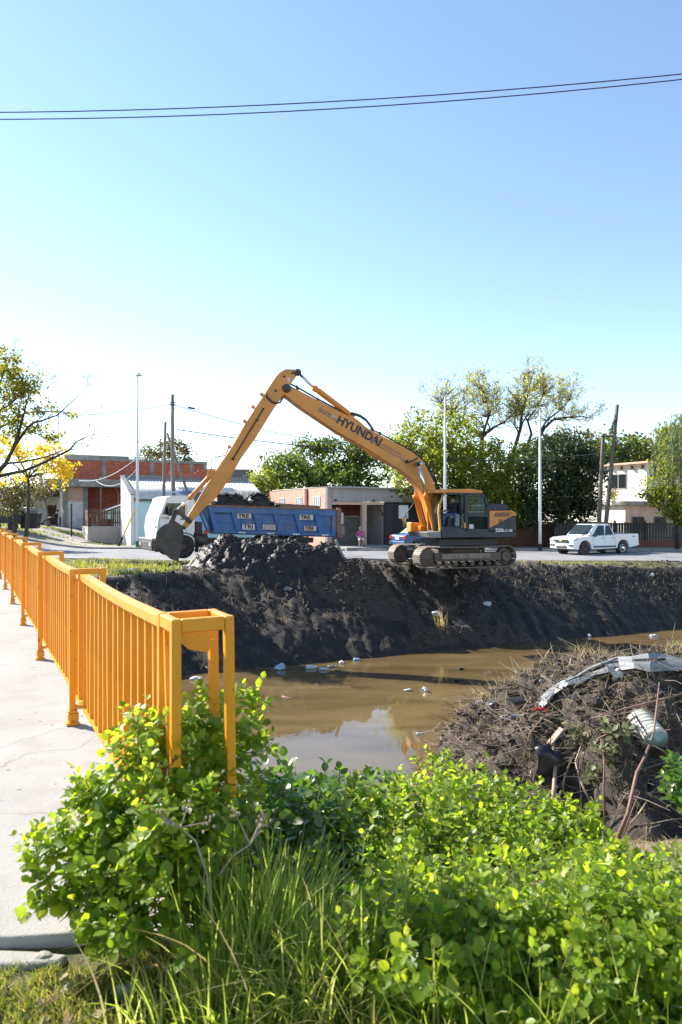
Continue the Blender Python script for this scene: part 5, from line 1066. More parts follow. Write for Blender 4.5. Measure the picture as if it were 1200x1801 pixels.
tree('bushy_tree', 'yellow green leafy bush between the sheet roof and the garage', gbase(455, 57), [E_(452, 858, 57, .9, .9, 1.3), E_(470, 846, 57, .9, .9, 1.1), E_(440, 872, 56.5, .7, .7, .8)], 2600, .24, LM['lime'], seed=5, trunk_r=.1, sig=.3, cat='bush')
tree('small_tree', 'small airy tree rising behind the brick upper storey and the bent pole', gbase(300, 78), [E_(285, 792, 78, 2.2, 1.5, 1.0), E_(312, 800, 78, 1.4, 1.3, 1.6), E_(262, 800, 78, 1.4, 1.2, .7), E_(325, 815, 78, .9, .9, 1.0)], 2600, .30, LM['olive'], seed=6, trunk_r=.14, sig=.4)
tree('leafy_tree', 'yellow green leafy tree rising behind the excavator cab', gbase(800, 51), [E_(745, 790, 50, 2.0, 1.8, 1.8), E_(790, 770, 51, 2.2, 2, 2.2), E_(720, 815, 49.5, 1.6, 1.5, 1.2), E_(770, 830, 49, 2.6, 2, 2.2), E_(735, 850, 48.5, 1.6, 1.4, 1.4), E_(830, 840, 50, 2.0, 1.8, 2.3), E_(722, 745, 49.5, .7, .7, 1.5), E_(705, 770, 49, .6, .6, 1.1)], 15000, .25, LM['lime'], seed=8, trunk_r=.2, sig=.42)
tree('green_tree', 'mid green tree with open yellowish leaves beside the right lamp post', gbase(885, 50), [E_(870, 820, 50, 1.9, 1.7, 1.9), E_(900, 850, 49, 1.8, 1.6, 2.2), E_(850, 870, 48.5, 1.9, 1.6, 1.8), E_(925, 815, 51, 1.3, 1.3, 1.5), E_(880, 890, 48, 1.6, 1.4, 1.2)], 10500, .25, LM['lime'], seed=9, trunk_r=.16, sig=.42)
tree('dark_evergreen', 'dense dark evergreen tree left of the cream house', gbase(985, 47.5), [E_(985, 815, 48, 2.1, 1.9, 2.0), E_(1010, 840, 47.5, 1.9, 1.7, 2.2), E_(960, 850, 47, 1.8, 1.6, 2.2), E_(1000, 885, 46.8, 2.2, 1.6, 1.4), E_(950, 895, 46.6, 1.4, 1.2, 1.2), E_(1020, 800, 48.5, 1.3, 1.2, 1.2)], 17000, .24, LM['deep'], seed=10, trunk_r=.25, sig=.4)
tree('shade_tree', 'dark shaded tree behind the excavator counterweight', gbase(920, 49.5), [E_(900, 905, 49, 1.9, 1.2, 1.0), E_(850, 900, 48.6, 1.7, 1.2, 1.3), E_(800, 885, 49.2, 2.0, 1.2, 1.6)], 6500, .24, LM['green'], seed=12, trunk_r=.2, sig=.4)
for i, (px, py, Y, r, s) in enumerate(((1088, 802, 92, 4.0, 21), (1125, 804, 95, 3.6, 22), (1155, 806, 98, 3.4, 23), (1050, 795, 90, 3.6, 24), (1180, 806, 92, 3.4, 25), (1010, 795, 96, 4.0, 26), (1215, 812, 90, 3.5, 27))):
    tree('distant_tree', ['far tree directly behind the leaning dark pole', 'far tree above the barred window of the cream house', 'far tree above the right corner of the cream house', 'far tree behind the upright dark pole', 'far tree behind the light green tree', 'far tree showing above the dark evergreen', 'far tree behind the weeping willow'][i], gbase(px, Y), [E_(px, py, Y, r, r, r*.75), E_(px-12, py+30, Y-1, r*.9, r*.8, r*.8), E_(px+16, py+26, Y, r*.9, r*.8, r*.8)], 2400, .6, LM['olive'] if i % 3 else LM['green'], seed=s, trunk_r=.3, sig=.8, group='trees in the wood behind the cream house', limbs=6)
tree('light_tree', 'light green leafy tree in front of the cream house at the right edge', gbase(1192, 44), [E_(1168, 835, 44, 1.1, 1.1, 1.5), E_(1155, 865, 43.8, .8, .8, .8), E_(1190, 795, 44, 1.1, 1.1, 1.5), E_(1175, 880, 43.6, .9, .9, .9), E_(1190, 760, 44.5, .8, .9, 1.2), E_(1195, 905, 43.8, .8, .8, .8)], 6500, .22, LM['lime'], seed=13, trunk_r=.14, sig=.3)
def willow():
    rng = np.random.default_rng(31); base = Vector(gbase(1215, 42)); t = thing('weeping_willow', 'weeping willow with hanging strands at the right edge', 'tree', base)
    b = MB(base); top = P(1212, 760, 42); b.tube([base-Vector((0, 0, .3)), base.lerp(top, .5), top], [.28, .22, .1], 10); b.build('trunk', MT['bark'], t, True)
    C = []; sb_ = MB(base)
    for k in range(110):
        a = rng.uniform(0, 2*PI); r = rng.uniform(.2, 1.7); s = P(1207, 745, 42)+Vector((math.cos(a)*r, math.sin(a)*r, rng.uniform(-.4, .9)-r*.35)); L = rng.uniform(1.2, 4.2); pts = []
        for j in range(9): q = s+Vector((math.cos(a)*.12*math.sqrt(j), math.sin(a)*.12*math.sqrt(j), -L*j/8)); pts.append(q)
        sb_.tube(pts, .012, 4)
        for j in range(int(L*16)): f = rng.uniform(0, 8); i = int(f); q = pts[i].lerp(pts[min(i+1, 8)], f-i); C.append(q+Vector(rng.normal(0, .05, 3)))
    sb_.build('strand', MT['bark_pale'], t); leaf_obj('crown', [tuple(c) for c in C], .20, LM['willow'], t, rng, 2.0, .28, base)
willow()
def branchy(name, label, base, stems, seed, depth, leafsize, mat, leafprob, bark='bark', cat='tree', leafn=3, spread=.62, minr=.012, shrink=.74, leafsig=.18, fan=None):
    """bare-branched tree grown from given stem polylines [(pts, r0, r1)]"""
    rng = np.random.default_rng(seed); base = Vector(base); t = thing(name, label, cat, base); b = MB(base); C = []
    def grow(p, d, L, r, k):
        if k > depth: return
        n = 3; q = [p]; dd = d.copy()
        for i in range(n): dd = (dd+Vector(rng.normal(0, .16, 3))+Vector((0, 0, .05))).normalized(); q.append(q[-1]+dd*L/n)
        b.tube(q, [max(r*(1-.35*i/n), minr) for i in range(n+1)], (3 if k > 3 else 5) if k > 1 else 7, cap=False)
        if k >= depth-3:
            for j in range(leafn):
                if rng.random() < leafprob*(1 if k >= depth-1 else .75): C.append(tuple(q[rng.integers(1, n+1)]+Vector(rng.normal(0, leafsig, 3))))
        nb = 2 if rng.random() < .6 else 3
        for j in range(nb):
            ax = dd.orthogonal().normalized(); ax.rotate(Matrix.Rotation(rng.uniform(0, 2*PI), 3, dd)); nd = (dd+ax*rng.uniform(spread*.5, spread*1.3)).normalized(); nd.z += .05
            grow(q[-1] if j < 2 else q[2], nd.normalized(), L*rng.uniform(shrink-.12, shrink+.10), r*.62, k+1)
    for pts, r0, r1, k0, L in stems:
        pts = [Vector(p) for p in pts]; n = len(pts); rr_ = [r0+(r1-r0)*i/(n-1) for i in range(n)]; b.tube(pts, rr_, 9)
        for i in range(1, n):
            d = (pts[i]-pts[i-1]).normalized(); m = 2 if i == n-1 else 1
            for j in range(m):
                ax = d.orthogonal().normalized(); ax.rotate(Matrix.Rotation(rng.uniform(0, 2*PI), 3, d)); nd = (d+ax*rng.uniform(.25, .9)).normalized()
                if i >= n*0.3: grow(pts[i], nd, L*rng.uniform(.8, 1.2), rr_[i]*.6, k0)
    if fan:
        nodes = [Vector(p) for st in stems for p in st[0]][2:]; nodes = [p for p in nodes if p.z > fan[4]]; c0, rx, ry, rz, _, nf = fan
        for _k in range(nf):
            d = rng.normal(size=3); d /= np.linalg.norm(d); d[2] = abs(d[2])*1.0-.15; q = c0+Vector((d[0]*rx, d[1]*ry, d[2]*rz))*rng.uniform(.45, 1.0); cand = [p for p in nodes if p.z < q.z-.2] or nodes
            s = min(cand, key=lambda p: (p-q).length+rng.uniform(0, .5)); m1 = s.lerp(q, .4)+Vector((0, 0, -.12*(q-s).length))*.6+Vector(rng.normal(0, .12, 3)); m2 = s.lerp(q, .75)+Vector(rng.normal(0, .1, 3)); L0 = (q-s).length
            b.tube([s, m1, m2, q], [.014+.010*L0, .010+.006*L0, .012, .006], 4, cap=False)
            for _j in range(5):
                o0 = m1.lerp(q, rng.uniform(.1, .9)); dv = (q-s).normalized()*.5+Vector(rng.normal(0, .5, 3)); dv.z += .25; e0 = o0+dv*rng.uniform(.4, .9); b.tube([o0, o0.lerp(e0, .5)+Vector(rng.normal(0, .04, 3)), e0], [.009, .007, .005], 3, cap=False)
                for _l in range(rng.integers(2, 9)): C.append(tuple(o0.lerp(e0, rng.uniform(.3, 1.1))+Vector(rng.normal(0, .10, 3))))
    b.build('trunk', MT[bark], t, True); leaf_obj('crown', C, leafsize, mat, t, rng, .3, .6, base); return t
def poly(pts, Y0, Y1=None):
    n = len(pts); Y1 = Y0 if Y1 is None else Y1; return [P(x, y, Y0+(Y1-Y0)*i/max(n-1, 1)) for i, (x, y) in enumerate(pts)]
def polyT(pts, Y0, Y1=None): return poly([(x, y if y > 790 else 790-(790-y)*.68) for x, y in pts], Y0, Y1)
b0 = gbase(846, 54)
branchy('tall_tree', 'tall thinly leaved tree with a dark forked trunk behind the lamp post', b0, [(([Vector(b0)-Vector((0, 0, .3))]+polyT([(846, 880), (847, 790), (848, 762)], 54)), .26, .17, 1, .85),
    (polyT([(848, 762), (836, 745), (815, 725), (795, 700), (775, 672)], 54, 53), .13, .045, 1, .85), (polyT([(848, 762), (853, 735), (860, 705), (858, 670), (852, 645)], 54, 54.5), .13, .04, 1, .8), (polyT([(850, 752), (866, 735), (884, 722), (905, 700), (915, 670)], 54, 55), .09, .035, 1, .8)], 4, 6, .15, LM['sparse'], .22, leafn=2, minr=.006, leafsig=.3, fan=(P(830, 722, 54), 4.0, 2.4, 4.0, P(0, 770, 54).z, 150))
b1 = gbase(893, 53)
branchy('leaning_tree', 'tall thinly leaved tree with two leaning dark trunks right of the forked one', b1, [(([Vector(b1)-Vector((0, 0, .3))]+polyT([(893, 880), (896, 818), (908, 775), (916, 735), (918, 700), (925, 665), (930, 640)], 53)), .21, .05, 1, .78),
    (polyT([(935, 900), (935, 830), (945, 770), (958, 735), (975, 712), (1003, 707), (1020, 706)], 53.5), .17, .05, 1, .72), (polyT([(922, 800), (935, 750), (928, 715), (945, 680), (955, 650)], 53.3), .12, .04, 1, .78), (polyT([(950, 745), (962, 715), (985, 690), (1000, 665)], 53.5), .09, .035, 1, .78)], 15, 6, .15, LM['sparse'], .22, leafn=2, minr=.006, leafsig=.3, fan=(P(952, 722, 53), 4.1, 2.4, 4.2, P(0, 775, 53).z, 170))
# autumn tree at the left edge
b2 = (-15.6, 30, gz(-15.6, 30)); Y = 30
lt = branchy('autumn_tree', 'autumn tree reaching dark branches in from the left edge', b2, [([Vector(b2)-Vector((0, 0, .3))]+poly([(-30, 880), (-18, 845)], Y), .30, .22, 5, .5),
    (poly([(-18, 845), (0, 837), (43, 828), (81, 812), (123, 791), (136, 776), (159, 765)], Y, Y-1), .095, .014, 4, .55),
    (poly([(-18, 843), (0, 829), (14, 815), (43, 812), (75, 805), (94, 799), (118, 789)], Y, Y+.5), .065, .018, 4, .5),
    (poly([(-18, 845), (9, 817), (22, 792), (33, 763), (39, 739), (43, 726), (48, 701)], Y, Y-.5), .10, .024, 3, .75),
    (poly([(22, 790), (48, 753), (58, 744), (80, 738), (101, 730), (134, 700)], Y, Y-1), .07, .015, 4, .55),
    (poly([(-18, 800), (0, 752), (26, 739), (43, 727), (69, 724), (107, 723), (133, 731)], Y, Y+.6), .07, .012, 4, .5),
    (poly([(-20, 790), (0, 722), (20, 710), (30, 700), (42, 690)], Y), .06, .015, 4, .6), (poly([(-20, 760), (-8, 700), (5, 660), (12, 640)], Y), .07, .02, 4, .6)], 17, 6, .12, LM['lime'], .25, leafn=2, minr=.006)
rng = np.random.default_rng(44)
def clump_leaves(nm, spec, mat, size, par, Y):
    C = []
    for px, py, r, n in spec:
        c = P(px, py, Y); m = r/40.0*Y/30; nn = max(3, n//14); sub = rng.normal(size=(nn, 3))*m*np.array([.55, .5, .42])+np.array(c)
        for _ in range(n): C.append(sub[rng.integers(nn)]+rng.normal(0, .10, 3))
    return leaf_obj(nm, C, size, mat, par, rng, .4, .6, par.location)
clump_leaves('crown', [(50, 678, 21, 578), (38, 690, 19, 306), (20, 655, 23, 306), (25, 632, 12, 136), (12, 740, 20, 374), (30, 735, 18, 204), (68, 722, 10, 153), (95, 718, 11, 85), (55, 755, 12, 204), (75, 752, 10, 136), (88, 770, 14, 204), (105, 765, 9, 85), (128, 728, 10, 81), (5, 620, 14, 136), (0, 690, 14, 204), (20, 675, 26, 260), (-5, 660, 26, 260), (35, 715, 22, 160), (8, 765, 20, 140), (25, 650, 24, 260), (5, 640, 22, 240), (48, 690, 20, 200), (15, 700, 24, 260), (30, 760, 20, 160), (-5, 720, 24, 240)], leaf_mat('mixed_autumn_leaves', [(.06, .09, .015), (.14, .16, .02), (.40, .33, .02), (.09, .11, .02), (.20, .20, .03)], .45), .125, lt, 30)
b3 = gbase(40, 36); yt = thing('yellow_tree', 'small tree with bright yellow leaves behind the dark branches', 'tree', Vector(b3))
b = MB(Vector(b3)); top = P(50, 840, 36); b.tube([Vector(b3)-Vector((0, 0, .3)), Vector(b3).lerp(top, .5)+Vector((.15, 0, 0)), top], [.12, .1, .06], 8)
for x, y in ((20, 790), (60, 800), (95, 797), (112, 828), (80, 832), (10, 770), (-15, 790)): b.tube([top, top.lerp(P(x, y, 36), .5)+Vector((0, .1, .1)), P(x, y, 36)], [.05, .03, .01], 6)
b.build('trunk', MT['bark'], yt, True)
clump_leaves('crown', [(15, 785, 26, 420), (-5, 775, 20, 300), (45, 800, 22, 380), (70, 797, 20, 320), (98, 790, 17, 260), (112, 818, 20, 420), (97, 830, 18, 320), (85, 815, 16, 160), (118, 836, 12, 160), (5, 838, 16, 140), (40, 840, 10, 90), (105, 848, 9, 70)], LM['yellow'], .15, yt, 36)
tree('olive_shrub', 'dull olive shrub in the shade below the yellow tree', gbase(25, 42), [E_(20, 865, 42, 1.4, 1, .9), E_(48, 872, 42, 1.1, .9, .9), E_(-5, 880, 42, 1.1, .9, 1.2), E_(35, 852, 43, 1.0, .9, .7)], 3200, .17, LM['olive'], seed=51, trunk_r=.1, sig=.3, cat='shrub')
tree('street_tree', 'bare greyish tree in front of the brick house at the far left', gbase(85, 54), [E_(75, 850, 54, 1.4, 1, 1.5), E_(55, 835, 55, 1.3, 1, 1.3)], 900, .2, LM['olive'], seed=52, trunk_r=.1, sig=.5, bark='bark_pale')
# far tree line all round
tl_ = np.random.default_rng(60); C = []
for k in range(420):
    x = tl_.uniform(-260, 260); y = tl_.uniform(170, 200); C.append(np.array((x, y, tl_.uniform(.5, 8)))+tl_.normal(0, 1.2, (36, 3))*np.array([2.2, 1, 1]))
V, F = leaf_quads(np.concatenate(C), 1.6, tl_); o = obj('far_wood', raw_mesh('far_wood', V, F, False, {'tint': np.repeat(tl_.uniform(0, .99, len(V)//4), 4)}), LM['green']); tag(o, 'line of trees along the horizon', 'wood', kind='stuff')
# ---------------------------------------------------------------- mud heaps, clods, bank grass
def gauss(x, y, cx, cy, sx, sy, h): return h*np.exp(-((x-cx)/sx)**2-((y-cy)/sy)**2)
def px_x(px, Y): return (px-600)/FPX*Y
def heap_fn(x, y):
    h = gauss(x, y, px_x(385, 28.4), 28.4, .95, 1.0, 1.12)+gauss(x, y, px_x(430, 28.6), 28.6, 1.0, .9, .70)+gauss(x, y, px_x(480, 28.8), 28.6, 1.0, .9, .80)+gauss(x, y, px_x(530, 28.9), 28.6, .9, .9, .80)+gauss(x, y, px_x(580, 29), 28.7, .75, .8, .9)+gauss(x, y, px_x(455, 27.6), 27.6, 2.4, .8, .25)
    return np.where(h > .10, h-.10, 0)
hp = heap_mesh('mud_heap', heap_fn, -7.2, 1.2, 26.3, 31, .055, MT['mud'], 'long heap of shiny black dredged mud in front of the blue tipper', 'mud', (.26, .20), 2600, (.008, .042), 9)
def heap2(x, y):
    h = gauss(x, y, px_x(620, 28), 28.0, .8, .8, .70)+gauss(x, y, px_x(655, 27.6), 27.6, .8, .7, .5)+gauss(x, y, px_x(590, 27.2), 27.2, .9, .6, .4)+gauss(x, y, px_x(690, 27), 27.0, .9, .5, .40)
    return np.where(h > .08, h-.08, 0)
heap_mesh('soil_heap', heap2, -1.6, 4.0, 25.8, 29.6, .055, MT['mud_dry'], 'low crumbly brown soil heap in front of the excavator tracks', 'soil', (.30, .16), 1200, (.012, .06), 10)
def heap3(x, y):
    u = (x-XC.x)*hT.x+(y-XC.y)*hT.y; v = (x-XC.x)*nT.x+(y-XC.y)*nT.y
    hh = (.20*np.exp(-((v+1.85)/.35)**2)+.26*np.exp(-((u-2.35)/.3)**2))*sstep(-2.6, -2.1, u)*(1-sstep(2.5, 2.9, u))*sstep(-2.4, -2.0, v)*(1-sstep(1.6, 2.0, v)); return np.where(hh > .05, hh-.05, 0)
heap_mesh('track_mud', heap3, 1.0, 9, 24.5, 33, .06, MT['mud_dry'], 'ridge of churned soil pressed up along the near excavator track', 'soil', (.2, .12), 700, (.012, .06), 21)
stk = thing('concrete_post', 'broken pale concrete post sticking out of the mud beside the tipper tail', 'post', P(597, 960, 28.5)); b = MB(); b.bar((-.16, 0, .25), (.22, .05, -.6), .11, .11); b.build('shaft', MT['concrete'], stk, bevel=.02)
# loose clods and roots over the bank
r = np.random.default_rng(5); b = MB(); b2 = MB(); N = 2600
xs = r.uniform(-12, 18.5, N); vv = r.uniform(0, 1, N)**.55; ys = toe_far(xs)+run_far(xs)*(vv*1.25); zs_ = ground_z(xs, ys)
for k in range(N):
    rad = .012+.06*r.random()**3; (b if r.random() < .55 else b2).lump((xs[k], ys[k], zs_[k]+rad*.3), rad, (1.2, 1, .8), 1, .5, k)
o = b.build('mud_clods', MT['mud'], None, False, fix=False); tag(o, 'loose black clods lying on the cut bank', 'mud', kind='stuff')
o = b2.build('soil_clods', MT['mud_dry'], None, False, fix=False); tag(o, 'loose brown clods and roots along the top of the bank', 'soil', kind='stuff')
def blades(name, base, L, w, lean, mat, parent=None, seg=3, seed=0, curl=.5, org=None):
    """grass blades as tapering bent strips; lean (n,2) horizontal tip offset as a share of the length"""
    rng = np.random.default_rng(seed); n = len(base); base = np.asarray(base, float); L = np.asarray(L).reshape(-1, 1); w = np.asarray(w).reshape(-1, 1) if np.ndim(w) else np.full((n, 1), w)
    az = rng.uniform(0, 2*PI, n); side = np.stack([np.cos(az), np.sin(az), np.zeros(n)], 1); V = []
    ln = np.concatenate([lean, np.zeros((n, 1))], 1)
    for i in range(seg+1):
        t = i/seg; up = np.zeros((n, 3)); m = np.linalg.norm(lean, axis=1)
        up[:, 2] = (t-curl*m*t*t*.6); c = base+L*(up+ln*t**1.7); ww = w*(1-t**1.5)*.5+.0004; V += [c-side*ww, c+side*ww]
    V = np.stack(V, 1).reshape(-1, 3); k = 2*(seg+1); f = []
    for i in range(seg): f.append(np.stack([np.arange(n)*k+2*i, np.arange(n)*k+2*i+1, np.arange(n)*k+2*i+3, np.arange(n)*k+2*i+2], 1))
    F = np.concatenate(f); tint = np.repeat(rng.uniform(0, .999, n), k)
    if org is not None: V = V-np.array(org)
    return obj(name, raw_mesh(name, V, F, False, {'tint': tint}), mat, parent)
LM['turf'] = leaf_mat('short_grass', [(.06, .10, .012), (.11, .15, .02), (.17, .18, .03), (.26, .22, .08)], .45)
LM['dry'] = leaf_mat('dry_grass', [(.20, .15, .06), (.30, .24, .11), (.16, .15, .05), (.36, .30, .16)], .4)
xs = r.uniform(-16, 20, 60000); ys = r.uniform(22, 34.6, 60000); bk_m, ch_m, gr_m, _u = masks(xs, ys); nz = fbm(np.stack([xs*.9, ys*.9, xs*0], 1), 3)
kp = (gr_m > .45)&(nz > -.42)&(r.random(60000) < (.22+.6*np.clip(nz+.3, 0, 1))); xs, ys = xs[kp], ys[kp]; n = len(xs); zs_ = ground_z(xs, ys)-.02
L = r.uniform(.05, .20, n)*(1+.7*np.clip(nz[kp], 0, 1)); dry = r.random(n) < np.where(xs > 4, .5, .25)
for nm, m, mt in (('bank_grass', ~dry, LM['turf']), ('dry_bank_grass', dry, LM['dry'])):
    o = blades(nm, np.stack([xs, ys, zs_], 1)[m], L[m], .03, r.normal(0, .35, (m.sum(), 2)), mt, seg=2, seed=3)
    tag(o, 'patchy green grass along the far bank and verge' if nm == 'bank_grass' else 'straw coloured dead grass along the top of the far bank', 'grass', kind='stuff')
n = 9000; xs = r.uniform(-26, -11.5, n); ys = r.uniform(44.2, 53, n); nz = fbm(np.stack([xs*.45, ys*.8, xs*0+3], 1), 3); kp = nz > .06; xs, ys = xs[kp], ys[kp]; n = len(xs)
o = blades('pavement_grass', np.stack([xs, ys, ground_z(xs, ys, False)+.02], 1), r.uniform(.08, .26, n), .05, r.normal(0, .4, (n, 2)), LM['turf'], seg=2, seed=14); tag(o, 'weedy green patches on the pavement at the far left', 'grass', kind='stuff')
n = 2600; xs = r.uniform(-13, -5.2, n); ys = r.uniform(24, 31, n); bk_m, ch_m, gr_m, _u = masks(xs, ys); kp = (gr_m > .3)&(fbm(np.stack([xs*.8, ys*.8, xs*0+5], 1), 2) > -.1); xs, ys = xs[kp], ys[kp]; n = len(xs)
o = blades('verge_weeds', np.stack([xs, ys, ground_z(xs, ys)-.02], 1), r.uniform(.12, .36, n), .04, r.normal(0, .4, (n, 2)), LM['turf'], seg=3, seed=15); tag(o, 'taller weeds in the grass between the railing and the mud heap', 'grass', kind='stuff')
# straws and roots hanging on the bank edge
n = 1500; xs = r.uniform(-10, 18, n); ys = toe_far(xs)+run_far(xs)*r.uniform(.35, 1.05, n); zs_ = ground_z(xs, ys)
o = blades('bank_roots', np.stack([xs, ys, zs_], 1), r.uniform(.15, .5, n), .018, np.stack([r.normal(0, .6, n), r.normal(-.5, .4, n)], 1), MT['straw'], seg=3, seed=8, curl=1.6); tag(o, 'straws and torn roots hanging over the cut bank', 'roots', kind='stuff')
n = 60; q = P(777, 1075, 26.6); xs = q.x+r.normal(0, .12, n); ys = q.y+r.normal(0, .2, n)
o = blades('grass_tuft', np.stack([xs, ys, ground_z(xs, ys)], 1), r.uniform(.4, 1.0, n), .02, np.stack([r.normal(-.3, .2, n), r.normal(-.3, .2, n)], 1), LM['dry'], seg=4, seed=9); tag(o, 'dead grass tuft hanging on the middle of the dark bank', 'grass', kind='stuff')
n = 700; xs = r.uniform(-9.3, -6.6, n); ys = 51+(xs+9)*.5+r.normal(0, .5, n)
o = blades('dry_grass', np.stack([xs, ys, np.full(n, 2.6)], 1), r.uniform(.6, 1.9, n), .04, r.normal(0, .25, (n, 2)), LM['dry'], seg=3, seed=10); tag(o, 'tall pale dry grass behind the truck load', 'grass', kind='stuff')
# ---------------------------------------------------------------- litter along the water
def bottle(label, p, rz, mat, L=.28, rad=.045, cat='bottle', tilt=0, cap=None, group=None):
    L *= .8; rad *= .75; t = thing('plastic_bottle', label, cat, p, rz, group); b = MB(); b.lathe([(rad*.6, 0), (rad, .015), (rad, L*.28), (rad*.9, L*.32), (rad, L*.36), (rad, L*.62), (rad*.8, L*.76), (rad*.33, L*.88), (rad*.33, L)], (0, 0, rad*.55), (1, .0, tilt), 14); b.build('bottle_body', mat, t, True)
    b = MB(); b.cyl((L*.97, 0, rad*.55+tilt*L*.97), (L*1.04, 0, rad*.55+tilt*L*1.04), rad*.4, n=10); b.build('bottle_cap', cap or MT['bag_red'], t); return t
SC_ = .72
def wpt(px, py, dz=.0): # point on the water surface seen at a pixel
    Y = (ZC-ZW-dz)*FPX/(py-HOR); v = P(px, py, Y); return v
MT['plastic_blue'] = M('pale_blue_plastic', (.28, .42, .52), .3, var=.1); MT['plastic_green'] = M('green_plastic', (.05, .35, .2), .3)
def crumple(name, label, cat, p, r_, mat, sq=(1.4, 1, .6), seed=0, sub=2):
    t = thing(name, label, cat, p); r_ = r_*.75; b = MB(); b.lump((0, 0, r_*.3), r_, sq, sub, .8, seed); b.build('crumpled_body', mat, t); return t
crumple('trash_bag', 'pale yellowish crumpled bag at the water edge behind the railing', 'bag', wpt(363, 1181), .30, M('yellowish_bag', (.42, .42, .2), .5), (1.2, .8, .6), 3)
crumple('trash_bag', 'small white rag in the wet mud by the railing leg', 'rag', wpt(346, 1196), .16, MT['plastic_white'], (1.3, .8, .5), 4)
crumple('plastic_bag', 'pale blue bag floating against the far bank', 'bag', wpt(493, 1177), .22, MT['plastic_blue'], (1.2, .7, .7), 5)
bottle('green bottle lying on the far water edge', wpt(468, 1172), .2, MT['plastic_green'], .4, .07)
bottle('large clear bottle at the left end of the cluster on the far water edge', wpt(538, 1176), .1, MT['plastic_white'], .55, .10)
bottle('clear bottle with red cap amid the cluster on the far water edge', wpt(562, 1178), -.3, MT['plastic_white'], .42, .08)
bottle('crushed bottle at the right end of the cluster on the far water edge', wpt(577, 1175), .5, MT['plastic_grey'], .36, .08, cap=MT['plastic_white'])
crumple('carton', 'small white carton on the far water edge', 'carton', wpt(602, 1167), .12, MT['plastic_white'], (1, .8, .8), 8, 1)
bottle('blue labelled bottle with red cap by the foot of the bank', wpt(622, 1162), .1, MT['plastic_blue'], .34, .08)
crumple('plastic_bag', 'white bag standing out of the middle of the water', 'bag', wpt(746, 1216), .17, MT['plastic_white'], (.7, .7, 1.1), 11)
crumple('foam_piece', 'small white foam piece floating left of the standing bag', 'foam', wpt(718, 1215), .11, MT['plastic_white'], (1.4, .8, .5), 12, 1)
crumple('foam_piece', 'white foam scrap among floating twigs near the near bank', 'foam', wpt(737, 1292), .09, MT['plastic_white'], (1.4, .8, .5), 13, 1)
for k, (x, y, m, l) in enumerate(((1035, 1120, 'plastic_white', 'white bag at the shaded right part of the water edge'), (1066, 1117, 'plastic_grey', 'grey bag beside a white one on the shaded water edge'), (1125, 1109, 'plastic_blue', 'pale blue bag at the far right of the water edge'), (1150, 1120, 'plastic_white', 'flat white scrap floating in the shaded water'), (810, 1178, 'plastic_grey', 'dark lump breaking the water surface in mid canal'), (806, 1199, 'plastic_grey', 'second dark lump breaking the surface, nearer than the other'))):
    crumple('trash_bag' if k < 4 else 'stone', l, 'litter' if k < 4 else 'stone', wpt(x, y), .16 if k < 4 else .10, MT[m] if k < 4 else MT['mud'], (1.3, .8, .7), 20+k, 2)
def stick(label, pts, rad, mat, group=None, name='branch', n=6):
    o = Vector(pts[0]); b = MB(o); m = len(pts); b.tube(pts, [rad*(1-.65*i/(m-1)) for i in range(m)], n); s = b.build(name, mat, None, True); s.location = o; return tag(s, label, 'branch', group)
stick('thin dark stick floating in the open water', [wpt(496, 1225), wpt(510, 1228), wpt(527, 1228)], .03, MT['twig'])
stick('twig floating beside the white foam scrap near the mound', [wpt(741, 1290), wpt(760, 1287), wpt(775, 1279)+Vector((0, 0, .1)), wpt(790, 1282)], .02, MT['twig_pale'])
# scraps on the bank
for k, (x, y, Y, m, l) in enumerate(((765, 1032, 27.3, 'plastic_white', 'pale scrap half buried below the excavator tracks'), (508, 1042, 26.6, 'plastic_grey', 'round pale stone on the dark bank'), (275, 1052, 22.2, 'plaster_grey', 'broken concrete slab sticking out of the bank behind the railing'), (232, 992, 27.5, 'plastic_white', 'white paper scrap on the grass behind the railing'), (858, 985, 28.5, 'plastic_white', 'white scrap in front of the excavator track'), (1145, 1007, 33, 'plastic_white', 'white scrap in the grass at the right bank edge'))):
    p = P(x, y, Y); zz = gz(p.x, p.y); t = thing('slab_piece' if k == 2 else 'litter_scrap', l, 'litter' if k != 2 else 'rubble', (p.x, p.y, zz)); b = MB()
    if k == 2: b.box((0, -.1, .05), (.8, .6, .16), Euler((.3, .2, .3)).to_matrix())
    else: b.lump((0, 0, .05), .13, (1.3, .8, .6), 2, .6, k)
    b.build('chunk', MT[m], t)
# ---------------------------------------------------------------- debris mound on the near bank
def mound_fn(x, y):
    crest = pl(x, [.6, 1.0, 1.37, 1.84, 2.1, 2.6, 3.15, 4.5, 6.2], [-.6, .12, .48, .80, .92, .98, 1.02, 1.02, .4])
    t = np.clip((y-4.9-.12*np.sin(x*5)-.1*np.sin(x*11))/1.35, 0, 1); p = (1-(1-t)**1.45)*(1-sstep(6.5, 8.4, y))
    g = ground_z(x, y, False); h = (crest-g)*p*sstep(.55, 1.1, x); return np.where(h > .03, h, 0)
mo = heap_mesh('debris_mound', mound_fn, .5, 6.2, 3.9, 8.6, .032, MT['mud_dry'], 'mound of dug out soil, roots and rubbish on the near bank at the right', 'mound', (.22, .15), 3800, (.008, .05), 14)
bpy.context.view_layer.update()
def mz(x, y):
    x = np.atleast_1d(np.asarray(x, float)); y = np.atleast_1d(np.asarray(y, float)); h = mound_fn(x, y); p = np.stack([x, y, h], 1); m = sstep(.02, .25, h)
    return ground_z(x, y)+h+m*(.22*fbm(p*1.9+14, 3)+.15*fbm(p*6+14, 5, .75))
TS = np.arange(3.6, 11, .02)
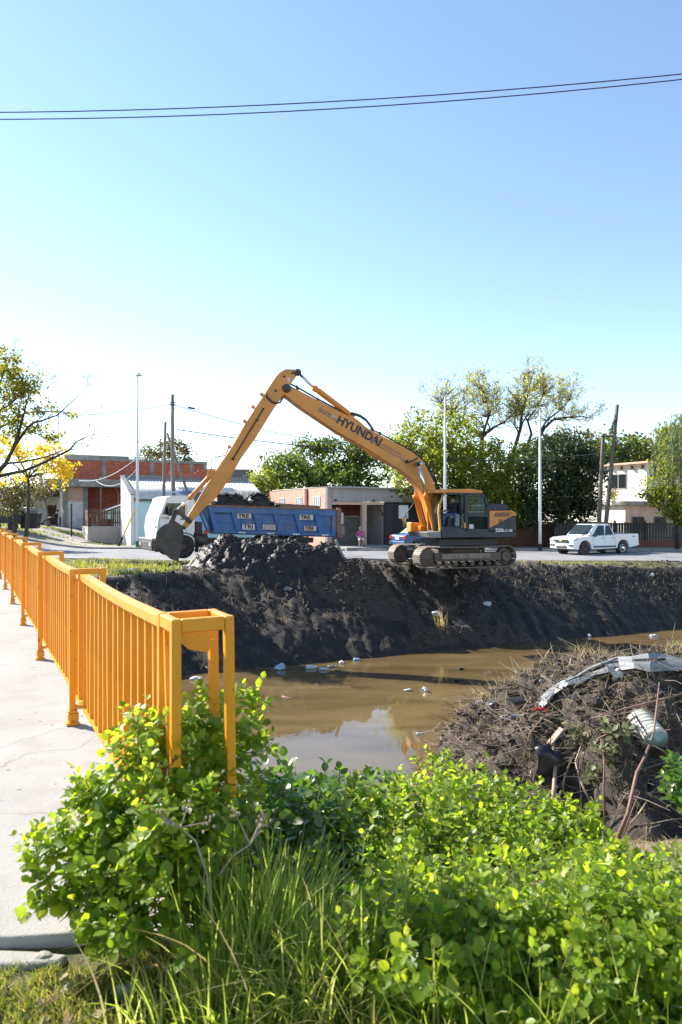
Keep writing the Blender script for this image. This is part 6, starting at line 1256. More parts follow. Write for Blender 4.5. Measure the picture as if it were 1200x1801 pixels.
def onmound(px, py, lift=0.0):
    d = ray(px, py); q = np.array([0, 0, ZC])+np.outer(TS, np.array(d)); hit = np.nonzero(q[:, 2] <= mz(q[:, 0], q[:, 1]))[0]
    return Vector(q[hit[0] if len(hit) else -1])+Vector((0, 0, lift))
r = np.random.default_rng(77)
def on_mound_samples(n):
    X = r.uniform(.7, 5.0, n*4); Y = r.uniform(4.7, 8.2, n*4); k = r.random(n*4) < np.clip(mound_fn(X, Y)*2.5, 0, 1); X, Y = X[k][:n], Y[k][:n]; return X, Y, mz(X, Y)
X, Y, Z = on_mound_samples(9000); n = len(X)
o = blades('mound_straw', np.stack([X, Y, Z-.005], 1), r.uniform(.05, .24, n), .0055, r.normal(0, 1.2, (n, 2)), MT['straw'], mo, seg=3, seed=4, curl=1.0, org=mo.location); o['kind'] = 'stuff'
MOUND_TWIG = M('grey_brown_twig', (.16, .125, .095), .85, var=.55, scale=4)
X, Y, Z = on_mound_samples(2300); b = MB(mo.location)
for x, y, z in zip(X, Y, Z):
    a = r.uniform(0, 2*PI); L = r.uniform(.08, .45); q = Vector((x, y, z)); d = Vector((math.cos(a), math.sin(a), r.uniform(-.2, .5))); b.tube([q, q+d*L*.5+Vector(r.normal(0, .02, 3)), q+d*L], [.0045*r.uniform(.5, 1.6), .0035, .002], 4, cap=False)
o = b.build('mound_twigs', MOUND_TWIG, mo); o['kind'] = 'stuff'
# straw fringe on the crest
n = 500; pts = [onmound(px, py) for px, py in ((860, 1225), (905, 1205), (960, 1172), (1005, 1160), (1030, 1150), (1060, 1150), (1185, 1140), (1200, 1135), (1195, 1150))]
B = np.array([tuple(pts[i]) for i in r.integers(0, len(pts), n)])+r.normal(0, .07, (n, 3))*np.array([1, 1, .25])
o = blades('crest_straw', B, r.uniform(.06, .18, n), .005, r.normal(0, 1.0, (n, 2)), LM['dry'], mo, seg=3, seed=5, org=mo.location); o['kind'] = 'stuff'
# torn grey plastic panel (an old bumper) lying over the crest
up_ = [(943, 1236), (955, 1222), (972, 1205), (990, 1196), (1010, 1186), (1035, 1173), (1060, 1162), (1085, 1156), (1110, 1153), (1140, 1149), (1170, 1150), (1198, 1158)]
lo_ = [(953, 1243), (962, 1236), (976, 1219), (1000, 1206), (1022, 1199), (1045, 1189), (1070, 1180), (1090, 1177), (1115, 1176), (1145, 1181), (1172, 1178), (1205, 1180)]
Ys = [6.0, 5.98, 5.95, 5.95, 5.95, 5.95, 5.95, 5.95, 5.95, 5.95, 5.95, 5.95]
nn_ = len(up_); V = []; NB = 7; rr = random.Random(4)
for i in range(nn_):
    c = onmound(*lo_[i]); yy = min(c.y-.05, 6.2); c = P(*lo_[i], yy-.05); a = P(*up_[i], yy+.10)
    for j in range(NB):
        t = j/(NB-1); q = a.lerp(c, t)+Vector((0, -.012*math.sin(PI*t), .012*math.sin(PI*t))); V.append(q+Vector((rr.uniform(-.006, .006), rr.uniform(-.006, .006), rr.uniform(-.005, .005)*(1+2*(j == NB-1)))))
holes = {(4, 2), (4, 3), (5, 2), (5, 3), (6, 2), (8, 2), (9, 2), (3, 2)}
F = [(i*NB+j, i*NB+j+1, (i+1)*NB+j+1, (i+1)*NB+j) for i in range(nn_-1) for j in range(NB-1) if (i, j) not in holes]
b = MB(V[0]); b.add(V, F); pan = b.build('plastic_sheet', MT['plastic_grey'], None, False, fix=False); pan.location = V[0]; tag(pan, 'torn pale grey plastic sheet like an old bumper draped over the mound crest', 'sheet')
m_ = pan.modifiers.new('solid', 'SOLIDIFY'); m_.thickness = .012
b = MB(V[0]); b.tube([Vector(V[4*NB+2])+Vector((0, -.01, 0)), Vector(V[5*NB+2]), Vector(V[6*NB+2]), Vector(V[7*NB+1])], [.012, .014, .012, .01], 6); b.build('torn_strip', MT['plastic_grey'], pan, True)
b = MB(V[0]); c = Vector(V[3*NB+5])+Vector((0, -.03, -.02)); b.tube([c+Vector((.028*math.cos(a), 0, .022*math.sin(a))) for a in np.linspace(0, 2*PI, 13)], .005, 5); b.build('wire_ring', MT['hose'], pan)
# big plastic jug
jc = onmound(1150, 1290, .07); jc = P(1154, 1304, jc.y-.16); ax = Vector((-.20, .86, .42)).normalized(); jr = .026*jc.y/6*.95*4.2
jr = 25/FPX*jc.y
jug = thing('plastic_jug', 'cloudy white plastic water jug lying base outwards on the mound', 'jug', jc)
b = MB(); bc_ = -ax*.0; prof = [(jr*.55, .0), (jr*.93, .0), (jr, .02)]
for k in range(6): prof += [(jr, .03+k*.035), (jr*.965, .045+k*.035), (jr*.965, .05+k*.035), (jr, .06+k*.035)]
prof += [(jr*.8, .27), (jr*.4, .30)]
b.lathe(prof, bc_, ax, 32); jb = b.build('jug_body', MT['jug'], jug, True)
b = MB(); b.lathe([(jr*.9, -.004), (jr*.82, .006), (jr*.5, .022), (jr*.2, .02), (jr*.12, .004), (.004, .003)], bc_-ax*.003, ax, 28); b.build('jug_base', MT['jug_base'], jb, True)
# named rubbish on the mound
def lay(name, label, cat, px, py, r_, mat, sq, seed, sub=2): p = onmound(px, py, .0); return crumple(name, label, cat, p, r_, mat, sq, seed, sub)
lay('red_wrapper', 'bright red wrapper half buried in the straw of the mound', 'wrapper', 952, 1254, .06, MT['bag_red'], (1.7, .5, .55), 3)
lay('white_cup', 'white crushed cup under the grey panel', 'cup', 1092, 1186, .065, MT['plastic_white'], (1.5, .8, .8), 4)
for k, (x, y, l) in enumerate(((868, 1240, 'clear crumpled film at the upper left shoulder of the mound'), (892, 1265, 'clear crushed bottle lying below the film on the mound'), (908, 1232, 'upright clear bottle neck near the panel end'), (912, 1262, 'pale film scrap left of the red wrapper'), (958, 1198, 'white scrap on the mound crest left of the panel'), (800, 1335, 'white scrap at the left foot of the mound'))):
    lay('plastic_film', l, 'film', x, y, .05 if k < 4 else .035, MT['plastic_grey'] if k != 4 else MT['plastic_white'], (1.6, .7, .6), 30+k)
bb_ = onmound(958, 1345, 0); t = thing('black_bag', 'torn black plastic bag hanging from the front of the mound', 'bag', bb_)
rr = random.Random(8); V = []; 
for i in range(7):
    for j in range(6): V.append((-.10+.045*j+.02*math.sin(i*1.1+j), -.06-.03*math.sin(i*.9)-.02*rr.random(), .16-.075*i+.03*math.sin(j*1.2)))
b = MB(); b.add(V, [(i*6+j, i*6+j+1, (i+1)*6+j+1, (i+1)*6+j) for i in range(6) for j in range(5)]); q = b.build('bag_sheet', MT['bag_black'], t, True, fix=False); q.modifiers.new('s', 'SOLIDIFY').thickness = .006
pl_p = onmound(955, 1305, .01); t = thing('weathered_plank', 'short weathered plank wedged above the black bag', 'plank', pl_p); b = MB(); b.bar((-.02, -.05, -.08), (.16, .0, .10), .06, .018); b.build('board', MT['twig_pale'], t)
# branches stuck in the mound
def mstick(label, pix, rad, mat, dy=0):
    pts = []
    for k, (x, y, d) in enumerate(pix):
        q = onmound(x, y); pts.append(P(x, y, q.y-d))
    return stick(label, pts, rad, MT[mat])
mstick('long grey brown branch crossing in front of the jug', [(1085, 1478, .02), (1105, 1430, .25), (1120, 1360, .35), (1135, 1330, .42), (1150, 1290, .42), (1160, 1200, .3)], .016, 'twig')
mstick('long reddish branch running across the mound from the right edge', [(1205, 1218, .06), (1160, 1232, .12), (1100, 1246, .12), (1045, 1262, .08), (1030, 1272, .03)], .012, 'twig')
mstick('reddish branch below the long one, pointing at the plank', [(1130, 1250, .05), (1100, 1275, .1), (1060, 1295, .1), (1030, 1310, .04)], .010, 'twig')
mstick('upright thin stem right of the mound middle', [(1064, 1450, .04), (1062, 1390, .12), (1063, 1340, .15), (1055, 1285, .12)], .010, 'twig')
mstick('pale forked stick in the front of the mound', [(1038, 1410, .05), (1022, 1375, .1), (1012, 1340, .1), (1030, 1290, .05)], .011, 'twig_pale')
mstick('thick pale root standing below the black bag', [(972, 1425, .04), (975, 1385, .1), (977, 1340, .1), (970, 1300, .02)], .022, 'twig_pale')
mstick('curved grey stick right of the thick root', [(985, 1400, .05), (995, 1360, .1), (1008, 1330, .08), (1015, 1320, .04)], .010, 'twig_pale')
mstick('slender stick leaning at the right foot of the mound', [(1110, 1450, .03), (1128, 1425, .1), (1150, 1390, .08), (1185, 1345, .04)], .008, 'twig_pale')
mstick('straight thin twig left of the leaning slender stick', [(1100, 1460, .03), (1112, 1425, .1), (1126, 1392, .1)], .006, 'twig')
mstick('thin dark twig lying on the left shoulder of the mound', [(838, 1320, .02), (812, 1305, .05), (790, 1285, .04)], .007, 'twig')
mstick('bare twig standing up from the crest before the water', [(1002, 1168, .0), (1003, 1148, .0), (1001, 1145, .0)], .004, 'twig')
mstick('pale flat stick lying across the straw near the film', [(912, 1258, .02), (925, 1240, .05), (935, 1225, .04)], .012, 'twig_pale')
mstick('long thin root bent over the middle of the mound', [(928, 1310, .02), (932, 1290, .08), (955, 1262, .1), (985, 1250, .06), (1000, 1262, .03)], .008, 'twig')
mstick('thin horizontal twig low on the mound front', [(890, 1405, .03), (940, 1396, .1), (1000, 1396, .1), (1025, 1392, .04)], .005, 'twig_pale')
# wilted broad leaves on the mound
# ---------------------------------------------------------------- foreground plants
LM['fore'] = leaf_mat('bright_shrub_leaves', [(.078, .14, .014), (.125, .20, .017), (.17, .24, .02), (.23, .27, .03), (.09, .16, .015)], .52, .42, .38)
LM['fore_deep_shaded'] = leaf_mat('deep_shaded_shrub_leaves', [(.035, .085, .012), (.05, .105, .014), (.075, .14, .016), (.045, .095, .013)], .42, .34, .55)  # darker greens; the shade over the middle shrub is put into this colour
LM['pale'] = leaf_mat('wilted_leaves', [(.13, .15, .07), (.10, .12, .05), (.18, .17, .09)], .35)
# template leaf: ovate, folded along the midrib, tip down
prof = [(0, .0, 0), (.14, .25, .01), (.42, .42, .0), (.72, .34, -.03), (.91, .13, -.07), (1.0, 0, -.10)]
LV = [(0, 0, 0)]; mid = [(0, 0, 0), (.16, 0, -.02), (.42, 0, -.035), (.70, 0, -.05), (.90, 0, -.08), (1.0, 0, -.10)]
LV = list(mid)+[(x, y, z+.03) for x, y, z in prof[1:5]]+[(x, -y, z+.03) for x, y, z in prof[1:5]]
LF = [(0, 1, 6), (1, 2, 7, 6), (2, 3, 8, 7), (3, 4, 9, 8), (4, 5, 9), (0, 10, 1), (1, 10, 11, 2), (2, 11, 12, 3), (3, 12, 13, 4), (4, 13, 5)]
LT = []
for f in LF: LT += [f[:3]] if len(f) == 3 else [(f[0], f[1], f[2]), (f[0], f[2], f[3])]
LVa = np.array(LV); LTa = np.array(LT); LVa2 = LVa.copy(); LVa2[:, 1] *= .8; LVa2[:, 2] -= .10*LVa2[:, 0]**2
def fore_leaf_mesh(nm, mat, V):
    me = raw_mesh(nm, V, LTa, True, {'tint': np.zeros(len(V))}); me.materials.append(mat); return me
def canopy(name, label, cat, clumps, seed, mat, dens=330, size=.042, nparts=300, stems=True, minz=None):
    """clumps: (x, y, z, r). Sprigs on the clump surfaces, leaves in pairs along every sprig"""
    rng = np.random.default_rng(seed); c0 = np.array(clumps, float); base = Vector((c0[:, 0].mean(), c0[:, 1].mean(), gz(c0[:, 0].mean(), c0[:, 1].mean()))); t = thing(name, label, cat, base)
    Pm, Xa, Na, Sz, Sc = [], [], [], [], []; sb_ = MB(base); camp = np.array([0, 0, ZC])
    for x, y, z, rad in clumps:
        n = max(6, int(dens*rad**1.75)); 
        for k in range(n):
            d = rng.normal(size=3); d[2] = abs(d[2])*.9-.25*rng.random(); d[1] -= .25; d /= np.linalg.norm(d); inner = rng.random() < .3
            p0 = np.array([x, y, z])+d*rad*np.array([1, 1, .8])*(rng.uniform(.35, .75) if inner else rng.uniform(.78, 1.05)); L = rng.uniform(.08, .19)*(.6+rad*1.2); dirv = d*.75+np.array([0, 0, .65])+rng.normal(0, .28, 3); dirv /= np.linalg.norm(dirv)
            side = np.cross(dirv, rng.normal(size=3)); side /= np.linalg.norm(side); bend = rng.normal(0, .25, 3)
            if stems and not inner and rng.random() < .5: q = [Vector(p0-d*rad*.5), Vector(p0), Vector(p0+dirv*L)]; sb_.tube(q, [.0045, .0032, .0016], 4, cap=False)
            m = rng.integers(4, 7)
            for j in range(m):
                f = (j+.3)/m; pj = p0+(dirv+bend*f)*L*f; rot = side*math.cos(j*1.57+.3)+np.cross(dirv, side)*math.sin(j*1.57+.3)
                for sgn in (1, -1):
                    out = rot*sgn*(1-.45*f)+dirv*(.25+.75*f)+np.array([0, 0, -.10]); out /= np.linalg.norm(out); nr = dirv*1.0+np.array([0, 0, .5])+rng.normal(0, .28, 3); nr -= out*nr.dot(out); nr /= np.linalg.norm(nr)+1e-9
                    s = size*rng.uniform(.45, 1.3)*(1-.40*f**2); Pm.append(pj+out*s*.18); Xa.append(out); Na.append(nr); Sz.append(s); Sc.append(s/max(.3, np.linalg.norm(pj-camp))*(1.0 if not inner else .2)*(1+.6*(-d[1])))
    Pm, Xa, Na, Sz, Sc = map(np.array, (Pm, Xa, Na, Sz, Sc))
    zg = ground_z(Pm[:, 0], Pm[:, 1], False); ok = Pm[:, 2] > zg+.01; dk = (Pm[:, 0] < 1.12-RS*Pm[:, 1])&(Pm[:, 1] > 2.53); ok &= ~(dk&(Pm[:, 2] < ZD+.01)); ok &= Pm[:, 1] > .9
    Pm, Xa, Na, Sz, Sc = Pm[ok], Xa[ok], Na[ok], Sz[ok], Sc[ok]; Ya = np.cross(Na, Xa); n = len(Pm)
    order = np.argsort(-Sc); big = order[:nparts]; rest = order[nparts:]
    meA = fore_leaf_mesh('leaf', mat, LVa); meB = fore_leaf_mesh('leaf', mat, LVa2)
    for i in big:
        Mx = Matrix(((Xa[i][0], Ya[i][0], Na[i][0]), (Xa[i][1], Ya[i][1], Na[i][1]), (Xa[i][2], Ya[i][2], Na[i][2]))); s = float(Sz[i]*1.25)
        inst('leaf', meA if i % 2 else meB, t, Vector(Pm[i])-base, Mx.to_euler(), (s, s, s))
    Vt = np.where((np.arange(len(rest)) % 2 == 0)[:, None, None], LVa[None], LVa2[None])*Sz[rest][:, None, None]*1.25
    V = Pm[rest][:, None, :]+Vt[:, :, 0:1]*Xa[rest][:, None, :]+Vt[:, :, 1:2]*Ya[rest][:, None, :]+Vt[:, :, 2:3]*Na[rest][:, None, :]-np.array(base)
    F = (np.arange(len(rest))*len(LVa))[:, None, None]+LTa[None]; tint = np.repeat(rng.uniform(0, .999, len(rest)), len(LVa))
    o = obj('foliage', raw_mesh('foliage', V.reshape(-1, 3), F.reshape(-1, 3), True, {'tint': tint}), mat, t); o['kind'] = 'stuff'
    if sb_.v: o = sb_.build('stems', MT['twig'] if False else STEM, t); o['kind'] = 'stuff'
    return t
STEM = M('green_brown_stem', (.16, .17, .06), .7, var=.3, scale=20)
def C_(px, py, Y, r_): p = P(px, py, Y); return (p.x, p.y, p.z, r_)
canopy('leafy_shrub', 'bright leafy shrub growing round the end frame of the orange railing', 'shrub', [C_(365, 1290, 2.95, .17), C_(330, 1330, 2.85, .17), C_(400, 1330, 3.05, .17), C_(260, 1340, 2.72, .15), C_(300, 1400, 2.78, .21), C_(235, 1420, 2.65, .17), C_(370, 1420, 2.9, .22), C_(280, 1500, 2.6, .22), C_(220, 1520, 2.55, .18), C_(335, 1520, 2.72, .2), C_(432, 1240, 3.15, .065), C_(425, 1275, 3.12, .07), C_(270, 1580, 2.5, .18), C_(215, 1600, 2.48, .12), C_(265, 1285, 2.78, .07), C_(310, 1440, 2.48, .12), C_(300, 1540, 2.42, .15), C_(345, 1480, 2.5, .13), C_(250, 1620, 2.4, .13), C_(180, 1610, 2.42, .09), C_(330, 1600, 2.4, .13), C_(260, 1650, 2.34, .12), C_(330, 1670, 2.3, .12), C_(200, 1650, 2.36, .09), C_(390, 1580, 2.45, .14), C_(400, 1480, 2.7, .14)], 101, LM['fore'], 640, .037)
canopy('sprawling_shrub', 'low leafy sprays sprawling from the shrub out over the concrete deck', 'shrub', [C_(90, 1510, 2.55, .07), C_(120, 1480, 2.58, .07), C_(150, 1540, 2.55, .10), C_(110, 1570, 2.5, .08), C_(85, 1590, 2.48, .045), C_(170, 1590, 2.5, .10), C_(190, 1480, 2.6, .10), C_(185, 1390, 2.66, .05), C_(165, 1400, 2.64, .03), C_(205, 1420, 2.62, .07), C_(70, 1520, 2.54, .035)], 102, LM['fore'], 900, .036, 220)
canopy('dark_shrub', 'round leaved shrub with shade painted into its deep green in the middle above the tall grass', 'shrub', [C_(440, 1464, 3.2, .22), C_(500, 1464, 3.4, .26), C_(570, 1474, 3.6, .26), C_(450, 1518, 3.0, .24), C_(530, 1528, 3.2, .28), C_(610, 1518, 3.5, .25), C_(480, 1419, 3.6, .16), C_(545, 1424, 3.8, .16), C_(610, 1418, 4.0, .18), C_(660, 1448, 4.0, .16), C_(400, 1588, 2.7, .2), C_(500, 1598, 2.9, .24), C_(630, 1393, 4.2, .06), C_(560, 1394, 3.9, .06)], 103, LM['fore_deep_shaded'], 400, .050)
canopy('bank_shrub', 'wide bright green leafy shrub on the bank edge in front of the mound', 'shrub', [C_(700, 1462, 3.8, .26), C_(770, 1442, 4.1, .24), C_(840, 1442, 4.2, .26), C_(910, 1462, 4.1, .24), C_(980, 1482, 3.9, .22), C_(1040, 1512, 3.7, .18), C_(650, 1532, 3.4, .24), C_(740, 1532, 3.5, .28), C_(830, 1522, 3.6, .28), C_(920, 1542, 3.5, .26), C_(1000, 1552, 3.4, .22), C_(620, 1462, 3.7, .2), C_(765, 1357, 4.9, .10), C_(790, 1377, 4.7, .12), C_(1010, 1432, 4.0, .08), C_(870, 1397, 4.4, .09), C_(720, 1402, 4.4, .14)], 104, LM['fore'], 640, .039)
canopy('front_shrub', 'nearest leafy shrub filling the lower right corner', 'shrub', [C_(640, 1600, 2.9, 0.22), C_(720, 1610, 2.9, 0.24), C_(800, 1620, 2.9, 0.25), C_(890, 1620, 2.9, 0.25), C_(980, 1620, 2.9, 0.24), C_(1070, 1600, 3.0, 0.22), C_(1150, 1600, 3.1, 0.2), C_(1210, 1580, 3.2, 0.2), C_(700, 1700, 2.2, 0.2), C_(800, 1710, 2.2, 0.2), C_(900, 1715, 2.2, 0.22), C_(1000, 1710, 2.2, 0.22), C_(1100, 1690, 2.2, 0.22), C_(1190, 1690, 2.2, 0.2), C_(1150, 1770, 2.12, 0.16), C_(1050, 1780, 2.12, 0.14), C_(560, 1590, 2.9, 0.16), C_(780, 1760, 2.12, .13), C_(720, 1740, 2.2, .13), C_(940, 1760, 2.12, .14), C_(1180, 1790, 2.12, 0.15), C_(1100, 1800, 2.12, 0.13), C_(980, 1790, 2.12, 0.14), C_(870, 1790, 2.12, 0.13), C_(1230, 1720, 2.2, 0.2), C_(760, 1660, 2.32, 0.2), C_(860, 1670, 2.32, 0.2), C_(1010, 1660, 2.32, 0.2), C_(1130, 1650, 2.32, 0.2)], 105, LM['fore'], 760, .036)
canopy('seedling_plant', 'small leafy plant at the right edge beside the slender stick', 'plant', [C_(1195, 1400, 4.0, .10), C_(1205, 1365, 4.1, .09), C_(1190, 1380, 4.0, .06), C_(1215, 1430, 3.9, .10)], 106, LM['fore_deep_shaded'], 600, .042, 60)
wl = canopy('wilted_plant', 'wilted pale green plant lying on the middle of the mound', 'plant', [(*onmound(1020, 1300, .02), .07), (*onmound(1065, 1345, .03), .08), (*onmound(1085, 1300, .02), .06), (*onmound(1040, 1370, .02), .06)], 107, LM['pale'], 380, .05, 50, False)
# tall grass tufts
LM['tall'] = leaf_mat('tall_grass_blades', [(.11, .165, .022), (.18, .24, .034), (.24, .29, .055), (.30, .31, .10), (.14, .20, .028)], .5, .4, .5)
def tuft(name, label, spots, seed, Lr, w, mat, seg=6, lean=.32, bias=(0, 0)):
    rng = np.random.default_rng(seed); B = []; L = []; ln = []
    for px, Yc, n, sp in spots:
        x0 = (px-600)/FPX*Yc; x = x0+rng.normal(0, sp, n); y = Yc+rng.normal(0, sp*.6, n); B.append(np.stack([x, y, ground_z(x, y)-.01], 1)); L.append(rng.uniform(*Lr, n)*rng.choice([1, 1, .7], n))
        off = np.stack([x-x0, y-Yc], 1)/max(sp, .02)*.14; ln.append(rng.normal(0, lean, (n, 2))+off+np.array(bias))
    o = blades(name, np.concatenate(B), np.concatenate(L), w, np.concatenate(ln), mat, seg=seg, seed=seed, curl=.9); return tag(o, label, 'grass', kind='stuff')
tuft('tall_grass', 'tall upright grass tuft below the dark shrub', [(430, 2.3, 240, .07), (470, 2.35, 260, .07), (510, 2.45, 180, .07), (380, 2.25, 90, .08)], 201, (.28, .58), .0065, LM['tall'], lean=.16, bias=(.05, 0))
tuft('tall_grass', 'fresh grass tuft with arching blades at the bottom middle', [(580, 2.2, 220, .09), (640, 2.25, 180, .08), (700, 2.3, 100, .08), (540, 2.15, 120, .08)], 202, (.24, .48), .0075, LM['tall'], lean=.30)
tuft('tall_grass', 'scattered long grass blades in the lower right shrub', [(760, 2.0, 50, .1), (850, 1.98, 50, .1), (930, 1.95, 60, .1), (1010, 1.95, 60, .1), (1090, 1.95, 40, .1)], 203, (.22, .46), .008, LM['tall'], lean=.34)
tuft('tall_grass', 'low grass at the very bottom edge', [(330, 2.1, 120, .10), (440, 2.1, 240, .10), (600, 2.05, 160, .12), (260, 2.1, 40, .08)], 204, (.12, .34), .007, LM['tall'], lean=.35)
tuft('dry_grass', 'dead straw coloured blades bent over in the tall grass', [(420, 2.3, 40, .15), (560, 2.2, 50, .15), (700, 2.25, 30, .15), (300, 2.3, 25, .1), (900, 2.3, 18, .2)], 205, (.3, .65), .007, LM['dry'], lean=.65)
# short turf at the lower left
r = np.random.default_rng(9); n = 26000; x = r.uniform(-1.5, .3, n); y = r.uniform(1.9, 2.75, n); nz = fbm(np.stack([x*3, y*3, x*0], 1), 3)
kp = (nz > -.28-.3*(x > -.7))&~((x < .5-RS*y)&(y > 2.42)); x, y = x[kp], y[kp]; n = len(x)
o = blades('short_turf', np.stack([x, y, ground_z(x, y)-.004], 1), r.uniform(.015, .06, n), .004, r.normal(0, .5, (n, 2)), LM['turf'], seg=2, seed=11); tag(o, 'short worn turf at the foot of the bridge deck', 'grass', kind='stuff')
n = 500; x = r.uniform(1.6, 2.6, n); y = r.uniform(3.6, 4.6, n); o = blades('path_turf', np.stack([x, y, ground_z(x, y)-.004], 1), r.uniform(.03, .10, n), .005, r.normal(0, .6, (n, 2)), LM['dry'], seg=2, seed=12); tag(o, 'thin dry grass on the soil at the right edge', 'grass', kind='stuff')
# dry seed stalks
def stalk(label, pix, heads, Y):
    pts = [P(x, y, Y) for x, y in pix]; o = stick(label, pts, .004, MT['twig_pale'], name='dry_stalk'); b = MB(pts[0]); rr = random.Random(len(label))
    for hx, hy in heads:
        q = P(hx, hy, Y); b.tube([pts[-2], pts[-2].lerp(q, .6), q], [.0028, .002, .0012], 4)
        for k in range(7): b.lump(q+Vector((rr.gauss(0, .012), rr.gauss(0, .012), rr.gauss(0, .014))), .005, (1, 1, 1.3), 1, .3, k)
    b.build('seed_head', MT['twig_pale'], o); return o
stalk('dry branching stalk with withered seed heads in front of the left shrub', [(372, 1620), (365, 1540), (345, 1480), (318, 1455), (290, 1440)], [(282, 1432), (290, 1445), (330, 1420), (370, 1445)], 2.3)
stalk('pale bent stalk with dry seed heads over the tall grass', [(385, 1540), (410, 1505), (440, 1485), (460, 1460)], [(468, 1436), (460, 1440), (415, 1432)], 2.35)
# stones and leaf litter
for k, (px, Yp, rad, l) in enumerate(((1135, 3.5, .06, 'brown half brick on the soil at the right edge'), (75, 2.45, .028, 'grey broken concrete lump by the edge of the deck'), (215, 2.3, .03, 'small pale stone in the turf'))):
    x = (px-600)/FPX*Yp; p = Vector((x, Yp, gz(x, Yp))); t = thing('stone', l, 'stone', p); b = MB(); b.lump((0, 0, rad*.4), rad, (1.4, .9, .7), 2, .4, k+60); b.build('rock', MT['mud_dry'] if k == 0 else MT['concrete_old'], t)
n = 260; q = r.uniform(2.6, 14, n); lat = r.uniform(-2.6, 1.05, n); C = np.stack([lat-RS*q, q, np.full(n, ZD+.006)], 1); V, F = leaf_quads(C, .03, r); V[:, 2] = ZD+.004+np.abs(V[:, 2]-ZD-.006)*.25
o = obj('leaf_litter', raw_mesh('leaf_litter', V, F, False, {'tint': np.repeat(r.uniform(0, .99, n), 4)}), MT['straw']); tag(o, 'dry leaf scraps scattered on the concrete deck', 'litter', kind='stuff')
n = 160; x = r.uniform(-1.0, .3, n); y = r.uniform(2.0, 2.5, n); C = np.stack([x, y, ground_z(x, y)+.02], 1); V, F = leaf_quads(C, .05, r)
o = obj('leaf_litter', raw_mesh('leaf_litter', V, F, False, {'tint': np.repeat(r.uniform(0, .99, n), 4)}), MT['straw']); tag(o, 'brown dead leaves lying under the shrub', 'litter', kind='stuff')
# ---------------------------------------------------------------- poles, lamps, wires
def lamp(label, px, ptop, pbot, Y, kind):
    p = P(px, pbot, Y); h = (pbot-ptop)/FPX*Y; t = thing('street_lamp', label, 'street lamp', p); b = MB(); b.tube([(0, 0, -.3), (0, 0, h*.45), (0, 0, h)], [.11, .09, .055], 12); b.build('post', MT['lamp_white'], t, True)
    b = MB(); b.tube([(0, 0, 0), (0, 0, .45)], .13, 12); b.build('post_base', MT['green_paint'] if kind == 0 else MT['black_metal'], t)
    if kind == 0:
        b = MB(); b.tube([(0, 0, h), (.0, 0, h+.12), (.10, 0, h+.16)], .04, 8); b.box((.10, 0, h+.14), (.34, .16, .07)); b.cyl((.1, 0, h+.16), (.1, 0, h+.32), .05, n=8); b.build('lantern', MT['plaster_grey'], t)
    else:
        b = MB(); b.tube([(0, 0, h), (-.35, 0, h+.02), (-.75, 0, h-.08)], .035, 8); b.build('arm', MT['lamp_white'], t, True); b = MB(); b.box((-.62, 0, h-.05), (.55, .2, .08)); b.build('lantern', MT['lamp_white'], t, bevel=.03)
lamp('tall white lamp post with a dark green foot left of the truck', 242, 664, 964, 44.2, 0)
lamp('white lamp post with side arm rising behind the excavator cab', 783, 696, 966, 44.5, 1)
lamp('white lamp post with black foot left of the white pickup', 950, 720, 969, 43.6, 2)
def pole(label, top, bot, Y, r0, r1, mat, name='utility_pole', bend=0):
    a = P(*bot, Y); c = P(*top, Y); t = thing(name, label, 'pole', a); m = a.lerp(c, .5)+Vector((bend, 0, 0)); b = MB(a); b.tube([a-Vector((0, 0, .4)), a, m, a.lerp(c, .8)+Vector((bend*.5, 0, 0)), c], [r0, r0, (r0+r1)/2, r1, r1], 10); b.build('shaft', MT[mat], t, True); return t, a
t1, a1 = pole('tall grey wooden utility pole rising behind the truck cab', (303.5, 694), (308, 962), 44, .15, .11, 'pole_wood', bend=-.06)
b = MB(a1); b.box(P(303.5, 712, 44), (.3, .3, .06)); b.box(P(304, 708, 44), (.3, .3, .04)); b.build('band', MT['black_metal'], t1)
pole('shorter grey pole standing left of the tall utility pole', (291, 742), (286, 962), 44.6, .12, .09, 'pole_wood')
pole('slanted wooden brace leaning between the two grey poles', (294, 762), (352, 930), 44.3, .10, .08, 'pole_wood', 'pole_brace')
t2, a2 = pole('tall dark leaning pole with tangled wires right of the evergreen', (1086, 712), (1062, 962), 43.5, .14, .11, 'pole_dark')
t3, a3 = pole('dark upright pole tied to the leaning pole by a short bar', (1061, 764), (1052, 962), 43.8, .14, .11, 'pole_dark')
b = MB(a2); b.bar(P(1058, 768, 43.6), P(1082, 766, 43.5), .08, .10); b.build('cross_bar', MT['black_metal'], t2)
rr = random.Random(2); b = MB(a2)
for k in range(10): b.tube([P(1083+rr.uniform(-2, 3), 733+rr.uniform(-5, 8), 43.4), P(1078+rr.uniform(-5, 4), 748+rr.uniform(-6, 6), 43.3), P(1076+rr.uniform(-3, 4), 764, 43.4)], .015, 4)
b.build('wire_tangle', MT['wire'], t2)
a = P(208, 962, 45.5); c = P(238, 896, 45.5); t = thing('pole_stay', 'yellow sleeved stay leaning towards the green footed lamp post', 'stay', a); b = MB(a); b.tube([a.lerp(c, .25), c], .05, 8); b.build('sleeve', MT['yellow_paint'], t); b = MB(a); b.tube([a, a.lerp(c, .26)], .09, 8); b.build('stay_base', MT['black_metal'], t)
t = thing('mast', 'thin antenna mast beyond the autumn tree', 'mast', P(103.5, 830, 60)); b = MB(); b.tube([(0, 0, 0), (0, 0, 5.4)], .035, 6); b.build('tube', MT['plaster_grey'], t)
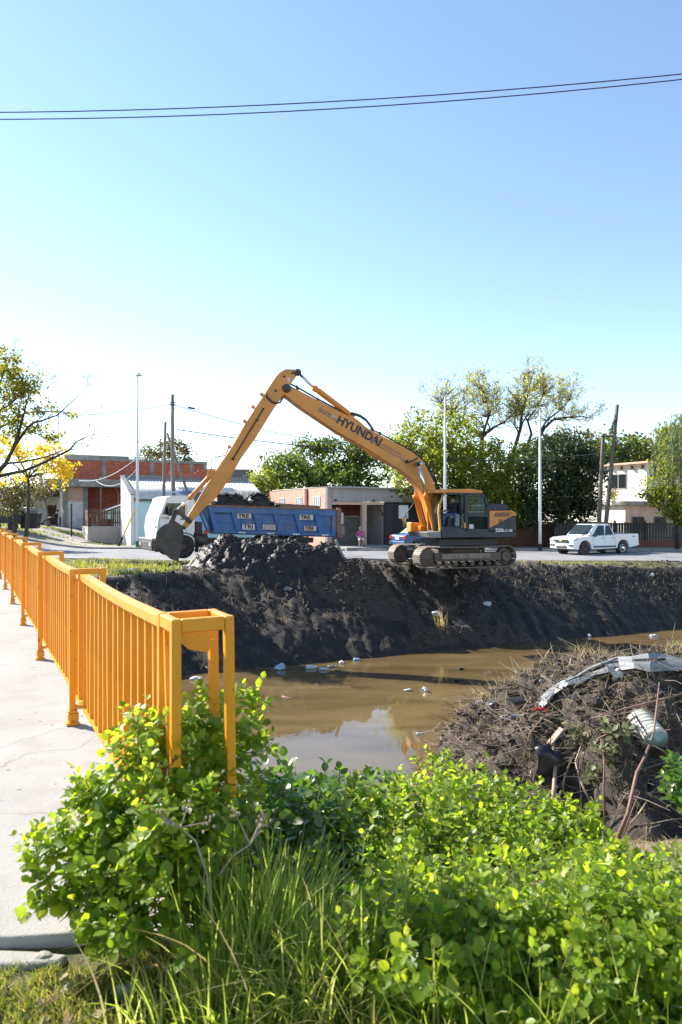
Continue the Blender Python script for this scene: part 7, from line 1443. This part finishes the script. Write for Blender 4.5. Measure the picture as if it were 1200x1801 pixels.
t = thing('mast', 'thin antenna mast behind the broad dark tree', 'mast', P(465, 850, 80)); b = MB(); b.tube([(0, 0, 0), (0, 0, 4.2)], .05, 6); b.tube([(-1.1, 0, 4.2), (0, 0, 4.0)], .02, 4); b.build('tube', MT['plaster_grey'], t)
def wire(label, pts, rad, mat, name='overhead_wire', group=None, splice=None):
    """sagging cable through the given points"""
    o = pts[0]; q = []
    for i in range(len(pts)-1):
        for k in range(12): q.append(pts[i].lerp(pts[i+1], k/12))
    q.append(pts[-1]); b = MB(o); b.tube(q, rad, 5); w = b.build(name, mat, None, True); w.location = o; tag(w, label, 'wire', group)
    if splice: b = MB(o); b.tube([splice[0], splice[1]], [rad*3, rad*2.5], 8); b.build('splice', mat, w)
def catenary(p, q, sag, n=14): return [p.lerp(q, k/n)-Vector((0, 0, sag*4*(k/n)*(1-k/n))) for k in range(n+1)]
wire('upper of two violet cables crossing the whole sky', catenary(P(-60, 198, 26), P(1260, 124, 24), .35), .021, MT['purple_wire'])
wire('lower of two violet cables crossing the whole sky', catenary(P(-60, 210, 26), P(1260, 133, 24), .40), .021, MT['purple_wire'])
pt = P(304, 711, 44)
wire('cable running left from the tall utility pole', catenary(pt, P(60, 732, 50), .25), .022, MT['wire'])
wire('cable with a splice running right from the tall utility pole behind the boom', catenary(pt, P(690, 790, 52), .5), .024, MT['wire'], splice=(P(331, 716.5, 44.2), P(343, 719, 44.4)))
wire('thick cable running right from the grey poles to the leaning dark pole', [P(312, 755, 44)]+catenary(P(316, 756, 44), P(700, 797, 49), .2)+catenary(P(700, 797, 49), P(1056, 797, 44), .5)[1:], .032, MT['wire'])
wire('cable from the dark leaning pole to the right edge', catenary(P(1080, 787, 43.5), P(1230, 800, 46), .3), .026, MT['wire'])
wire('lower cable from the dark upright pole to the right edge', catenary(P(1056, 803, 43.8), P(1230, 804, 46), .1), .02, MT['wire'])
wire('white cable looping across the brick upper storey', catenary(P(140, 845, 54), P(238, 808, 45), .5), .018, MT['lamp_white'])
wire('white cable looping low across the concrete slab', catenary(P(170, 846, 54), P(240, 826, 45), .7), .018, MT['lamp_white'])
wire('pale guy wire from the utility pole down to the roofs', catenary(pt, P(345, 800, 60), .1), .012, MT['wire'])
t = thing('flower_pot', 'potted plant with red and yellow blooms on the cream house balcony', 'plant', P(1078, 889, 55.4)); b = MB(); b.lathe([(.16, 0), (.24, .35), (.26, .36), (.2, .34)], (0, 0, 0), (0, 0, 1), 12); b.build('pot', MT['whitewash'], t)
rng = np.random.default_rng(3); leaf_obj('foliage', rng.normal(0, .25, (260, 3))*np.array([1, .7, 1])+np.array([0, 0, .75]), .16, LM['lime'], t, rng); leaf_obj('blooms', rng.normal(0, .22, (40, 3))+np.array([0, 0, 1.15]), .16, MT['bag_red'], t, rng)
